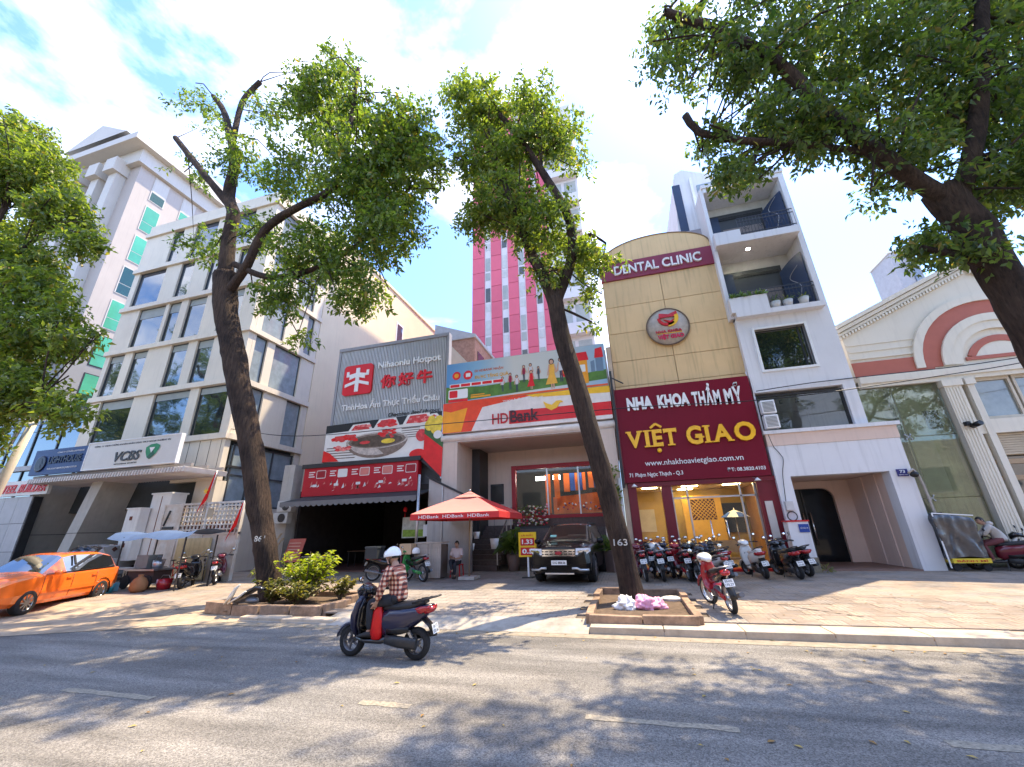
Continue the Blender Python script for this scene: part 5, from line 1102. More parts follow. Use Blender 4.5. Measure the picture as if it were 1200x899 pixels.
# first floor glass
child(box(5.36,5.42,17.2,17.3,5.13,6.72), 'wall_strip', wh, WH); child(box(8.42,8.82,WY,17.5,5.13,6.72), 'wall_strip', wh, WH)
child(MB().poly([(5.42,17.35,5.13),(8.42,17.35,5.13),(8.42,17.35,6.62),(5.42,17.35,6.62)]), 'glass', glass_mat('cafe_glass', (.62,.68,.66), .12), WH)
for a in ((5.42,8.42,17.3,17.4,6.55,6.62),(8.34,8.42,17.3,17.4,5.13,6.55),(5.42,5.5,17.3,17.4,5.13,6.55)): child(box(*a), 'glass_frame', DARK, WH)
child(box(5.42,8.8,21,21.1,4.9,6.9), 'room_wall', mat('room_grey', (.30,.29,.27), .8), WH); child(box(5.42,8.8,17.5,21,6.75,6.85), 'room_ceiling', mat('room_pale', (.6,.6,.58), .8), WH); child(box(5.42,7.6,20.5,20.9,5.1,6.2), 'dark_unit', INT, WH)
for x in (6.0,6.6,7.2): child(MB().lathe([(.05,6.6),(.06,6.45),(0,6.45)], Matrix.Translation((x,18.2,0)), 8), 'ceiling_lamp', BLACK, WH)
# wall above with square window
def wall_with_hole(x0,x1,z0,z1,hx0,hx1,hz0,hz1,y0,y1,mt,par,name):
    m_ = MB(); m_.box(x0,hx0,y0,y1,z0,z1); m_.box(hx1,x1,y0,y1,z0,z1); m_.box(hx0,hx1,y0,y1,z0,hz0); m_.box(hx0,hx1,y0,y1,hz1,z1)
    return child(m_, name, mt, par)
wall_with_hole(5.36,8.82,6.72,10.1,5.95,7.78,7.62,9.42,WY,17.4,wh,WH,'front_wall')
f_ = MB(); t = .09
for a in ((5.86,7.87,WY-.07,WY+.1,9.42,9.51),(5.86,7.87,WY-.07,WY+.1,7.53,7.62),(5.86,5.95,WY-.07,WY+.1,7.62,9.42),(7.78,7.87,WY-.07,WY+.1,7.62,9.42)): f_.box(*a)
w_ = child(f_, 'window_frame', WHITE, WH)
child(box(5.95,7.78,17.3,17.33,7.62,9.42), 'pane', window_mat('house_pane', (.012,.018,.018)), w_); child(box(7.55,7.6,17.26,17.3,7.62,9.42), 'mullion', DARK, w_)
# side walls and slabs of the balcony storeys
child(box(8.6,8.82,WY,24,10.1,17.3), 'side_wall', wh, WH); child(box(8.58,8.8,17.41,24,3.62,10.1), 'side_wall', wh, WH); child(box(5.2,5.36,17.2,24,10.1,17.3), 'side_wall', wh, WH)
for z0, z1, y0 in ((9.98,10.2,16.82),(13.68,14.02,16.85),(17.05,17.35,17.1)): child(box(5.36,8.6,y0 if z0 < 17 else WY,24,z0+.003,z1), 'floor_slab', wh, WH)
child(box(5.3,8.84,WY-.05,24,17.3,17.5), 'roof_edge', wh, WH)
for z0, z1 in ((10.2,13.68),(14.02,17.05)): child(box(5.36,8.6,18.5,18.7,z0,z1), 'back_wall', mat('balcony_wall', (.62,.60,.58), .7), WH)
navy_d = mat('shutter_navy', (.03,.05,.10), .35, var=.1); brown_w = mat('door_grey_brown', (.20,.165,.15), .6, var=.1)
for z, hh in ((10.25,2.85),(14.07,2.45)):
    fr = child(box(5.45,8.15,18.4,18.49,z,z+hh), 'door_frame', frame_d, WH)
    child(box(6.2,7.95,18.37,18.41,z,z+hh*.62), 'door_panel', brown_w, fr); child(box(5.5,6.1,18.37,18.41,z,z+hh-.1), 'door_pane', navy_d, fr)
    gr_ = MB()
    for i in range(14): gr_.lathe([(.09,-.008),(.105,0),(.09,.008)], Matrix.Translation((6.2+i*.135,18.36,z+hh-.28)) @ Matrix.Rotation(PI/2,4,'X'), 8)
    child(gr_, 'scroll_grille', DARK, fr)
for z, x, l in ((10.22,8.5,2.7),(14.06,8.45,2.3)):   # door leaves folded open against the side wall
    lf = MB(); lf.grid(lambda u, v, z=z, l=l: (8.56-.55*(1-u), 18.3-1.0*u, z+l*v*(1-.12*(1-u)**2*(v > .5))), 6, 4); lf.grid(lambda u, v, z=z, l=l: (8.53-.55*(1-u), 18.27-1.0*u, z+l*v*(1-.12*(1-u)**2*(v > .5))), 6, 4)
    d_ = child(lf, 'door_leaf', navy_d, WH)
    child(MB().tube(resample([(8.2,17.85,z+.5),(8.35,17.6,z+1.2),(8.15,17.9,z+1.8),(8.4,17.5,z+2.2)], .1), .015, 5), 'scroll', STEEL, d_)
dl = thing('downlight', 'small lit ceiling light over the lower white balcony', 'lamp', (6.7,17.5,13.66)); MB().lathe([(.11,0),(.12,.02),(0,.02)], None, 14).build('rim', WPLAS, dl); MB().lathe([(.085,-.006),(0,-.006)], None, 14).build('lens', mat('lit_lens', (1,1,.9), emit=((1,.95,.8), 25)), dl)
# planter boxes and railings
child(box(5.22,6.66,16.82,17.12,10.2,10.9), 'planter_box', wh, WH); child(box(5.25,6.33,16.80,17.12,13.66,14.33), 'planter_box', wh, WH)
def railing(label, x0, x1, z0, z1, y):
    t = thing('balcony_railing', label, 'railing', (x0,y,z0), 0, 'balcony railings of the white house'); im = mat('wrought_iron', (.05,.055,.07), .5)
    for z in (z0+.08, z1-.18, z1): child(MB().bar((x0,y,z),(x1,y,z),.035), 'rail', im, t)
    n = int((x1-x0)/.13)
    for i in range(n+1): child(MB().tube([(x0+(x1-x0)*i/n,y,z0),(x0+(x1-x0)*i/n,y,z1)], .009, 5), 'baluster', im, t)
    s_ = MB()
    for i in range(int((x1-x0)/.65)):
        cx = x0+.35+i*.65; s_.tube([(cx+.2*math.cos(a)*(1-a/16), y-.012, (z0+z1)/2-.05+.2*math.sin(a)*(1-a/16)) for a in np.linspace(0,11,26)], .012, 5)
    child(s_, 'scroll', im, t)
railing('wrought iron railing of the upper white balcony', 6.32, 8.58, 14.05, 14.95, 16.9); railing('wrought iron railing of the lower white balcony behind the pots', 5.4, 8.58, 10.25, 11.3, 17.14)
def leafy(mb, n, c, r, leaf, m=0, droop=0):
    for i in range(n):
        a = rnd.random()*6.28; e = rnd.uniform(-.3,1.3); d = Vector((math.cos(a)*math.cos(e), math.sin(a)*math.cos(e), math.sin(e))); p = Vector(c)+d*r*rnd.random()
        l = leaf*rnd.uniform(.6,1.3); s = d.orthogonal().normalized()*l*.25; tip = p+d*l+Vector((0,0,-droop*l)); mid = p+d*l*.5+Vector((0,0,l*.08))
        mb.add([p, mid+s, tip, mid-s], [(0,1,2),(0,2,3)], m)
potm = mat('pot_grey', (.55,.54,.52), .6, var=.1)
for k, (x, z, l) in enumerate(((6.95,10.22,'first pale pot from the planter box on the lower balcony edge'),(7.4,10.22,'middle pale pot on the lower balcony edge'),(7.98,10.24,'pale pot nearest the house corner on the lower balcony'))):
    t = thing('potted_plant', l, 'potted plant', (x,16.98,z), 0, 'pots on the lower balcony'); MB().lathe([(.13,0),(.19,.28),(.17,.28),(0,.22)], None, 14).build('pot', potm, t)
    b = MB(); leafy(b, 40, (0,0,.3), .16, .16); stuff(b.build('foliage', leafC, t))
t = thing('planter_plants', 'light green and flowering plants in the lower balcony planter box', 'plants', (5.95,16.96,10.9)); b = MB()
for x in (-.5,-.2,.1,.4,.6): leafy(b, 40, (x,0,.03), .12, .2, 0)
for x in (-.6,.62): leafy(b, 14, (x,0,.1), .14, .1, 1)
stuff(b.build('foliage', [mat('lime_leaf', (.13,.22,.03), .5), mat('pale_flower', (.7,.68,.68), .5)], t))
# roof room with slanted glazing
rr_ = thing('roof_room', 'white roof room with slanted glass strip above the tan clinic', 'building', (5,19,15)); 
child(MB().prism([(4.1,14.9),(6.5,14.9),(6.5,19.4),(5.0,20.2),(4.6,20.0)], 18.6, 24), 'walls', wh, rr_)
child(box(4.35,4.75,18.55,18.6,15.6,19.2), 'strip_window', navy_d, rr_); child(box(5.55,6.4,18.55,18.6,16.2,18.9), 'strip_window', mat('light_glass', (.25,.3,.33)), rr_)
child(MB().bar((5.3,18.5,15.3),(5.3,18.5,19.4),.12), 'mullion', WHITE, rr_); child(box(3.2,5.2,18.3,18.6,15.2,15.9), 'low_roof', mat('lead_grey', (.3,.28,.3), .6), rr_)
# outdoor units, blue plates, letterbox pillar
for k, z in enumerate((5.2,5.78)):
    t = thing('air_conditioner', ('lower white outdoor unit between the maroon sign and cafe glass','upper white outdoor unit between the maroon sign and cafe glass')[k], 'air conditioner', (5.62,16.95,z), 0, 'outdoor units beside the clinic sign')
    MB().box(-.2,.28,-.14,.14,0,.52).build('casing', WPLAS, t, bevel=.02)
    for i in range(8): MB().box(-.16,.22,-.155,-.142,.06+i*.052,.085+i*.052).build('slat', mat('grille_grey', (.2,.2,.2), .5), t)
np_ = thing('number_plate', 'small dark blue house number plate 73 on the white portal', 'sign', (9.2,16.98,3.35)); child(box(9.05,9.36,16.965,16.995,3.22,3.46), 'plate', mat('plate_blue', (.03,.03,.16), .4), np_)
letter('73', 9.13,9.28,3.33,3.43,16.96, WPLAS, np_, .004, .02); letter('PHẠM NGỌC THẠCH', 9.08,9.33,3.25,3.29,16.96, WPLAS, np_, .004)
gp = thing('gate_pillar', 'white pillar with red cap line and mossy base beside the black scooter', 'pillar', (5.55,16.6,.26))
child(box(5.2,5.82,16.45,16.9,.74,1.86), 'shaft', wh, gp); child(box(5.17,5.85,16.42,16.93,1.86,1.91), 'cap', RED, gp); child(box(5.18,5.84,16.43,16.92,.2,.74), 'base', mat('mossy_base', (.22,.19,.14), .9, var=.4, scale=5, bump=.5), gp)
sn = thing('street_plate', 'blue lettered plate on the white pillar', 'sign', (5.6,16.4,1.5)); child(box(5.5,5.8,16.425,16.447,1.52,1.78), 'plate', mat('plate_blue2', (.02,.06,.28), .4), sn); letter('CẤM ĐẬU XE', 5.53,5.77,1.62,1.7,16.42, WPLAS, sn, .003)
gm_ = thing('electric_meter', 'meter box and cable coil on the wall above the white pillar', 'meter', (5.5,16.95,2.3)); child(box(5.42,5.66,16.85,17,2.25,2.55), 'box', potm, gm_)
child(MB().tube([(5.55+.15*math.cos(a),16.9,2.05+.15*math.sin(a)) for a in np.linspace(0,12,40)], .018, 5), 'cable_coil', BLACK, gm_)
child(MB().tube(resample([(5.45,16.98,5.1),(5.55,16.98,4.5),(5.75,16.97,4.1),(5.6,16.96,3.5),(5.48,16.95,2.55)], .15), .012, 5), 'cable', BLACK, gm_)
# ---------------------------------------------------------------- classical building on the right
cr_ = mat('pediment_cream', (.70,.645,.54), .6, var=.05, scale=.6, streak=.10); ter = mat('terracotta', (.42,.125,.085), .6, var=.06)
RB = thing('classical_building', 'cream pedimented building with terracotta arch band and fluted pilasters', 'building', (14.2,18,.2))
CX = 14.2; Y0 = 18.0
child(MB().prism([(9.4,7.0),(19,7.0),(19,9.4),(CX,11.6),(9.4,9.4)], Y0+.1, Y0+.5), 'pediment_wall', cr_, RB)
child(box(9.4,19,Y0+.5,34,.2,9.3), 'body', cr_, RB); child(MB().prism([(9.3,9.3),(19.1,9.3),(CX,11.5)], Y0+.5, 34), 'gable', cr_, RB)
for s in (-1,1):
    for k, (o, dd, th) in enumerate(((.0,.30,.16),(-.19,.22,.14),(-.36,.14,.1))):
        child(MB().bar((CX+s*5.0,Y0+.1-dd/2+.05,9.38+o),(CX,Y0+.1-dd/2+.05,11.62+o),dd,th,0,(0,0,1)), 'raking_cornice', cr_, RB)
den = MB()
for i in range(40):
    for s in (-1,1):
        t_ = i/40; den.box(CX+s*(4.9-4.9*t_)-.035, CX+s*(4.9-4.9*t_)+.035, Y0-.02, Y0+.1, 8.86+2.23*t_, 8.98+2.23*t_)
stuff(child(den, 'dentils', cr_, RB))
for z, dd in ((8.55,.03),(8.25,.035),(7.93,.07)): child(box(9.45,11.75,Y0+.1-dd,Y0+.1,z,z+.07), 'string_course', cr_, RB)
child(box(9.4,12.0,Y0+.05,Y0+.098,7.16,7.8), 'terracotta_band', ter, RB); child(box(16.4,19,Y0+.05,Y0+.098,7.16,7.8), 'terracotta_band', ter, RB)
def ringpart(r0, r1, y, mt, name, cz=7.3, a0=0., a1=PI, n=24):
    b = MB(); A = np.linspace(a0,a1,n)
    for p, q in zip(A, A[1:]):
        b.prism([(CX+r1*math.cos(p),cz+r1*math.sin(p)),(CX+r1*math.cos(q),cz+r1*math.sin(q)),(CX+r0*math.cos(q),cz+r0*math.sin(q)),(CX+r0*math.cos(p),cz+r0*math.sin(p))], y, Y0+.1)
    return child(b, name, mt, RB)
ringpart(1.92,2.5,Y0+.04,ter,'terracotta_arch'); ringpart(2.5,2.78,Y0-.02,cr_,'arch_moulding'); ringpart(1.62,1.92,Y0-.05,cr_,'arch_moulding'); ringpart(1.3,1.62,Y0+.0,cr_,'arch_reveal')
b = MB(); 
for r0, r1, m_ in ((.9,1.1,0),(0,.9,1)):
    A = np.linspace(.5,PI-.5,16)
    for p, q in zip(A, A[1:]): b.prism([(CX+r1*1.1*math.cos(p),6.95+r1*1.25*math.sin(p)),(CX+r1*1.1*math.cos(q),6.95+r1*1.25*math.sin(q)),(CX+r0*1.1*math.cos(q)+.0,6.95+max(r0*1.25*math.sin(q),.58)),(CX+r0*1.1*math.cos(p),6.95+max(r0*1.25*math.sin(p),.58))], Y0+.06-.02*(m_ == 0), Y0+.1, m_)
child(b, 'lunette', [ter, cr_], RB); child(box(CX-1.15,CX+1.15,Y0+.035,Y0+.1,7.42,7.55), 'lunette_base', ter, RB)
child(box(9.4,19,Y0-.12,Y0+.1,6.86,7.15), 'entablature', cr_, RB); child(box(9.4,19,Y0-.05,Y0+.12,6.7,6.86), 'entablature', cr_, RB)
for x in (11.92,12.62,15.3,16.0):
    w_ = .52 if x in (11.92,16.0) else .2
    p_ = child(box(x,x+w_,Y0-.1,Y0+.2,.25,6.7), 'pilaster', cr_, RB); child(box(x-.05,x+w_+.05,Y0-.16,Y0+.2,6.45,6.698), 'capital', cr_, p_)
    if w_ > .3:
        for k in range(5): child(box(x+.05+k*.092,x+.09+k*.092,Y0-.12,Y0-.1,.3,6.4), 'flute', cr_, p_)
for x0, x1 in ((12.85,14.05),(14.12,15.3)):
    f_ = MB(); f_.box(x0,x0+.08,Y0+.12,Y0+.25,5.15,6.7); f_.box(x1-.08,x1,Y0+.12,Y0+.25,5.15,6.7); f_.box(x0+.08,x1-.08,Y0+.12,Y0+.25,6.6,6.7); f_.box(x0+.08,x1-.08,Y0+.12,Y0+.25,5.15,5.25)
    w_ = child(f_, 'window', mat('window_cream', (.55,.48,.38), .5), RB); child(MB().poly([(x0+.08,Y0+.2,5.25),(x1-.08,Y0+.2,5.25),(x1-.08,Y0+.2,6.6),(x0+.08,Y0+.2,6.6)]), 'pane', mat('pale_pane', (.22,.24,.23), .06, spec=.9, var=.3, scale=1.5), w_)
child(box(12.45,16.0,Y0-.05,Y0+.3,4.62,5.12), 'sill_band', cr_, RB)
shut = mat('shutter_tan', (.48,.40,.29), .5)
rs_ = child(box(12.5,16,Y0+.16,Y0+.3,3.85,4.62), 'roller_box', shut, RB)
for i in range(9): child(box(12.52,15.98,Y0+.11,Y0+.158,3.87+i*.083,3.935+i*.083), 'shutter_slat', shut, rs_)
brn = mat('frame_brown', (.36,.25,.15), .5); child(box(12.5,16,Y0+.2,Y0+.24,.3,3.8), 'shop_glass', window_mat('door_glass', (.012,.014,.016)), RB)
for z in (3.55,3.0): child(box(12.45,16,Y0+.1,Y0+.19,z,z+.16), 'shop_rail', brn, RB)
for x in (12.48,13.6): child(box(x,x+.1,Y0+.1,Y0+.191,3.16,3.55), 'shop_rail', brn, RB)
child(box(12.9,13.3,Y0+.19,Y0+.199,2.1,2.5), 'door_sticker', mat('sticker_grey', (.4,.42,.42), .5), RB)
# green tinted glass screen between the two houses
GS = thing('glass_screen', 'greenish bolted glass screen between the white portal and the pilaster', 'glass wall', (10.6,18,.25))
gg = glass_mat('green_glass', (.90,.93,.80), .10)
for x0, x1 in ((8.9,10.35),(10.4,11.85)):
    for z0, z1 in ((.3,2.5),(2.53,4.7),(4.73,6.72)): child(box(x0,x1,Y0+.1,Y0+.12,z0,z1), 'pane', gg, GS)
for z in (2.51,4.71):
    s_ = MB()
    for a in range(4): s_.bar((10.375,Y0+.02,z),(10.375+.12*math.cos(a*PI/2+PI/4),Y0+.07,z+.12*math.sin(a*PI/2+PI/4)),.025)
    for a in range(4): s_.ell((10.375+.12*math.cos(a*PI/2+PI/4),Y0+.08,z+.12*math.sin(a*PI/2+PI/4)),(.035,.03,.035),8)
    child(s_, 'spider_fitting', STEEL, GS)
child(box(10.34,10.41,Y0+.16,Y0+.45,.3,6.7), 'glass_fin', mat('fin_grey', (.4,.42,.36), .3), GS)
back = mat('court_wall', (.56,.56,.42), .8, var=.2, streak=.3); child(box(8.9,11.9,Y0+.47,Y0+.497,.2,6.75), 'court_wall', back, GS)
child(box(10.55,11.3,Y0+.44,Y0+.465,2.7,6.2), 'painted_reflection', mat('reflected_white', (.66,.66,.58), .8), GS); child(box(11.3,11.75,Y0+.41,Y0+.46,5.0,5.7), 'dark_vent', DARK, GS)  # reflection of the white house put in as a pale sheet behind the glass
cc = thing('security_camera', 'black security camera bracketed on the fluted pilaster', 'camera', (12.2,17.85,4.9))
MB().tube([(0,-.02,0),(.05,-.35,.05)], .09, 10).build('body', BLACK, cc); MB().bar((0,.05,.1),(.02,-.15,.05),.05).build('bracket', BLACK, cc); MB().box(-.2,-.08,-.12,.02,.02,.16).build('junction_box', BLACK, cc)
cp = thing('curved_pole', 'thin grey pole with hooked top leaning at the portal corner', 'pole', (9.7,17,.26))
child(MB().tube(resample([(9.72,17.0,.25),(9.68,16.95,1.8),(9.62,16.9,2.9),(9.55,16.85,3.25),(9.42,16.8,3.42),(9.25,16.75,3.3)], .2), .035, 8), 'pole', mat('pole_grey', (.38,.34,.3), .6), cp)
child(MB().ell((9.42,16.8,3.25),(.14,.08,.1),10), 'lamp_head', BLACK, cp)
# far block behind
fb_ = thing('far_block', 'grey tower block far behind the pediment', 'building', (26,38,0)); child(box(25.4,27.2,38,41,0,24.4), 'walls', mat('far_grey', (.36,.36,.39), .7), fb_); child(box(26.5,27.0,37.9,37.99,20,24), 'window_strip', bglass, fb_); child(box(25.3,27.3,37.9,41.1,24.4,24.6), 'roof_slab', WHITE, fb_)
# pink tower
PT = thing('pink_tower', 'tall pink tower with vertical white window strips behind the billboard', 'building', (-6,30,0))
pkm = mat('pink_panel', (.62,.115,.17), .5, var=.06, scale=.8, rnd_obj=.06); whs = mat('white_strip', (.62,.60,.62), .5, var=.05)
child(box(-11.6,-4.9,30.15,44,0,44), 'core', mat('core_pink', (.5,.12,.16), .7), PT); 
child(box(-4.88,-1.0,30.3,44,0,44), 'white_wing', whs, PT)
XS = [-11.6,-10.25,-9.65,-8.75,-8.15,-7.25,-6.65,-5.75,-5.2]
FH = 1.68
for i in range(0, 22):
    z = 9.6+i*FH
    for a, c in ((-11.6,-10.4),(-9.75,-8.75),(-8.1,-7.15),(-6.5,-5.6-.0),(-4.95,-4.2)): child(box(a+.0,c,30,30.16,z+.02,z+FH-.02), 'pink_panel', pkm, PT)
    for a in (-10.4,-8.75,-7.15,-5.6):
        s_ = child(box(a+.01,a+.64,30.08,30.17,z,z+FH), 'window_strip', whs, PT)
        child(box(a+.1,a+.54,30.055,30.085,z+(.1 if i % 2 else .75),z+FH-.12), 'pane', (mat('strip_pane_a', (.34,.36,.34), .15), mat('strip_pane_b', (.5,.5,.49), .3), mat('strip_pane_c', (.10,.11,.11), .1))[(0,1,0,1,2)[(i*3+int(a*7)) % 5]], s_)
for k, z in enumerate((10,13.4,16.8,20.2,23.6,27,30.4,33.8,37.2)):
    b_ = child(box(-4.0,-1.0,29.6,30.3,z,z+1.0), 'balcony', whs, PT); child(box(-3.9,-2.6,30.24,30.31,z+1.05,z+3.0), 'balcony_window', mat('strip_pane_a', (.3,.3,.3)), PT); child(box(-2.3,-1.2,30.24,30.31,z+1.05,z+3.0), 'balcony_window', mat('strip_pane_a', (.3,.3,.3)), PT)
# roofs between hotpot sign and tower
bh = thing('brick_rooftop', 'old brick and grey rooftop peeping out behind the hotpot sign', 'building', (-9,24,0)); child(box(-11.4,-8.5,22.5,30,0,14.0), 'walls', mat('old_brick', (.36,.20,.15), .9, var=.3, scale=4), bh); child(MB().prism([(-11.4,14),(-8.4,14),(-8.4,14.2),(-11.4,15.4)], 22.4, 30), 'roof', mat('roof_grey', (.4,.4,.42), .7), bh)
child(box(-8.52,-8.45,23,24.2,11.5,13.2), 'window', bglass, bh)
# the cable across the street front
for nm, pts, l in (('overhead_cable', [(-42,15.8,9.2),(-29.7,15.8,8.6),(-20.8,15.8,7.45),(-15.1,15.7,6.45),(-7.4,15.6,6.3),(.44,15.6,6.2),(5.5,15.6,6.0),(11,15.7,6.3),(14,15.8,6.6),(26,16,8)], 'long thin black cable strung across all the shop fronts'),
                   ('overhead_cable', [(5.4,16.9,6.72),(7.4,16.95,6.85),(9.4,17.2,6.95),(14,17.5,7.15),(22,17.6,8)], 'shorter black cable from the maroon sign past the terracotta arch')):
    t = tag(MB().tube(resample(pts, .8), .018, 5).build(nm, BLACK), l, 'cable', 'overhead cables')
# ---------------------------------------------------------------- motorbikes
PLATE = mat('number_plate_white', (.78,.78,.76), .5); LENS = mat('red_lens', (.34,.008,.012), .15, spec=.8); AMB = mat('amber_lens', (.8,.3,.02), .2)
CLEAR = mat('headlight_glass', (.80,.82,.84), .06, var=.2, scale=20); SEAT = mat('seat_vinyl', (.02,.02,.022), .5); ENG = mat('engine_grey', (.16,.16,.17), .45, metal=.5, var=.2); MIRROR = mat('mirror_glass', (.75,.78,.8), .04, metal=1)
def paint(name, col): return mat(name, col, .22, var=.04, coat=.6)
def wheel(par, x, r, w, spoke, name='wheel'):
    t = MB(); M_ = Matrix.Translation((x,0,r)) @ Matrix.Rotation(PI/2,4,'X')
    ro = [(r-w*.9,-w*.55),(r-w*.35,-w*.62),(r-w*.08,-w*.4),(r,0),(r-w*.08,w*.4),(r-w*.35,w*.62),(r-w*.9,w*.55)]
    ring = [[M_ @ Vector((a*math.cos(2*PI*k/24), a*math.sin(2*PI*k/24), z)) for k in range(24)] for a, z in ro+[ro[0]]]
    t.rings(ring, 0, True, False)
    o = t.build(name, RUBBER, par)
    b = MB(); a0 = r-w*.85
    b.rings([[M_ @ Vector((a*math.cos(2*PI*k/24), a*math.sin(2*PI*k/24), z)) for k in range(24)] for a, z in ((a0,-w*.5),(a0-.02,-w*.35),(a0-.02,w*.35),(a0,w*.5),(a0+.012,0),(a0,-w*.5))], 0, True, False)
    b.lathe([(.045,-w*.7),(.045,w*.7),(0,w*.7)], M_, 12)
    n = 5 if not spoke else 18
    for k in range(n):
        a = 2*PI*k/n; d = Vector((math.cos(a),0,math.sin(a))); b.bar(Vector((x,0,r))+d*.03, Vector((x,0,r))+d*(a0-.01), .006 if spoke else .035, .006 if spoke else .02)
    b.build('rim', STEEL if spoke else ENG, o); return o
def plate_txt(par, s1, s2, x, z, tilt=.25, facing=-1):
    b = MB().box(-.095,.095,-.004,.004,-.07,.07); p = b.build('number_plate', PLATE, par, (x,0,z), (tilt,0,PI/2*facing))
    q = MB(); text_into(q, s1, -.07,.07,.01,.055,-.0055,.001,.015); text_into(q, s2, -.08,.08,-.055,-.01,-.0055,.001,.015); q.build('lettering', BLACK, p); return p
_pl = [0]
def motorbike(label, kind, loc, rz, c1, c2=None, lean=.09, steer=.25, seatm=None, mirrors=True, rack=False, group='motorbikes parked by the buildings', cat='motorbike', sc=1., plate=True, stand=True, cowl=None):
    t = thing('motorbike' if kind == 'under' else 'scooter', label, 'motorbike' if kind == 'under' else 'scooter', loc, rz, group)
    t.rotation_euler = (-lean, 0, rz); t.scale = (sc, sc, sc); c2 = c2 or BLACK; sm = seatm or SEAT
    under = kind == 'under'; r = .29 if under else .235; w = .075 if under else .095; xf, xr = .62, -.60
    wheel(t, xr, r, w, under)
    fw = bpy.data.objects.new('front_end', None); COL.objects.link(fw); fw.parent = t; fw.location = (.36,0,.0); fw.rotation_euler = (0,0,steer)
    o_ = lambda mb, n, mt: (mb.xf(Matrix.Translation((-.36,0,0))).build(n, mt, fw))
    # front wheel group is turned with the handlebar
    wb = MB(); 
    wt = wheel(fw, xf-.36, r, w, under)
    fk = MB()
    for s in (-1,1): fk.tube([(xf,s*.075,r),(xf-.1,s*.07,r+.28),(.40,s*.06,.72)], .02, 8)
    o_(fk, 'fork', ENG)
    R = []
    for k in range(9):
        a = .25+k*(2.3/8); rr = r+.035; c = Vector((xf+rr*math.cos(a),0,r+rr*math.sin(a))); hw = .06*(1-.12*abs(k-4)/4) if under else .075
        R.append([c+Vector((0,-hw,-.03)), c+Vector((math.cos(a)*.02,-hw*.7,.015)), c+Vector((math.cos(a)*.025,hw*.7,.015)), c+Vector((0,hw,-.03)), c+Vector((0,hw*.7,-.015)), c+Vector((0,-hw*.7,-.015))])
    o_(MB().rings(R), 'front_fender', c1)
    hb = MB(); zb = .98 if under else 1.0
    hb.tube([(.22,.36,zb-.02),(.30,.22,zb+.01),(.36,.08,zb-.01),(.36,-.08,zb-.01),(.30,-.22,zb+.01),(.22,-.36,zb-.02)], .014, 8); o_(hb, 'handlebar', DARK)
    g = MB()
    for s in (-1,1): g.tube([(.27,s*.27,zb),(.20,s*.385,zb-.025)], .021, 8); g.bar((.33,s*.27,zb+.01),(.28,s*.40,zb),.012)
    o_(g, 'grip', BLACK)
    cw = MB().sweep([(.24,zb-.06),(.32,zb+.0),(.42,zb+.03),(.50,zb-.03),(.53,zb-.12)], [(.06,.03),(.14,.06),(.17,.085),(.13,.08),(.05,.03)], 14, 2.4); o_(cw, 'handlebar_cowl', cowl or (c1 if under else c2))
    hl = MB().sweep([(.44,zb-.02),(.50,zb-.04),(.545,zb-.08)], [(.12,.05),(.105,.055),(.05,.03)], 12, 2.6); o_(hl, 'headlight', CLEAR)
    if mirrors:
        for s in (-1,1):
            mi = MB().tube([(.30,s*.24,zb+.01),(.29,s*.30,zb+.12),(.28,s*.36,zb+.18)], .007, 6); mo = o_(mi, 'mirror', BLACK)
            MB().ell((.285-.36,s*.38,zb+.21), (.02,.065,.045), 10, 0, 6).build('mirror_shell', BLACK, mo); MB().ell((.268-.36,s*.38,zb+.21), (.008,.056,.037), 10, 0, 6).build('mirror_face', MIRROR, mo)
    if under:
        MB().sweep([(.36,.93),(.42,.80),(.44,.62),(.38,.42),(.24,.30)], [(.10,.04),(.15,.05),(.19,.04),(.19,.03),(.15,.02)], 14, 2.5).build('leg_shield', c1, t)
        MB().sweep([(.40,.62),(.25,.60),(.08,.60),(-.1,.62)], [(.06,.10),(.055,.06),(.06,.055),(.09,.06)], 12).build('centre_spine', c2, t)
        MB().sweep([(.05,.60),(-.2,.62),(-.45,.68),(-.72,.76),(-.90,.80)], [(.08,.08),(.125,.10),(.135,.10),(.10,.07),(.04,.03)], 14, 2.6).build('side_panel', c2, t)
        MB().sweep([(-.3,.70),(-.6,.745),(-.85,.80)], [(.142,.03),(.122,.035),(.06,.02)], 14, 2.6).build('tail_cowl', c1, t)
        MB().sweep([(.10,.71),(0,.745),(-.25,.765),(-.5,.795),(-.72,.845)], [(.05,.02),(.10,.045),(.135,.05),(.13,.05),(.08,.025)], 14, 2.8).build('seat', sm, t)
        MB().ell((.05,0,.34),(.20,.10,.11),12).box(-.1,.2,-.12,.12,.26,.36).build('engine', ENG, t)
        MB().sweep([(-.02,.36),(-.3,.33),(-.62,.30)], [(.02,.05),(.02,.055),(.02,.05)], 10, 3, 0, .09).build('chain_cover', c1, t)
        R = []
        for k in range(8):
            a = 1.35+k*(1.75/7); rr = r+.04; c = Vector((xr+rr*math.cos(a),0,r+rr*math.sin(a))); hw = .06
            R.append([c+Vector((0,-hw,0)), c+Vector((math.cos(a)*.02,-hw,.012)), c+Vector((math.cos(a)*.02,hw,.012)), c+Vector((0,hw,0))])
        MB().rings(R).build('rear_fender', BLACK, t)
        MB().sweep([(-.78,.78),(-.87,.775),(-.925,.765)], [(.10,.055),(.09,.05),(.04,.025)], 12, 2.6).build('tail_light', LENS, t)
        MB().tube([(-.55,.12,.86),(-.80,.13,.88),(-.92,.06,.90),(-.92,-.06,.90),(-.80,-.13,.88),(-.55,-.12,.86)], .012, 8).build('grab_rail', STEEL, t)
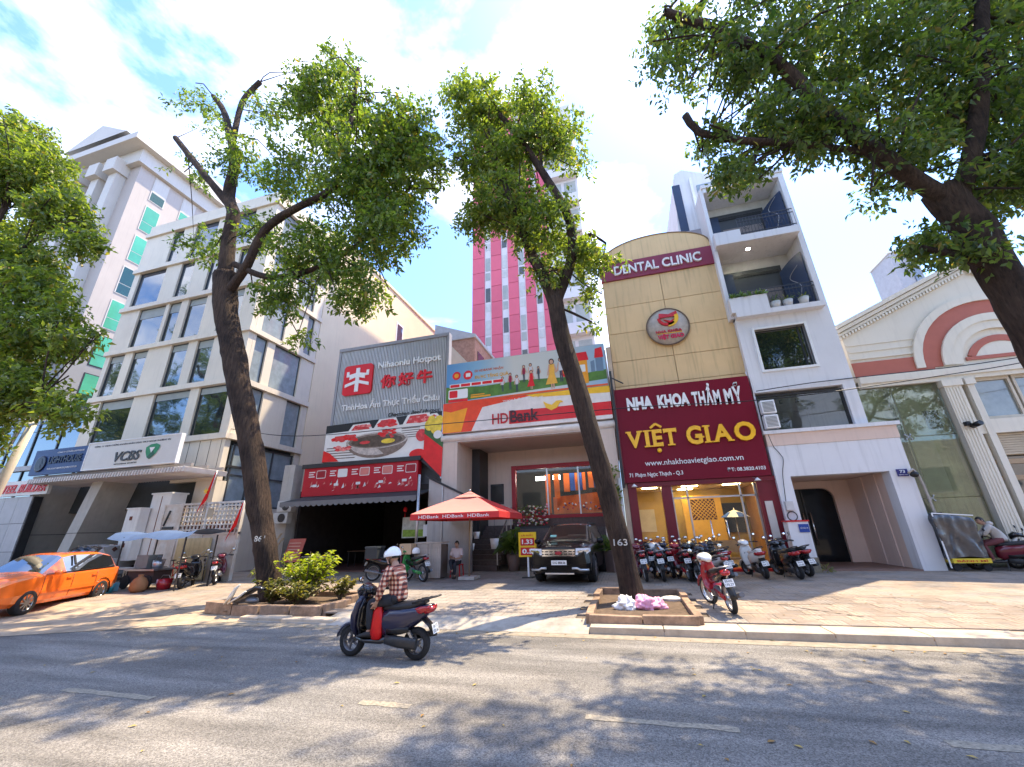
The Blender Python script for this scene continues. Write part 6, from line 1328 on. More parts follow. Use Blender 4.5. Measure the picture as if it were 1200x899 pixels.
        if plate: _pl[0] += 1; plate_txt(t, '59-%s%d' % ('KHTNXP'[_pl[0] % 6], 1+_pl[0] % 3), '%03d.%02d' % (113+_pl[0]*57, 20+_pl[0]*7), -.90, .60, -.35)
        ex = (.14,-.14); zx = .27
    else:
        MB().sweep([(.40,.97),(.47,.82),(.53,.62),(.54,.45),(.50,.32)], [(.09,.05),(.18,.07),(.20,.08),(.17,.07),(.10,.03)], 16, 2.5).build('front_apron', c1, t)
        MB().sweep([(.36,.90),(.40,.72),(.42,.50),(.36,.34)], [(.12,.02),(.19,.025),(.20,.025),(.18,.02)], 14, 3).build('leg_shield', c2, t)
        MB().sweep([(.46,.30),(.28,.265),(.0,.265),(-.14,.31)], [(.14,.03),(.17,.04),(.17,.045),(.14,.06)], 14, 3.5).build('footboard', c2, t)
        MB().sweep([(.02,.34),(-.06,.50),(-.20,.56),(-.42,.60),(-.66,.68),(-.88,.78)], [(.12,.10),(.165,.22),(.18,.23),(.185,.19),(.155,.12),(.05,.035)], 16, 2.6).build('body_panel', c1, t)
        MB().sweep([(.08,.70),(-.05,.75),(-.3,.765),(-.52,.785),(-.76,.845)], [(.06,.02),(.135,.055),(.165,.065),(.15,.065),(.08,.03)], 16, 2.8).build('seat', sm, t)
        MB().sweep([(-.1,.30),(-.35,.27),(-.66,.25)], [(.05,.07),(.055,.085),(.045,.08)], 12, 2.6, 0, .13).build('engine_case', mat('engine_black', (.04,.04,.042), .4, metal=.3), t)
        MB().sweep([(-.12,.42),(-.35,.43),(-.52,.45)], [(.05,.05),(.055,.06),(.04,.04)], 12, 2.6, 0, .12).build('air_box', BLACK, t)
        MB().bar((-.45,.12,.5),(-.62,.12,.28),.04).build('shock_absorber', STEEL, t)
        MB().sweep([(-.78,.72),(-.86,.74),(-.915,.76)], [(.15,.06),(.12,.055),(.04,.02)], 12, 2.8).build('tail_light', LENS, t)
        for s in (-1,1): MB().sweep([(-.60,.70),(-.74,.735),(-.87,.765)], [(.012,.04),(.014,.05),(.01,.02)], 8, 2.5, 0, s*.135).build('side_lamp', LENS, t)
        MB().tube([(-.55,.13,.83),(-.85,.11,.90),(-.98,.05,.93),(-.98,-.05,.93),(-.85,-.11,.90),(-.55,-.13,.83)], .014, 8).build('grab_rail', DARK, t)
        MB().sweep([(-.68,.62),(-.84,.50),(-.90,.36)], [(.10,.02),(.09,.015),(.075,.01)], 10, 3).build('rear_fender', BLACK, t)
        if plate: _pl[0] += 1; plate_txt(t, '59-%s%d' % ('KHTNXP'[_pl[0] % 6], 1+_pl[0] % 3), '%03d.%02d' % (113+_pl[0]*57, 20+_pl[0]*7), -.925, .46, -.3)
        ex = (.16,-.16); zx = .26
    MB().tube([(.05,-.10,.26),(-.25,-.15,.24),(-.42,-.17,.28),(-.85,-.18,.36)], [.018,.02,.045,.05], 10).build('exhaust', ENG if under else BLACK, t)
    if stand: MB().bar((-.05,.12,.26),(-.02,.24,.01),.022).bar((-.06,.23,.012),(.06,.25,.012),.03,.012).build('stand', DARK, t)
    if rack: MB().bar((-.62,.07,.87),(-.9,.07,.91),.02).bar((-.62,-.07,.87),(-.9,-.07,.91),.02).bar((-.8,-.09,.9),(-.8,.09,.9),.02).bar((-.9,-.09,.91),(-.9,.09,.91),.02).build('rack', DARK, t)
    # the turned front group counts as a part : join its own part meshes one level up
    Mx = Matrix.Translation((.36,0,0)) @ Matrix.Rotation(steer,4,'Z')
    for ch in list(fw.children):
        ch.parent = t; ch.matrix_parent_inverse = Matrix(); ch.matrix_basis = Mx @ ch.matrix_basis
    bpy.data.objects.remove(fw); return t
bk = paint('paint_black', (.012,.012,.014)); nv = paint('paint_navy', (.018,.018,.045)); rdp = paint('paint_red', (.35,.012,.02)); wtp = paint('paint_white', (.72,.70,.66)); slv = paint('paint_silver', (.42,.43,.45)); grn = paint('paint_green', (.02,.22,.05)); mrn = paint('paint_maroon', (.14,.012,.025)); blp = paint('paint_blue', (.03,.12,.35))
up = PI/2
B = motorbike
B('red and silver motorbike standing out on the pavement with chrome exhaust', 'under', (1.74,10.5,gz(10.5)), up+.10, rdp, bk, .12, .3, group=None, cowl=wtp)
B('motorbike with orange lamp half hidden behind the bending tree trunk', 'under', (.25,14.9,gz(15)), up+.1, mrn, bk, .1, .3)
B('white motorbike with blue plastic draped over its handlebar', 'under', (.80,15.0,gz(15)), up+.05, wtp, bk, .1, -.2)
B('dark red motorbike second to the right of the draped white one', 'under', (1.52,15.05,gz(15)), up+.12, rdp, bk, .1, .2)
B('black scooter wedged in the row behind the red and silver motorbike', 'scoot', (2.05,15.3,gz(15)), up+.1, bk, bk, .1, .2)
B('black and chrome motorbike just right of the red and silver one', 'under', (2.15,13.6,gz(13.6)), up+.35, bk, slv, .12, .2)
B('silver fronted scooter in the row under the clinic lattice', 'scoot', (2.75,15.8,gz(15.8)), up+.2, slv, bk, .1, .2)
B('white scooter parked alone before the carved bench', 'scoot', (3.78,15.6,gz(15.6)), up+.08, wtp, wtp, .14, .35, seatm=wtp)
B('black scooter leaning beside the white pillar', 'scoot', (4.66,15.5,gz(15.5)), up+.10, bk, bk, .14, .3)
B('second black scooter tucked between the leaning one and the pillar', 'scoot', (5.02,16.1,gz(16)), up+.25, bk, bk, .1, .2)
B('navy motorbike squeezed between the draped white one and the maroon column', 'under', (1.15,15.7,gz(15.7)), up+.05, nv, bk, .1, .1)
B('black motorbike with red shield third in the row right of the trunk', 'under', (1.85,14.75,gz(14.7)), up+.16, bk, rdp, .1, .2)
B('dark blue motorbike behind the silver fronted scooter', 'under', (2.45,15.1,gz(15)), up+.2, nv, bk, .1, .2)
B('black motorbike against the step under the clinic column', 'under', (.62,15.85,gz(15.8)), up, bk, bk, .08, .1)
B('dark motorbike with black crate seat parked at the restaurant edge', 'under', (-8.75,14.4,gz(14.4)), .25, mrn, bk, .1, .1)
B('green motorbike carrying a white helmet beside the slatted desk', 'under', (-7.75,14.45,gz(14.4)), PI-.5, grn, bk, .1, .3)
B('black scooter with round mirror before the lattice gate', 'scoot', (-16.1,12.7,gz(12.7)), up+.55, bk, bk, .1, .3, group='motorbikes parked by the buildings')
B('dark red motorbike pushed behind the black one at the lattice gate', 'under', (-15.9,13.7,gz(13.7)), up+.7, mrn, bk, .1, .2)
B('white fronted scooter at the right edge by the pilaster foot', 'scoot', (12.15,17.2,gz(17)), PI*.80, wtp, bk, .1, .2)
# helmet and parcels on parked bikes
t = thing('helmet', 'white helmet resting on the green motorbike seat', 'helmet', (-7.75,14.5,1.2)); MB().lathe([(.14,-.08),(.15,0),(.125,.09),(.06,.14),(0,.15)], None, 16).build('shell', WPLAS, t); MB().lathe([(.145,-.085),(.155,-.07),(.14,-.06)], None, 16).build('rim', BLACK, t)
t = thing('cardboard_box', 'beige carton on the back of the green motorbike', 'box', (-8.15,14.6,1.12)); MB().box(-.24,.24,-.2,.2,0,.36).build('carton', mat('cardboard', (.52,.37,.24), .8, var=.08), t); MB().box(-.245,.245,-.03,.03,-.002,.364).build('tape', mat('tape', (.5,.36,.2), .4), t)
t = thing('plastic_sheet', 'crumpled clear blue plastic over the white motorbike handlebar', 'plastic sheet', (.78,15.45,.9))
MB().grid(lambda u, v: (-.32+.64*u+.05*math.sin(v*9), -.3+.5*v, .36-1.1*abs(u-.5)**1.4+.06*math.sin(u*17+v*5)), 12, 10).build('sheet', mat('sheet_blue', (.45,.55,.68), .3, var=.25, scale=6), t)
t = thing('delivery_crate', 'black crate strapped to the motorbike at the restaurant edge', 'crate', (-9.35,14.3,1.0)); MB().box(-.25,.25,-.25,.25,0,.4).build('crate', mat('crate_black', (.03,.035,.04), .6), t); MB().box(-.27,.27,-.27,.27,.36,.42).build('lid', mat('crate_lid', (.05,.06,.065), .5), t)
# ---------------------------------------------------------------- people
def skin_mesh(V, E, R, sub=2):
    me = bpy.data.meshes.new('s'); me.from_pydata(V, E, []); o = bpy.data.objects.new('s', me); COL.objects.link(o)
    o.modifiers.new('skin', 'SKIN'); lay = me.skin_vertices[0].data
    for i, r in enumerate(R): lay[i].radius = (r, r) if not isinstance(r, tuple) else r
    lay[0].use_root = True
    s = o.modifiers.new('sub', 'SUBSURF'); s.levels = sub; s.render_levels = sub
    bpy.context.view_layer.update(); dg = bpy.context.evaluated_depsgraph_get()
    ev = o.evaluated_get(dg); out = bpy.data.meshes.new_from_object(ev)
    v = [tuple(x.co) for x in out.vertices]; f = [list(p.vertices) for p in out.polygons]
    bpy.data.objects.remove(o); bpy.data.meshes.remove(me); bpy.data.meshes.remove(out); return v, f
def chain(parts):
    """parts: list of polylines [(point, radius)...]; shared points merge"""
    V, E, R, ix = [], [], [], {}
    for pl in parts:
        prev = None
        for p, r in pl:
            k = tuple(round(c, 4) for c in p)
            if k not in ix: ix[k] = len(V); V.append(p); R.append(r)
            if prev is not None and prev != ix[k]: E.append((prev, ix[k]))
            prev = ix[k]
    return V, E, R
def head_geo(mb, c, fwd_, upv, s=1.):
    """head with jaw, nose, brow, ears; c = centre, fwd_ = gaze"""
    f_ = Vector(fwd_).normalized(); u_ = Vector(upv); u_ = (u_-f_*u_.dot(f_)).normalized(); l_ = u_.cross(f_)
    M_ = Matrix((f_, l_, u_)).transposed().to_4x4(); M_.translation = c
    def fn(u, v):
        th = 2*PI*u; ph = PI*v; x = math.sin(ph)*math.cos(th); y = math.sin(ph)*math.sin(th); z = -math.cos(ph)
        X, Y_, Z = x*.098, y*.076, z*.118
        if z < -.15: k = 1-.32*min(1,(-.15-z)/.8); Y_ *= k; X *= (1-.14*min(1,(-.15-z)/.8)); X += .012*max(0,x)
        if x > .5:
            X -= .010*math.exp(-((z-.12)/.12)**2)*math.exp(-((abs(y)-.33)/.16)**2)*2
            X += .028*math.exp(-((z+.12)/.16)**2)*math.exp(-(y/.16)**2)
            X += .008*math.exp(-((z+.45)/.09)**2)*math.exp(-(y/.25)**2)-.006*math.exp(-((z+.54)/.04)**2)*math.exp(-(y/.25)**2)
        return M_ @ (Vector((X, Y_, Z))*s)
    mb.grid(fn, 28, 20)
    for sd_ in (-1,1): mb.ell(M_ @ Vector((-.005*s,sd_*.078*s,-.005*s)), (.02*s,.012*s,.032*s), 8, 0, 6)
    return M_
def hand_geo(mb, wrist, d, palm_n, curl=.5, s=1., thumb=1):
    d = Vector(d).normalized(); n = Vector(palm_n); n = (n-d*n.dot(d)).normalized(); a = d.cross(n)
    W_ = Vector(wrist)
    mb.rings([[W_+d*t*s+a*(wd*math.cos(2*PI*k/10))*s+n*(th*math.sin(2*PI*k/10))*s for k in range(10)] for t, wd, th in ((-.02,.026,.020),(.02,.034,.018),(.06,.043,.016),(.095,.042,.014))])
    for i, (off, ln) in enumerate(((-.031,.062),(-.011,.074),(.010,.070),(.030,.054))):
        p = W_+d*.09*s+a*off*s; pts = [p]; ang = 0
        for k in range(3):
            ang += curl*(.6+.15*i); dd = d*math.cos(ang)+n*math.sin(ang); p = p+dd*ln*(.42,.33,.25)[k]*s; pts.append(p)
        mb.tube(pts, [.0095*s,.009*s,.008*s,.006*s], 7)
    p = W_+d*.025*s-a*thumb*.03*s; q = p+(d*.5-a*thumb*.8+n*.3).normalized()*.035*s; r_ = q+(d*.85-a*thumb*.1+n*.5).normalized()*.032*s
    mb.tube([p, q, r_], [.012*s,.0105*s,.008*s], 7)
def person(label, loc, rz, J, top, bottom, shoe, gaze, hair=True, sleeves=1, hands=None, group=None, top_r=1., sock=None):
    """J: joints pelvis, chest, neck, head, shoulder/elbow/wrist/hip/knee/ankle/toe pairs (L,R)"""
    V = lambda k: Vector(J[k]); pel, ch, nk, hd = V('pelvis'), V('chest'), V('neck'), V('head')
    mid = (pel+ch)/2+Vector((-.03,0,0))
    pl = [[(tuple(pel),.095),(tuple(mid),.10),(tuple(ch),.115),(tuple(nk),.058),(tuple(nk+(hd-nk)*.6),.055)]]
    for s in 'LR':
        sh, el, wr, hp, kn, an, to = (V(k+s) for k in ('sh','el','wr','hip','kn','an','toe'))
        pl.append([(tuple(ch),.115),(tuple(sh),.055),(tuple((sh+el)/2),.048),(tuple(el),.042),(tuple((el+wr)/2),.038),(tuple(wr),.028)])
        pl.append([(tuple(pel),.095),(tuple(hp),.07),(tuple((hp+kn)/2),.064),(tuple(kn),.052),(tuple((kn+an)/2),.046),(tuple(an),.035),(tuple(an+(to-an)*.5+Vector((0,0,.0))),.02)])
    v, f = skin_mesh(*chain(pl)); b = MB(); b.add(v, f, 0, True)
    M_ = head_geo(b, hd, gaze, (nk-hd)*-1)
    for s, (d, n, c) in (hands or {}).items(): hand_geo(b, V('wr'+s), d, n, c, 1, 1 if s == 'L' else -1)
    p = b.build('person', SKIN, None, loc, (0,0,rz)); tag(p, label, 'person', group)
    e = MB()
    for s in (-1,1): e.ell(M_ @ Vector((.083,s*.030,.014)), (.008,.013,.007), 8, 0, 6); e.bar(M_ @ Vector((.090,s*.016,.034)), M_ @ Vector((.084,s*.045,.036)), .006)
    e.build('eyes', HAIR, p); MB().bar(M_ @ Vector((.099,-.02,-.057)), M_ @ Vector((.099,.02,-.057)), .006).build('mouth', mat('lip', (.30,.10,.09), .5), p)
    if hair:
        h = MB()
        def fn(u, v_):
            th = 2*PI*u; ph = PI*(.0+.60*v_); x = math.sin(ph)*math.cos(th); y = math.sin(ph)*math.sin(th); z = math.cos(ph)
            k = 1.07+.03*math.sin(th*9); return M_ @ Vector((x*.102*k-.008-(0 if x < .3 else .0), y*.080*k, max(z,-.1-.5*(x < .1)+.55*(x > .45))*.122*k+.004))
        h.grid(fn, 24, 10); h.build('hair', HAIR, p)
    # shirt
    q = 1.17*top_r; pl = [[(tuple(pel+Vector((-.01,0,-.07))),.155*q),(tuple(pel+Vector((0,0,.06))),.14*q),(tuple(mid),.130*q),(tuple(ch),.143*q),(tuple(nk-(nk-ch)*.25),.085)]]
    for s in 'LR':
        sh, el, wr = V('sh'+s), V('el'+s), V('wr'+s); e2 = el if sleeves < 1 else el+(wr-el)*.88
        arm = [(tuple(ch),.143*q),(tuple(sh),.073*q),(tuple((sh+el)/2),.064*q)]
        arm += [(tuple(el),.054*q),(tuple((el+e2)/2),.049*q),(tuple(e2),.042*q)] if sleeves >= 1 else [((sh+(el-sh)*.8)[:],.06*q)]
        pl.append(arm)
    v, f = skin_mesh(*chain(pl)); MB().add(v, f, 0, True).build('shirt', top, p)
    pl = [[(tuple(pel+Vector((0,0,.08))),.143),(tuple(pel),.148)]]
    for s in 'LR':
        hp, kn, an = V('hip'+s), V('kn'+s), V('an'+s)
        pl.append([(tuple(pel),.143),(tuple(hp),.102),(tuple((hp+kn)/2),.090),(tuple(kn),.073),(tuple((kn+an)/2),.066),(tuple(an+(kn-an)*.0),.055)])
    v, f = skin_mesh(*chain(pl)); MB().add(v, f, 0, True).build('trousers', bottom, p)
    for s in 'LR':
        an, to = V('an'+s), V('toe'+s); d = (to-an); d.z = 0; d = d.normalized(); a = Vector((-d.y,d.x,0)); z0 = min(an.z, to.z)-.045
        R = []
        for t_, w_, h_ in ((-.07,.028,.05),(-.03,.038,.09),(.05,.040,.075),(.12,.046,.055),(.17,.040,.04),(.20,.018,.02)):
            c = an+d*t_; R.append([Vector((c.x,c.y,z0))+a*(w_*x)+Vector((0,0,h_*z)) for x, z in ((-1,0),(-1,.45),(-.6,.95),(.6,.95),(1,.45),(1,0))])
        MB().rings(R).build('shoe', shoe, p)
    return p, M_
# checked shirt of the rider : woven print
chk = mat('plaid_shirt', (.62,.42,.30), .85, var=.05, bump=1., bscale=9)
def _plaid():
    t = chk.node_tree; N = t.nodes.new; L = t.links.new; b = t.nodes['Principled BSDF']; tc = N('ShaderNodeTexCoord'); s = N('ShaderNodeSeparateXYZ'); L(tc.outputs['Object'], s.inputs[0])
    outs = []
    for ax, sc in (('X', 1/.062), ('Z', 1/.072), ('Y', 1/.062)):
        m1 = N('ShaderNodeMath'); m1.operation = 'MULTIPLY'; m1.inputs[1].default_value = sc; L(s.outputs[ax], m1.inputs[0]); fr = N('ShaderNodeMath'); fr.operation = 'FRACT'; L(m1.outputs[0], fr.inputs[0])
        gt_ = N('ShaderNodeMath'); gt_.operation = 'GREATER_THAN'; gt_.inputs[1].default_value = .5; L(fr.outputs[0], gt_.inputs[0]); outs.append(gt_)
    ad = N('ShaderNodeMath'); L(outs[0].outputs[0], ad.inputs[0]); L(outs[1].outputs[0], ad.inputs[1])
    dv = N('ShaderNodeMath'); dv.operation = 'DIVIDE'; dv.inputs[1].default_value = 2; L(ad.outputs[0], dv.inputs[0])
    rp = N('ShaderNodeValToRGB'); rp.color_ramp.interpolation = 'CONSTANT'; e = rp.color_ramp.elements; e[0].color = (.68,.50,.36,1); e[1].position = .4; e[1].color = (.36,.12,.08,1); x = e.new(.8); x.color = (.07,.025,.025,1)
    L(dv.outputs[0], rp.inputs[0]); L(rp.outputs[0], b.inputs['Base Color'])
_plaid()
# moving scooter and rider (heading to -X)
RX, RY = -4.02, 6.62
B('dark navy scooter ridden along the street by the rider in checked shirt', 'scoot', (RX,RY,0), PI-.02, nv, bk, 0, .0, mirrors=True, rack=True, group=None, sc=.97, stand=False)
jean = mat('dark_trousers', (.022,.024,.03), .8, var=.2, scale=9, bump=1., bscale=11); shoe_d = mat('dark_shoe', (.02,.018,.018), .6)
J = dict(pelvis=(-.20,0,.86), chest=(-.14,0,1.20), neck=(-.11,0,1.36), head=(-.05,0,1.49), shL=(-.12,.19,1.29), elL=(-.05,.27,1.03), wrL=(.06,.21,.82), shR=(-.10,-.19,1.29), elR=(.06,-.26,1.06), wrR=(.20,-.31,1.0),
         hipL=(-.16,.10,.84), knL=(.22,.14,.80), anL=(.20,.13,.40), toeL=(.32,.15,.36), hipR=(-.16,-.10,.84), knR=(.22,-.14,.80), anR=(.22,-.13,.40), toeR=(.34,-.15,.36))
rider, HM = person('rider in red checked shirt and white helmet on the moving dark scooter', (RX,RY,0), PI-.02, J, chk, jean, shoe_d, (1,.10,-.10), True, 1, {'L': ((.5,-.1,-.8),(.6,-.6,.3),.5), 'R': ((.75,.1,-.25),(-.1,0,-1),.9)})
hm = MB()
def hf(u, v):
    th = 2*PI*u; ph = PI*.56*v; x = math.sin(ph)*math.cos(th); y = math.sin(ph)*math.sin(th); z = math.cos(ph)
    return HM @ Vector((x*.138-.006+(.025 if (x > .8) else 0), y*.118, z*.135+.022))
hm.grid(hf, 28, 12); hm.build('helmet', mat('helmet_white', (.80,.80,.79), .25, coat=.5), rider)
MB().tube([HM @ Vector((.0,.085,.02)), HM @ Vector((.03,.072,-.08)), HM @ Vector((.045,0,-.135)), HM @ Vector((.03,-.072,-.08)), HM @ Vector((.0,-.085,.02))], .008, 6).build('helmet_strap', BLACK, rider)
MB().grid(lambda u, v: HM @ Vector(((.118-.03*v-.045*(u-.5)**2*4), (u-.5)*.150*(1-.3*v), -.018-.095*v)), 10, 6).build('face_mask', mat('mask_pink', (.55,.36,.30), .8), rider)
t = thing('red_bag', 'glossy red bag standing on the scooter footboard between the rider legs', 'bag', (RX-.07,RY-.12,.29))
MB().rings([[( sx*a*(1+.06*math.sin(z*23+k)), sy*c, z) for k, (sx, sy) in enumerate(((-1,-.6),(-.5,-1),(.5,-1),(1,-.6),(1,.6),(.5,1),(-.5,1),(-1,.6)))] for z, a, c in ((0,.08,.06),(.1,.095,.07),(.25,.09,.065),(.38,.075,.05),(.45,.05,.025),(.49,.055,.02))]).build('body', mat('bag_red', (.60,.012,.012), .3, var=.15, scale=9), t)
MB().tube([(-.05,0,.48),(-.03,0,.56),(.03,0,.56),(.05,0,.48)], .008, 6).build('handle', RED, t)
# seated guard
ch_ = thing('plastic_chair', 'red plastic stool under the seated guard', 'chair', (-6.5,15.45,gz(15.4)))
for x in (-.16,.16):
    for y in (-.16,.16): MB().bar((x*1.2,y*1.2,0),(x,y,.42),.035).build('leg', RED, ch_)
MB().slab([(x,z) for x, z in rrect(-.2,.2,-.2,.2,.05)], .42, .45).build('seat', RED, ch_)
J = dict(pelvis=(-.02,0,.52), chest=(-.02,0,.86), neck=(.0,0,1.02), head=(.03,0,1.15), shL=(0,.19,.95), elL=(.08,.24,.68), wrL=(.27,.10,.66), shR=(0,-.19,.95), elR=(.08,-.24,.68), wrR=(.26,-.06,.70),
         hipL=(.03,.10,.50), knL=(.42,.14,.50), anL=(.42,.14,.10), toeL=(.55,.16,.05), hipR=(.03,-.10,.50), knR=(.43,-.05,.60), anR=(.50,.08,.27), toeR=(.62,.12,.20))
person('guard in pale shirt and dark trousers sitting with crossed arms by the bank steps', (-6.5,15.42,gz(15.4)), -PI/2-.1, J, mat('shirt_pale', (.66,.56,.56), .8, var=.06), jean, shoe_d, (1,0,-.05), True, .5, {'L': ((.3,-.9,.1),(0,0,-1),.4), 'R': ((.3,.9,.1),(0,0,-1),.4)})
# rider waiting on the red scooter at right
SX, SY = 11.0, 17.05
B('red scooter with the waiting rider in grey hood at the right', 'scoot', (SX,SY,gz(17)), PI*.86, mrn, bk, .05, .2, group=None)
J = dict(pelvis=(-.12,0,.88), chest=(.0,0,1.20), neck=(.08,0,1.34), head=(.16,.02,1.44), shL=(.03,.18,1.27), elL=(.20,.22,1.06), wrL=(.38,.18,1.02), shR=(.03,-.18,1.27), elR=(.2,-.24,1.08), wrR=(.36,-.2,1.04),
         hipL=(-.08,.10,.86), knL=(.30,.16,.74), anL=(.22,.22,.30), toeL=(.34,.24,.26), hipR=(-.08,-.10,.86), knR=(.32,-.14,.78), anR=(.30,-.14,.38), toeR=(.42,-.14,.34))
pr_, M2 = person('rider in grey hooded jacket looking down at a phone on the red scooter', (SX,SY,gz(17)), PI*.86, J, mat('jacket_grey', (.46,.43,.40), .85, var=.08), mat('maroon_trousers', (.16,.05,.055), .8), shoe_d, (1,.55,-.15), True, 1, {'L': ((1,-.2,.2),(0,-.5,1),.6), 'R': ((1,.3,.2),(0,.5,1),.6)}, top_r=1.08)
MB().ell(Vector((-.02,0,1.36)), (.09,.12,.07), 10).build('hood', mat('jacket_grey', (.46,.43,.40)), pr_)
t = thing('orange_bag', 'orange brown bag on the red scooter front under the rider arms', 'bag', (SX-.42,SY+.2,1.12)); MB().ell((0,0,.1),(.2,.16,.2),12).build('body', mat('bag_orange', (.42,.10,.03), .6, var=.2), t); MB().tube([(-.1,0,.26),(0,0,.36),(.1,0,.26)], .012, 6).build('handle', mat('bag_orange', (.42,.1,.03)), t)
t = thing('phone', 'pale phone held by the hooded rider', 'phone', (SX-.42,SY+.0,1.33)); MB().box(-.05,.05,-.09,.09,-.006,.006).build('body', WPLAS, t, None, (.3,.2,0)); MB().box(-.042,.042,-.08,.08,.0062,.0075).build('screen', mat('phone_screen', (.6,.65,.7), .1), t, None, (.3,.2,0))
# ---------------------------------------------------------------- cars
def carbody(t, ST, glassrows, paint_m, glass_m):
    """ST: stations (x, zb, ws, zbelt, wb, zroof, wr); glass between belt and roof at the stations listed"""
    def ring(s):
        x, zb, ws, ze, wb, zr, wr = s
        return [Vector((x, y, z)) for y, z in ((0,zb),(ws*.86,zb),(ws*.97,zb+.10),(ws,zb+(ze-zb)*.45),(wb,ze-.05),(wb*.985,ze),(wr+.02,zr-.07),(wr*.86,zr-.012),(wr*.5,zr+.012),(0,zr+.02))]
    body, gl = MB(), MB(); n = 10
    Rs = [ring(s) for s in ST]
    for i in range(len(Rs)-1):
        for j in range(n-1):
            for sg in (1,-1):
                q = [Rs[i][j], Rs[i+1][j], Rs[i+1][j+1], Rs[i][j+1]]
                q = [Vector((p.x, p.y*sg, p.z)) for p in q]
                if sg < 0: q = q[::-1]
                kind = glassrows.get(i)
                isg = (kind == 'side' and j == 5) or (kind == 'screen' and j in (6,7,8)) or (kind == 'rear' and j in (6,7,8))
                (gl if isg else body).add(q, [(0,3,2,1)], 0, True)
    for r, rev in ((Rs[0], 0), (Rs[-1], 1)):
        c = [Vector((p.x,p.y,p.z)) for p in r]+[Vector((p.x,-p.y,p.z)) for p in r[::-1][1:-1]]
        body.poly(c if rev else c[::-1])
    body.build('body', paint_m, t); gl.build('glazing', glass_m, t)
def carwheel(t, x, y, r, w, rim_m):
    s = 1 if y > 0 else -1; M_ = Matrix.Translation((x,y,r)) @ Matrix.Rotation(PI/2,4,'X')
    ring = lambda P: [[M_ @ Vector((a*math.cos(2*PI*k/28), a*math.sin(2*PI*k/28), z)) for k in range(28)] for a, z in P]
    o = MB().rings(ring([(r*.66,-w/2),(r*.95,-w/2),(r,-w*.35),(r,w*.35),(r*.95,w/2),(r*.66,w/2),(r*.62,0),(r*.66,-w/2)]),0,True,False).build('wheel', RUBBER, t)
    b = MB(); b.rings(ring([(r*.66,-s*w*.47),(r*.6,-s*w*.40),(r*.58,s*w*.1)]),0,True,False); b.lathe([(r*.58,0),(0,0)], M_, 28)
    for k in range(10):
        a = 2*PI*k/10; d = Vector((math.cos(a),0,math.sin(a))); c = Vector((x,y+s*w*.42,r)); b.bar(c+d*r*.12, c+d*r*.62, r*.11, w*.16, 0, (0,1,0))
    b.lathe([(r*.16,-s*w*.5),(r*.16,s*w*.1),(0,s*w*.1)], Matrix.Translation((x,y+s*0,r)) @ Matrix.Rotation(PI/2,4,'X'), 16)
    b.build('rim', rim_m, o); return o
cg = mat('car_glass', (.012,.014,.016), .03, spec=1., var=.2, metal=0); cg.node_tree.nodes['Principled BSDF'].inputs['IOR'].default_value = 2.3; BP = mat('black_car_paint', (.004,.004,.005), .16, var=.05, coat=.1, spec=.25)
# black SUV, nose to the street
sv = thing('suv', 'large black SUV with chrome grille parked nose out before the bank', 'car', (-2.12,15.85,gz(15.6)-.01), -PI/2-.05)
ST = [(2.46,.36,.62,.80,.60,.86,.50),(2.42,.30,.84,.94,.80,1.04,.66),(2.25,.27,.95,1.00,.90,1.12,.72),(1.55,.26,.985,1.06,.94,1.17,.80),(1.12,.26,.985,1.09,.945,1.20,.82),(.98,.26,.985,1.10,.945,1.24,.80),(.18,.26,.985,1.12,.95,1.72,.68),(-.2,.26,.985,1.12,.95,1.76,.70),(-1.6,.26,.985,1.13,.95,1.755,.70),(-2.15,.28,.97,1.13,.93,1.68,.68),(-2.42,.34,.90,1.08,.88,1.2,.76),(-2.48,.40,.80,.95,.78,1.0,.7)]
carbody(sv, ST, {5:'screen', 6:'side', 7:'side', 8:'side', 9:'rear'}, BP, cg)
for x in (1.43,-1.43):
    for y in (.86,-.86): carwheel(sv, x, y, .385, .26, mat('rim_grey', (.25,.25,.26), .3, metal=.8))
for s in (-1,1):
    w_ = MB().rings([[Vector((1.43+.47*math.cos(a), s*y, .40+.47*math.sin(a))) for a in np.linspace(-.35,PI+.35,16)] for y in (.93,1.0)]+[], 0, True, False, False); w_.build('wheel_arch', BLACK, sv)
    hp_ = [(y, z) for y, z in ((.53,.84),(.86,.86),(.955,.93),(.95,1.03),(.55,1.03))]
    MB().rings([[Vector((x0-max(0,(y-.5))*.42, s*y, z)) for y, z in hp_] for x0 in (2.30, 2.49)], 0, False).build('headlight', CLEAR, sv)
    MB().bar((2.475,s*.60,.93),(2.33,s*.92,.96),.03,.05).build('lamp_divider', CHROME, sv)
    MB().bar((2.35,s*.62,.62),(2.28,s*.84,.65),.05,.07).build('fog_lamp', CLEAR, sv)
    MB().tube([(2.50,s*.40,.47),(2.50,s*.56,.47),(2.475,s*.64,.42),(2.38,s*.90,.42)], .035, 8).build('bumper_trim', mat('satin_trim', (.6,.6,.6), .3, metal=.7), sv)
    m_ = MB().bar((.75,s*.93,1.13),(.75,s*1.02,1.15),.05); mo = m_.build('mirror', BP, sv); MB().ell((.76,s*1.11,1.2),(.09,.12,.10),12).build('mirror_shell', BP, mo)
    MB().bar((.05,s*.64,1.78),(-1.9,s*.64,1.77),.04,.05).build('roof_rail', DARK, sv)
    MB().bar((.99,s*.83,1.25),(.22,s*.70,1.71),.03,.04).build('pillar_trim', CHROME, sv)
g_ = MB(); 
for z in (.83,.905,.98): g_.bar((2.48,-.52,z),(2.48,.52,z),.03,.045)
for i in range(7): g_.bar((2.478,-.45+i*.15,.82),(2.478,-.45+i*.15,.99),.03,.04)
g_.build('grille', CHROME, sv); MB().box(2.44,2.465,-.52,.52,.78,1.02).build('grille_back', BLACK, sv)
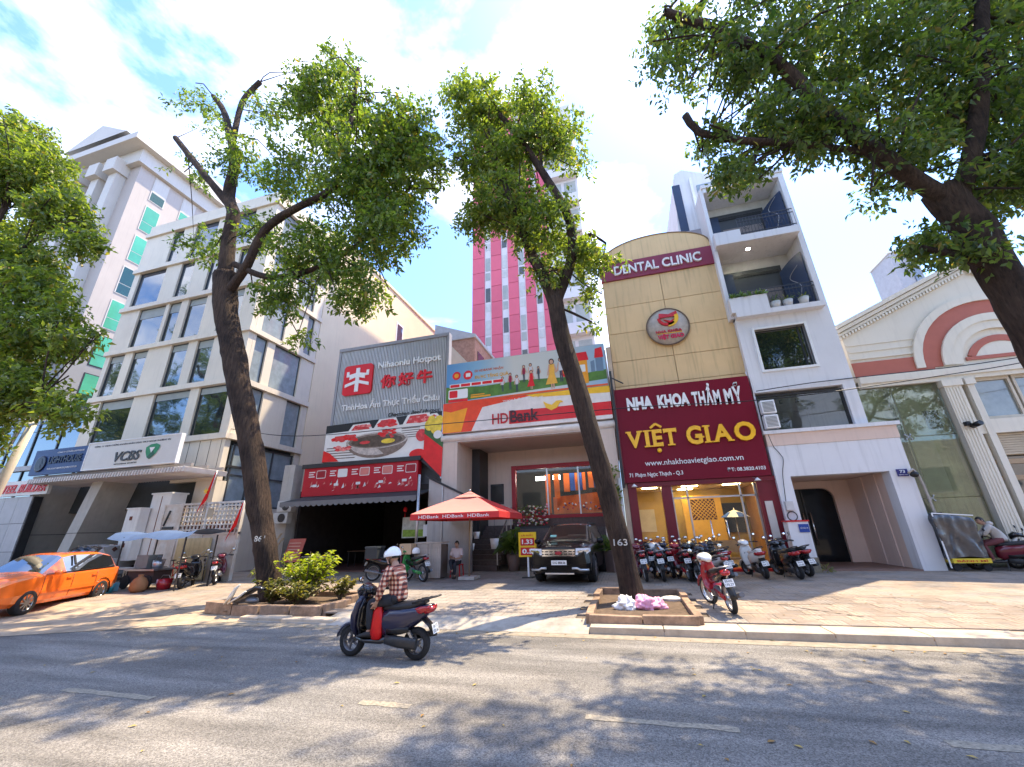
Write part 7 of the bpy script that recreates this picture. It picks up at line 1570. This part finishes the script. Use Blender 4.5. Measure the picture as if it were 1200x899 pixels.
MB().box(2.43,2.5,-.45,.45,.30,.34).build('skid_trim', mat('satin_trim', (.6,.6,.6)), sv); MB().box(2.42,2.46,-.6,.6,.40,.56).build('lower_intake', BLACK, sv)
p_ = MB().box(2.475,2.49,-.24,.24,.56,.69).build('number_plate', PLATE, sv); q = text_into(MB(), '51G 888.56', -.2,.2,.59,.66,0,.002,.02); q.v = [(2.4925, x, z) for x, y, z in q.v]; q.build('lettering', BLACK, p_)
eb = MB().ell((2.497,0,.90),(.012,.11,.05),16); eb.build('emblem', mat('emblem_red2', (.35,.02,.03), .3), sv); 
el = text_into(MB(), 'EXPLORER', -.42,.42,1.075,1.105,0,.003,.02); el.v = [(2.36-.0, x, z) for x, y, z in el.v]; el.build('lettering', CHROME, sv)
MB().poly([(.80,-.62,1.34),(.80,-.40,1.34),(.72,-.40,1.41),(.72,-.62,1.41)]).build('windscreen_sticker', mat('sticker_green', (.25,.5,.4), .5), sv).location = (.035,0,.0)
for s in (-1,1): MB().bar((.97,s*.1,1.255),(.90,s*.1+.5,1.30),.012).build('wiper', BLACK, sv)
# orange taxi leaving the drive
OP = mat('orange_car_paint', (.85,.16,.02), .2, var=.05, coat=.8)
tx = thing('taxi', 'orange car nosing out of the driveway at the left edge', 'car', (-17.6,9.15,.03), math.atan2(-.9,.43))
ST2 = [(2.12,.36,.62,.66,.58,.72,.48),(2.06,.28,.80,.76,.76,.84,.6),(1.75,.23,.87,.86,.83,.96,.66),(1.2,.22,.88,.93,.85,1.03,.72),(.95,.22,.88,.95,.85,1.07,.72),(.25,.22,.88,.97,.86,1.48,.58),(-.1,.22,.88,.97,.86,1.53,.60),(-1.2,.22,.88,.98,.86,1.52,.60),(-1.75,.24,.87,1.0,.84,1.42,.58),(-2.02,.30,.82,.98,.80,1.08,.66),(-2.10,.36,.72,.86,.70,.92,.6)]
carbody(tx, ST2, {4:'screen', 5:'side', 6:'side', 7:'side', 8:'rear'}, OP, cg)
for x in (1.3,-1.3):
    for y in (.78,-.78): carwheel(tx, x, y, .31, .2, mat('rim_grey', (.25,.25,.26)))
for s in (-1,1):
    MB().ell((-2.0,s*.68,.82),(.10,.13,.14),12).build('tail_light', LENS, tx); MB().ell((2.0,s*.62,.68),(.10,.16,.09),12).build('headlight', CLEAR, tx)
    mo = MB().ell((.72,s*.98,1.02),(.07,.1,.07),10).build('mirror', OP, tx)
    for x in (.98,-.02,-.95): MB().tube([(x+.03,s*.862,.34),(x,s*.884,.62),(x-.02,s*.866,.95)], .006, 5).build('door_seam', BLACK, tx)
    MB().tube([(.95,s*.852,.99),(-.1,s*.858,1.01),(-1.7,s*.84,1.02)], .012, 5).build('window_trim', BLACK, tx); MB().bar((-.05,s*.80,1.2),(-.1,s*.66,1.46),.05,.03).build('door_pillar', BLACK, tx)
    for x in (.12,-.85): MB().box(x-.09,x+.09,s*.875-.02,s*.875+.02,.82,.85).build('door_handle', OP, tx)
    MB().bar((1.0,s*.885,.52),(-1.0,s*.885,.52),.02,.05).build('side_moulding', OP, tx)
    MB().rings([[Vector((-1.3+.38*math.cos(a), s*y, .32+.38*math.sin(a))) for a in np.linspace(-.3,PI+.3,14)] for y in (.84,.895)], 0, True, False, False).build('wheel_arch', BLACK, tx)
# silver car in the drive behind
svr = thing('silver_car', 'silver car standing in the driveway behind the blue canopied cart', 'car', (-22.6,13.2,gz(13)), -PI/2+.35)
carbody(svr, ST2, {4:'screen', 5:'side', 6:'side', 7:'side', 8:'rear'}, mat('silver_car_paint', (.45,.45,.46), .25, metal=.3, coat=.6), cg)
for x in (1.3,-1.3):
    for y in (.78,-.78): carwheel(svr, x, y, .31, .2, mat('rim_grey', (.25,.25,.26)))
for s in (-1,1): MB().ell((2.0,s*.62,.68),(.10,.16,.09),12).build('headlight', CLEAR, svr); MB().ell((.72,s*.98,1.02),(.07,.1,.07),10).build('mirror', BLACK, svr)
MB().bar((.0,.62,1.52),(-1.5,.62,1.5),.03).bar((0,-.62,1.52),(-1.5,-.62,1.5),.03).build('roof_rail', CHROME, svr)
# ---------------------------------------------------------------- food cart under blue canopy
fc = thing('food_cart', 'cluttered street food cart under a faded blue canopy near the gate', 'cart', (-17.3,12.2,gz(12.2)))
z0 = gz(12.2); blc2 = mat('canopy_blue', (.07,.115,.22), .7, var=.15)
child(MB().grid(lambda u, v: (-19.3+4.1*u, 11.6+1.5*v, 2.12-.16*abs(math.sin(u*PI*2))*0-.10*math.sin(PI*((u*2) % 1))+.10*math.sin(PI*v)-(.16 if v == 0 else 0)), 20, 6), 'canopy', blc2, fc)
for x, y in ((-18.6,11.75),(-15.5,11.75),(-18.6,12.95),(-15.5,12.95)): child(MB().bar((x,y,z0),(x,y,2.0),.04), 'post', DARK, fc)
child(box(-18.4,-16.9,11.9,12.7,z0+.62,z0+.68), 'counter', STEEL, fc); child(box(-18.3,-17.0,12.0,12.65,z0+.2,z0+.62), 'cabinet', mat('cart_dark', (.08,.05,.045), .7), fc)
child(box(-18.2,-17.6,12.1,12.6,z0+.7,z0+1.15), 'glass_case', mat('case_grey', (.2,.22,.22), .15), fc)
for x in (-18.2,-17.1): child(MB().lathe([(.22,-.03),(.24,0),(.22,.03)], Matrix.Translation((x,11.9,z0+.25)) @ Matrix.Rotation(PI/2,4,'X'), 18), 'wheel', RUBBER, fc)
def bucket(label, x, y, z, r, h, mt):
    t = thing('bucket', label, 'bucket', (x,y,z), 0, 'tubs around the food cart'); MB().lathe([(r*.8,0),(r,h),(r*.93,h),(r*.78,.05),(0,.05)], None, 16).build('tub', mt, t); MB().tube([(-r,0,h),(-r*.6,0,h+.12),(r*.6,0,h+.12),(r,0,h)], .008, 5).build('handle', STEEL, t)
bucket('teal tub on the ground left of the food cart', -17.9, 11.2, gz(11.2), .22, .3, mat('tub_teal', (.05,.30,.36), .4)); bucket('red tub behind the brown sack at the food cart', -16.5, 12.1, gz(12), .25, .35, rdp); bucket('large steel pot on the food cart counter', -17.3, 12.3, z0+.68, .2, .3, STEEL)
t = thing('sack', 'brown sack slumped in front of the food cart', 'sack', (-16.85,11.5,gz(11.5))); 
MB().rings([[(a*math.cos(k*PI/6)*(1+.1*math.sin(k*2+z*9)), a*.8*math.sin(k*PI/6), z) for k in range(12)] for z, a in ((0,.2),(.1,.3),(.28,.29),(.42,.2),(.5,.08),(.56,.1))]).build('cloth', mat('sack_brown', (.30,.14,.06), .8, var=.2), t)
t = thing('plastic_crate', 'pale blue crate of bottles left of the food cart', 'crate', (-18.4,11.5,gz(11.5))); 
MB().box(-.3,.3,-.2,.2,0,.28).build('crate', mat('crate_blue', (.22,.42,.50), .5), t); 
for i in range(6): MB().lathe([(.04,0),(.04,.2),(.015,.27),(.015,.32),(0,.32)], Matrix.Translation((-.22+i*.09,.0,.2)), 8).build('bottle', mat('bottle_pale', (.4,.5,.5), .2), t)
t = thing('folding_table', 'small pale table with white cups left of the blue canopy cart', 'table', (-18.9,12.3,gz(12.3)))
MB().box(-.5,.5,-.3,.3,.66,.7).build('tabletop', mat('table_pale', (.5,.48,.44), .5), t)
for x in (-.45,.45):
    for y in (-.25,.25): MB().bar((x,y,0),(x,y,.66),.03).build('leg', STEEL, t)
for k, (x, y, l) in enumerate(((-17.6,13.2,'dark bicycle behind the food cart counter'),)):
    t = thing('bicycle', l, 'bicycle', (x,y,gz(y)), .1)
    for xx in (-.5,.5):
        M_ = Matrix.Translation((xx,0,.33)) @ Matrix.Rotation(PI/2,4,'X'); w_ = MB().rings([[M_ @ Vector((a*math.cos(2*PI*q/24),a*math.sin(2*PI*q/24),c)) for q in range(24)] for a, c in ((.31,0),(.325,-.02),(.34,0),(.325,.02),(.31,0))],0,True,False).build('wheel', RUBBER, t)
        s_ = MB()
        for q in range(12): s_.bar((xx,0,.33),(xx+.31*math.cos(q*PI/6),0,.33+.31*math.sin(q*PI/6)),.004)
        s_.build('spokes', STEEL, w_)
    MB().tube([(-.5,0,.33),(-.15,0,.75),(.35,0,.8),(-.05,0,.3),(-.5,0,.33)], .016, 6).tube([(-.05,0,.3),(-.17,0,.85)], .016, 6).tube([(.5,0,.33),(.36,0,.95)], .016, 6).build('frame', rdp, t)
    MB().ell((-.18,0,.88),(.13,.07,.03),10).build('saddle', BLACK, t); MB().tube([(.3,-.25,1.0),(.38,0,.96),(.3,.25,1.0)], .012, 6).build('handlebar', STEEL, t)
t = thing('mirror_disc', 'round fan guard leaning on the yellowed board behind the black scooter', 'fan', (-17.0,13.85,1.05)); b = MB()
for r_ in (.12,.24,.36): b.tube([(r_*math.cos(a),0,r_*math.sin(a)) for a in np.linspace(0,2*PI,25)], .008, 5, caps=False)
for k in range(12): b.bar((0,0,0),(.36*math.cos(k*PI/6),0,.36*math.sin(k*PI/6)),.006)
b.build('guard', STEEL, t); MB().ell((0,.03,0),(.07,.05,.07),10).build('motor', BLACK, t); MB().bar((0,.1,-.9),(0,.05,0),.03).build('stand', DARK, t)
# ---------------------------------------------------------------- tarp covered cart at right
tc_ = thing('covered_cart', 'food cart wrapped in black tarpaulin beside the portal pier', 'cart', (10.0,17.1,gz(17)))
tarp = mat('tarp_black', (.05,.052,.058), .25, var=.25, scale=3, bump=1., bscale=5, spec=.8)
def tf(u, v):
    a = u*2*PI; sx = max(-1,min(1,1.4*math.cos(a))); sy = max(-1,min(1,1.4*math.sin(a))); q = Vector((sx*1.6, sy*1.6, v*1.3))
    f_ = .22*mnoise.noise(q+Vector((3,0,0)))+.15*mnoise.noise(q*2.4)+.09*math.sin(a*9+v*5)*(1-v)+.05*mnoise.noise(q*6)
    k = 1+.05*(1-v)+f_; dome = max(0, v-.85)/.15
    return (.50*sx*k*(1-dome**2)-.05*v, .36*sy*k*(1-dome**2), .38+1.20*min(v,.9)/.9+.10*dome**.5+.04*math.sin(a*3)*(1-dome)-.07*sx*v)
MB().grid(tf, 72, 26).build('tarpaulin', tarp, tc_)
MB().box(-.45,.5,-.40,.34,.24,.37).build('base_shelf', mat('cart_yellow', (.72,.52,.04), .5), tc_); text_into(MB(), 'BÁNH MÌ', -.36,.4,.27,.34,-.404,.003,.015).build('lettering', RED, tc_)
MB().bar((-.55,-.38,1.72),(.6,-.2,1.62),.03).bar((-.55,-.38,.1),(-.55,-.38,1.72),.03).build('frame_bar', WPLAS, tc_)
for x in (-.35,.4):
    for y in (-.3,.28): MB().lathe([(.10,-.02),(.11,0),(.10,.02)], Matrix.Translation((x,y,.11)) @ Matrix.Rotation(PI/2,4,'X'), 14).build('castor', RUBBER, tc_)
# ---------------------------------------------------------------- plants and litter in the beds
shr = leaf_mat('shrub_lime', (.11,.16,.012), (.30,.33,.03), .35); shr2 = leaf_mat('shrub_olive', (.06,.075,.02), (.20,.17,.05), .3)
def shrub(label, x, y, h, w, n, mt, leaf, seed, group='plants in the broken tree bed'):
    t = thing('shrub', label, 'shrub', (x,y,.2), 0, group); rr = random.Random(seed); st_ = MB(); lv = MB()
    for k in range(n):
        a = rr.random()*6.28; rad = w*rr.random()**.6; e = Vector((rad*math.cos(a), rad*math.sin(a)*.7, h*rr.uniform(.55,1))); m_ = e*.5+Vector((0,0,h*.12))
        P = resample([(0,0,-.05), m_*.6, e], .12); st_.tube(P, [.014*(1-.7*i/len(P)) for i in range(len(P))], 5)
        for q in range(14):
            p = P[int(len(P)*(.35+.64*rr.random()))]; b_ = rr.random()*6.28; d = Vector((math.cos(b_), math.sin(b_), rr.uniform(-.3,.7))).normalized(); l = leaf*rr.uniform(.6,1.3); s = d.cross(Vector((0,0,1))).normalized()*l*.24
            lv.add([p, p+d*l*.5+s+Vector((0,0,.02)), p+d*l-Vector((0,0,l*.2)), p+d*l*.5-s+Vector((0,0,.02))], [(0,1,2),(0,2,3)])
    st_.build('stem', mat('stem_brown', (.14,.10,.06), .9), t); stuff(lv.build('foliage', mt, t))
shrub('bright lime shrub spreading right of the numbered trunk', -8.85, 10.3, 1.25, 1.0, 70, shr, .17, 1); shrub('small lime shrub left of the numbered trunk', -10.55, 10.6, .85, .45, 26, shr, .14, 2)
shrub('low olive plants at the front of the broken bed', -8.6, 9.75, .55, .9, 60, shr2, .14, 3); shrub('reddish low plants behind the white scrap in the bed', -9.35, 9.75, .6, .5, 34, shr2, .13, 4); shrub('leggy plant with thin stems at the right end of the broken bed', -7.9, 10.6, .55, .5, 26, shr2, .13, 5)
t = thing('scrap_fairing', 'broken black and white scooter fairing dumped on the bed edge', 'scrap', (-9.55,9.15,.32))
MB().sweep([(-.42,.02),(-.2,.12),(.05,.25),(.3,.36),(.5,.30)], [(.04,.02),(.12,.05),(.15,.06),(.13,.04),(.05,.02)], 12, 2.4).build('black_panel', bk, t)
MB().sweep([(-.50,-.02),(-.36,.16),(-.25,.34),(-.15,.42)], [(.05,.02),(.07,.03),(.05,.02),(.03,.01)], 10, 2.4, 0, -.16).build('white_panel', wtp, t); MB().sweep([(-.36,.0),(-.1,.13),(.12,.28)], [(.04,.02),(.05,.02),(.03,.01)], 10, 2.4, 0, -.2).build('white_panel', wtp, t)
MB().ell((.15,0,.05),(.2,.12,.08),10).build('grey_lump', ENG, t)
def bag(label, x, y, r, mt, seed):
    rr = random.Random(seed); t = thing('plastic_bag', label, 'bag', (x,y,.175), 0, 'plastic bags at the bending tree foot')
    def fn(u, v):
        th = 2*PI*u; ph = PI*v; d = Vector((math.cos(th)*math.sin(ph), math.sin(th)*math.sin(ph), -math.cos(ph)))
        k = 1+.42*mnoise.noise(d*1.6+Vector((seed,0,0)))+.30*mnoise.noise(d*4+Vector((0,seed,0)))+.06*mnoise.noise(d*8)
        p = d*r*k; return (p.x*1.1, p.y*.8, max(p.z*.72, -r*.34)+r*.34+max(0,d.z-.6)*r*.8*(1 if mnoise.noise(d*5) > 0 else .3))
    MB().grid(fn, 44, 24).build('film', mt, t)
bag('pink plastic bag at the foot of the bending tree', .12, 10.15, .22, mat('bag_pink', (.78,.36,.50), .4, var=.12, scale=9), 2); bag('second pink plastic bag lying right of the first', .38, 10.25, .16, mat('bag_pink', (.78,.36,.5)), 7); bag('white plastic bag at the foot of the bending tree', -.28, 10.1, .20, mat('bag_white', (.70,.68,.67), .4, var=.1, scale=9), 5)
t = thing('foam_scrap', 'crumpled pale foam scrap at the back of the bending tree bed', 'scrap', (.75,11.3,.18)); MB().rings([[(.22*a*math.cos(k*PI/5)*(1+.2*math.sin(k*3)), .14*a*math.sin(k*PI/5), z) for k in range(10)] for z, a in ((0,1),(.05,1.1),(.09,.7),(.1,.3))],0,False).build('foam', mat('foam', (.6,.56,.5), .8), t)
# planter beside the SUV and weed at the pillar
t = thing('potted_shrub', 'green shrub in a brown square planter right of the black SUV', 'potted plant', (-.75,17.0,gz(17))); MB().lathe([(.30,0),(.36,.75),(.33,.75),(.28,.65),(0,.65)], None, 4, 0, False).build('planter', mat('planter_brown', (.22,.15,.13), .6), t); b = MB(); leafy(b, 260, (0,0,.8), .4, .2); stuff(b.build('foliage', leafB, t))
t = thing('climbing_plant', 'leafy climber hanging beside the clinic pole right of the bending trunk', 'plant', (-.45,17,3)); b = MB()
for z in np.linspace(0,1.3,9): leafy(b, 26, (0+.1*math.sin(z*5),-.2,z-.3), .2, .17)
stuff(b.build('foliage', leafB, t))
t = thing('weed', 'small weed sprouting at the mossy pillar base', 'plant', (5.98,16.5,.27)); b = MB(); leafy(b, 40, (0,0,.08), .2, .13); stuff(b.build('foliage', shr2, t)) 
# potted palm by bank flowers
t = thing('leafy_plant', 'dark broad leaved plant below the flower bank at the umbrella', 'potted plant', (-4.8,17.4,.3)); MB().lathe([(.22,0),(.28,.6),(.25,.6),(0,.55)], None, 14).build('pot', mat('planter_brown', (.22,.15,.13)), t); b = MB(); leafy(b, 120, (0,0,.9), .55, .5, 0, .4); stuff(b.build('foliage', leafC, t))
# fallen leaves and grit along the kerb
b = MB()
for i in range(240):
    x = rnd.uniform(-12,12); y = rnd.choice((rnd.uniform(8.0,8.6), rnd.uniform(9.0,13), rnd.uniform(3.5,8))); z = .008 if y < 8.62 else gz(y)+.014
    a = rnd.random()*6.28; l = rnd.uniform(.02,.06); b.poly([(x,y,z),(x+l*math.cos(a-.4),y+l*math.sin(a-.4),z+.008),(x+l*1.6*math.cos(a),y+l*1.6*math.sin(a),z+.002),(x+l*math.cos(a+.4),y+l*math.sin(a+.4),z+.008)], i % 2)
stuff(b.build('fallen_leaves', [mat('dry_leaf', (.26,.15,.05), .9), mat('dry_leaf_yellow', (.38,.27,.08), .9)]))
bpy.context.view_layer.update()

for o in bpy.data.objects:
    if o.name.split('.')[0] in ('print', 'offer_print', 'figure_print', 'grass_print'): o['kind'] = 'stuff'
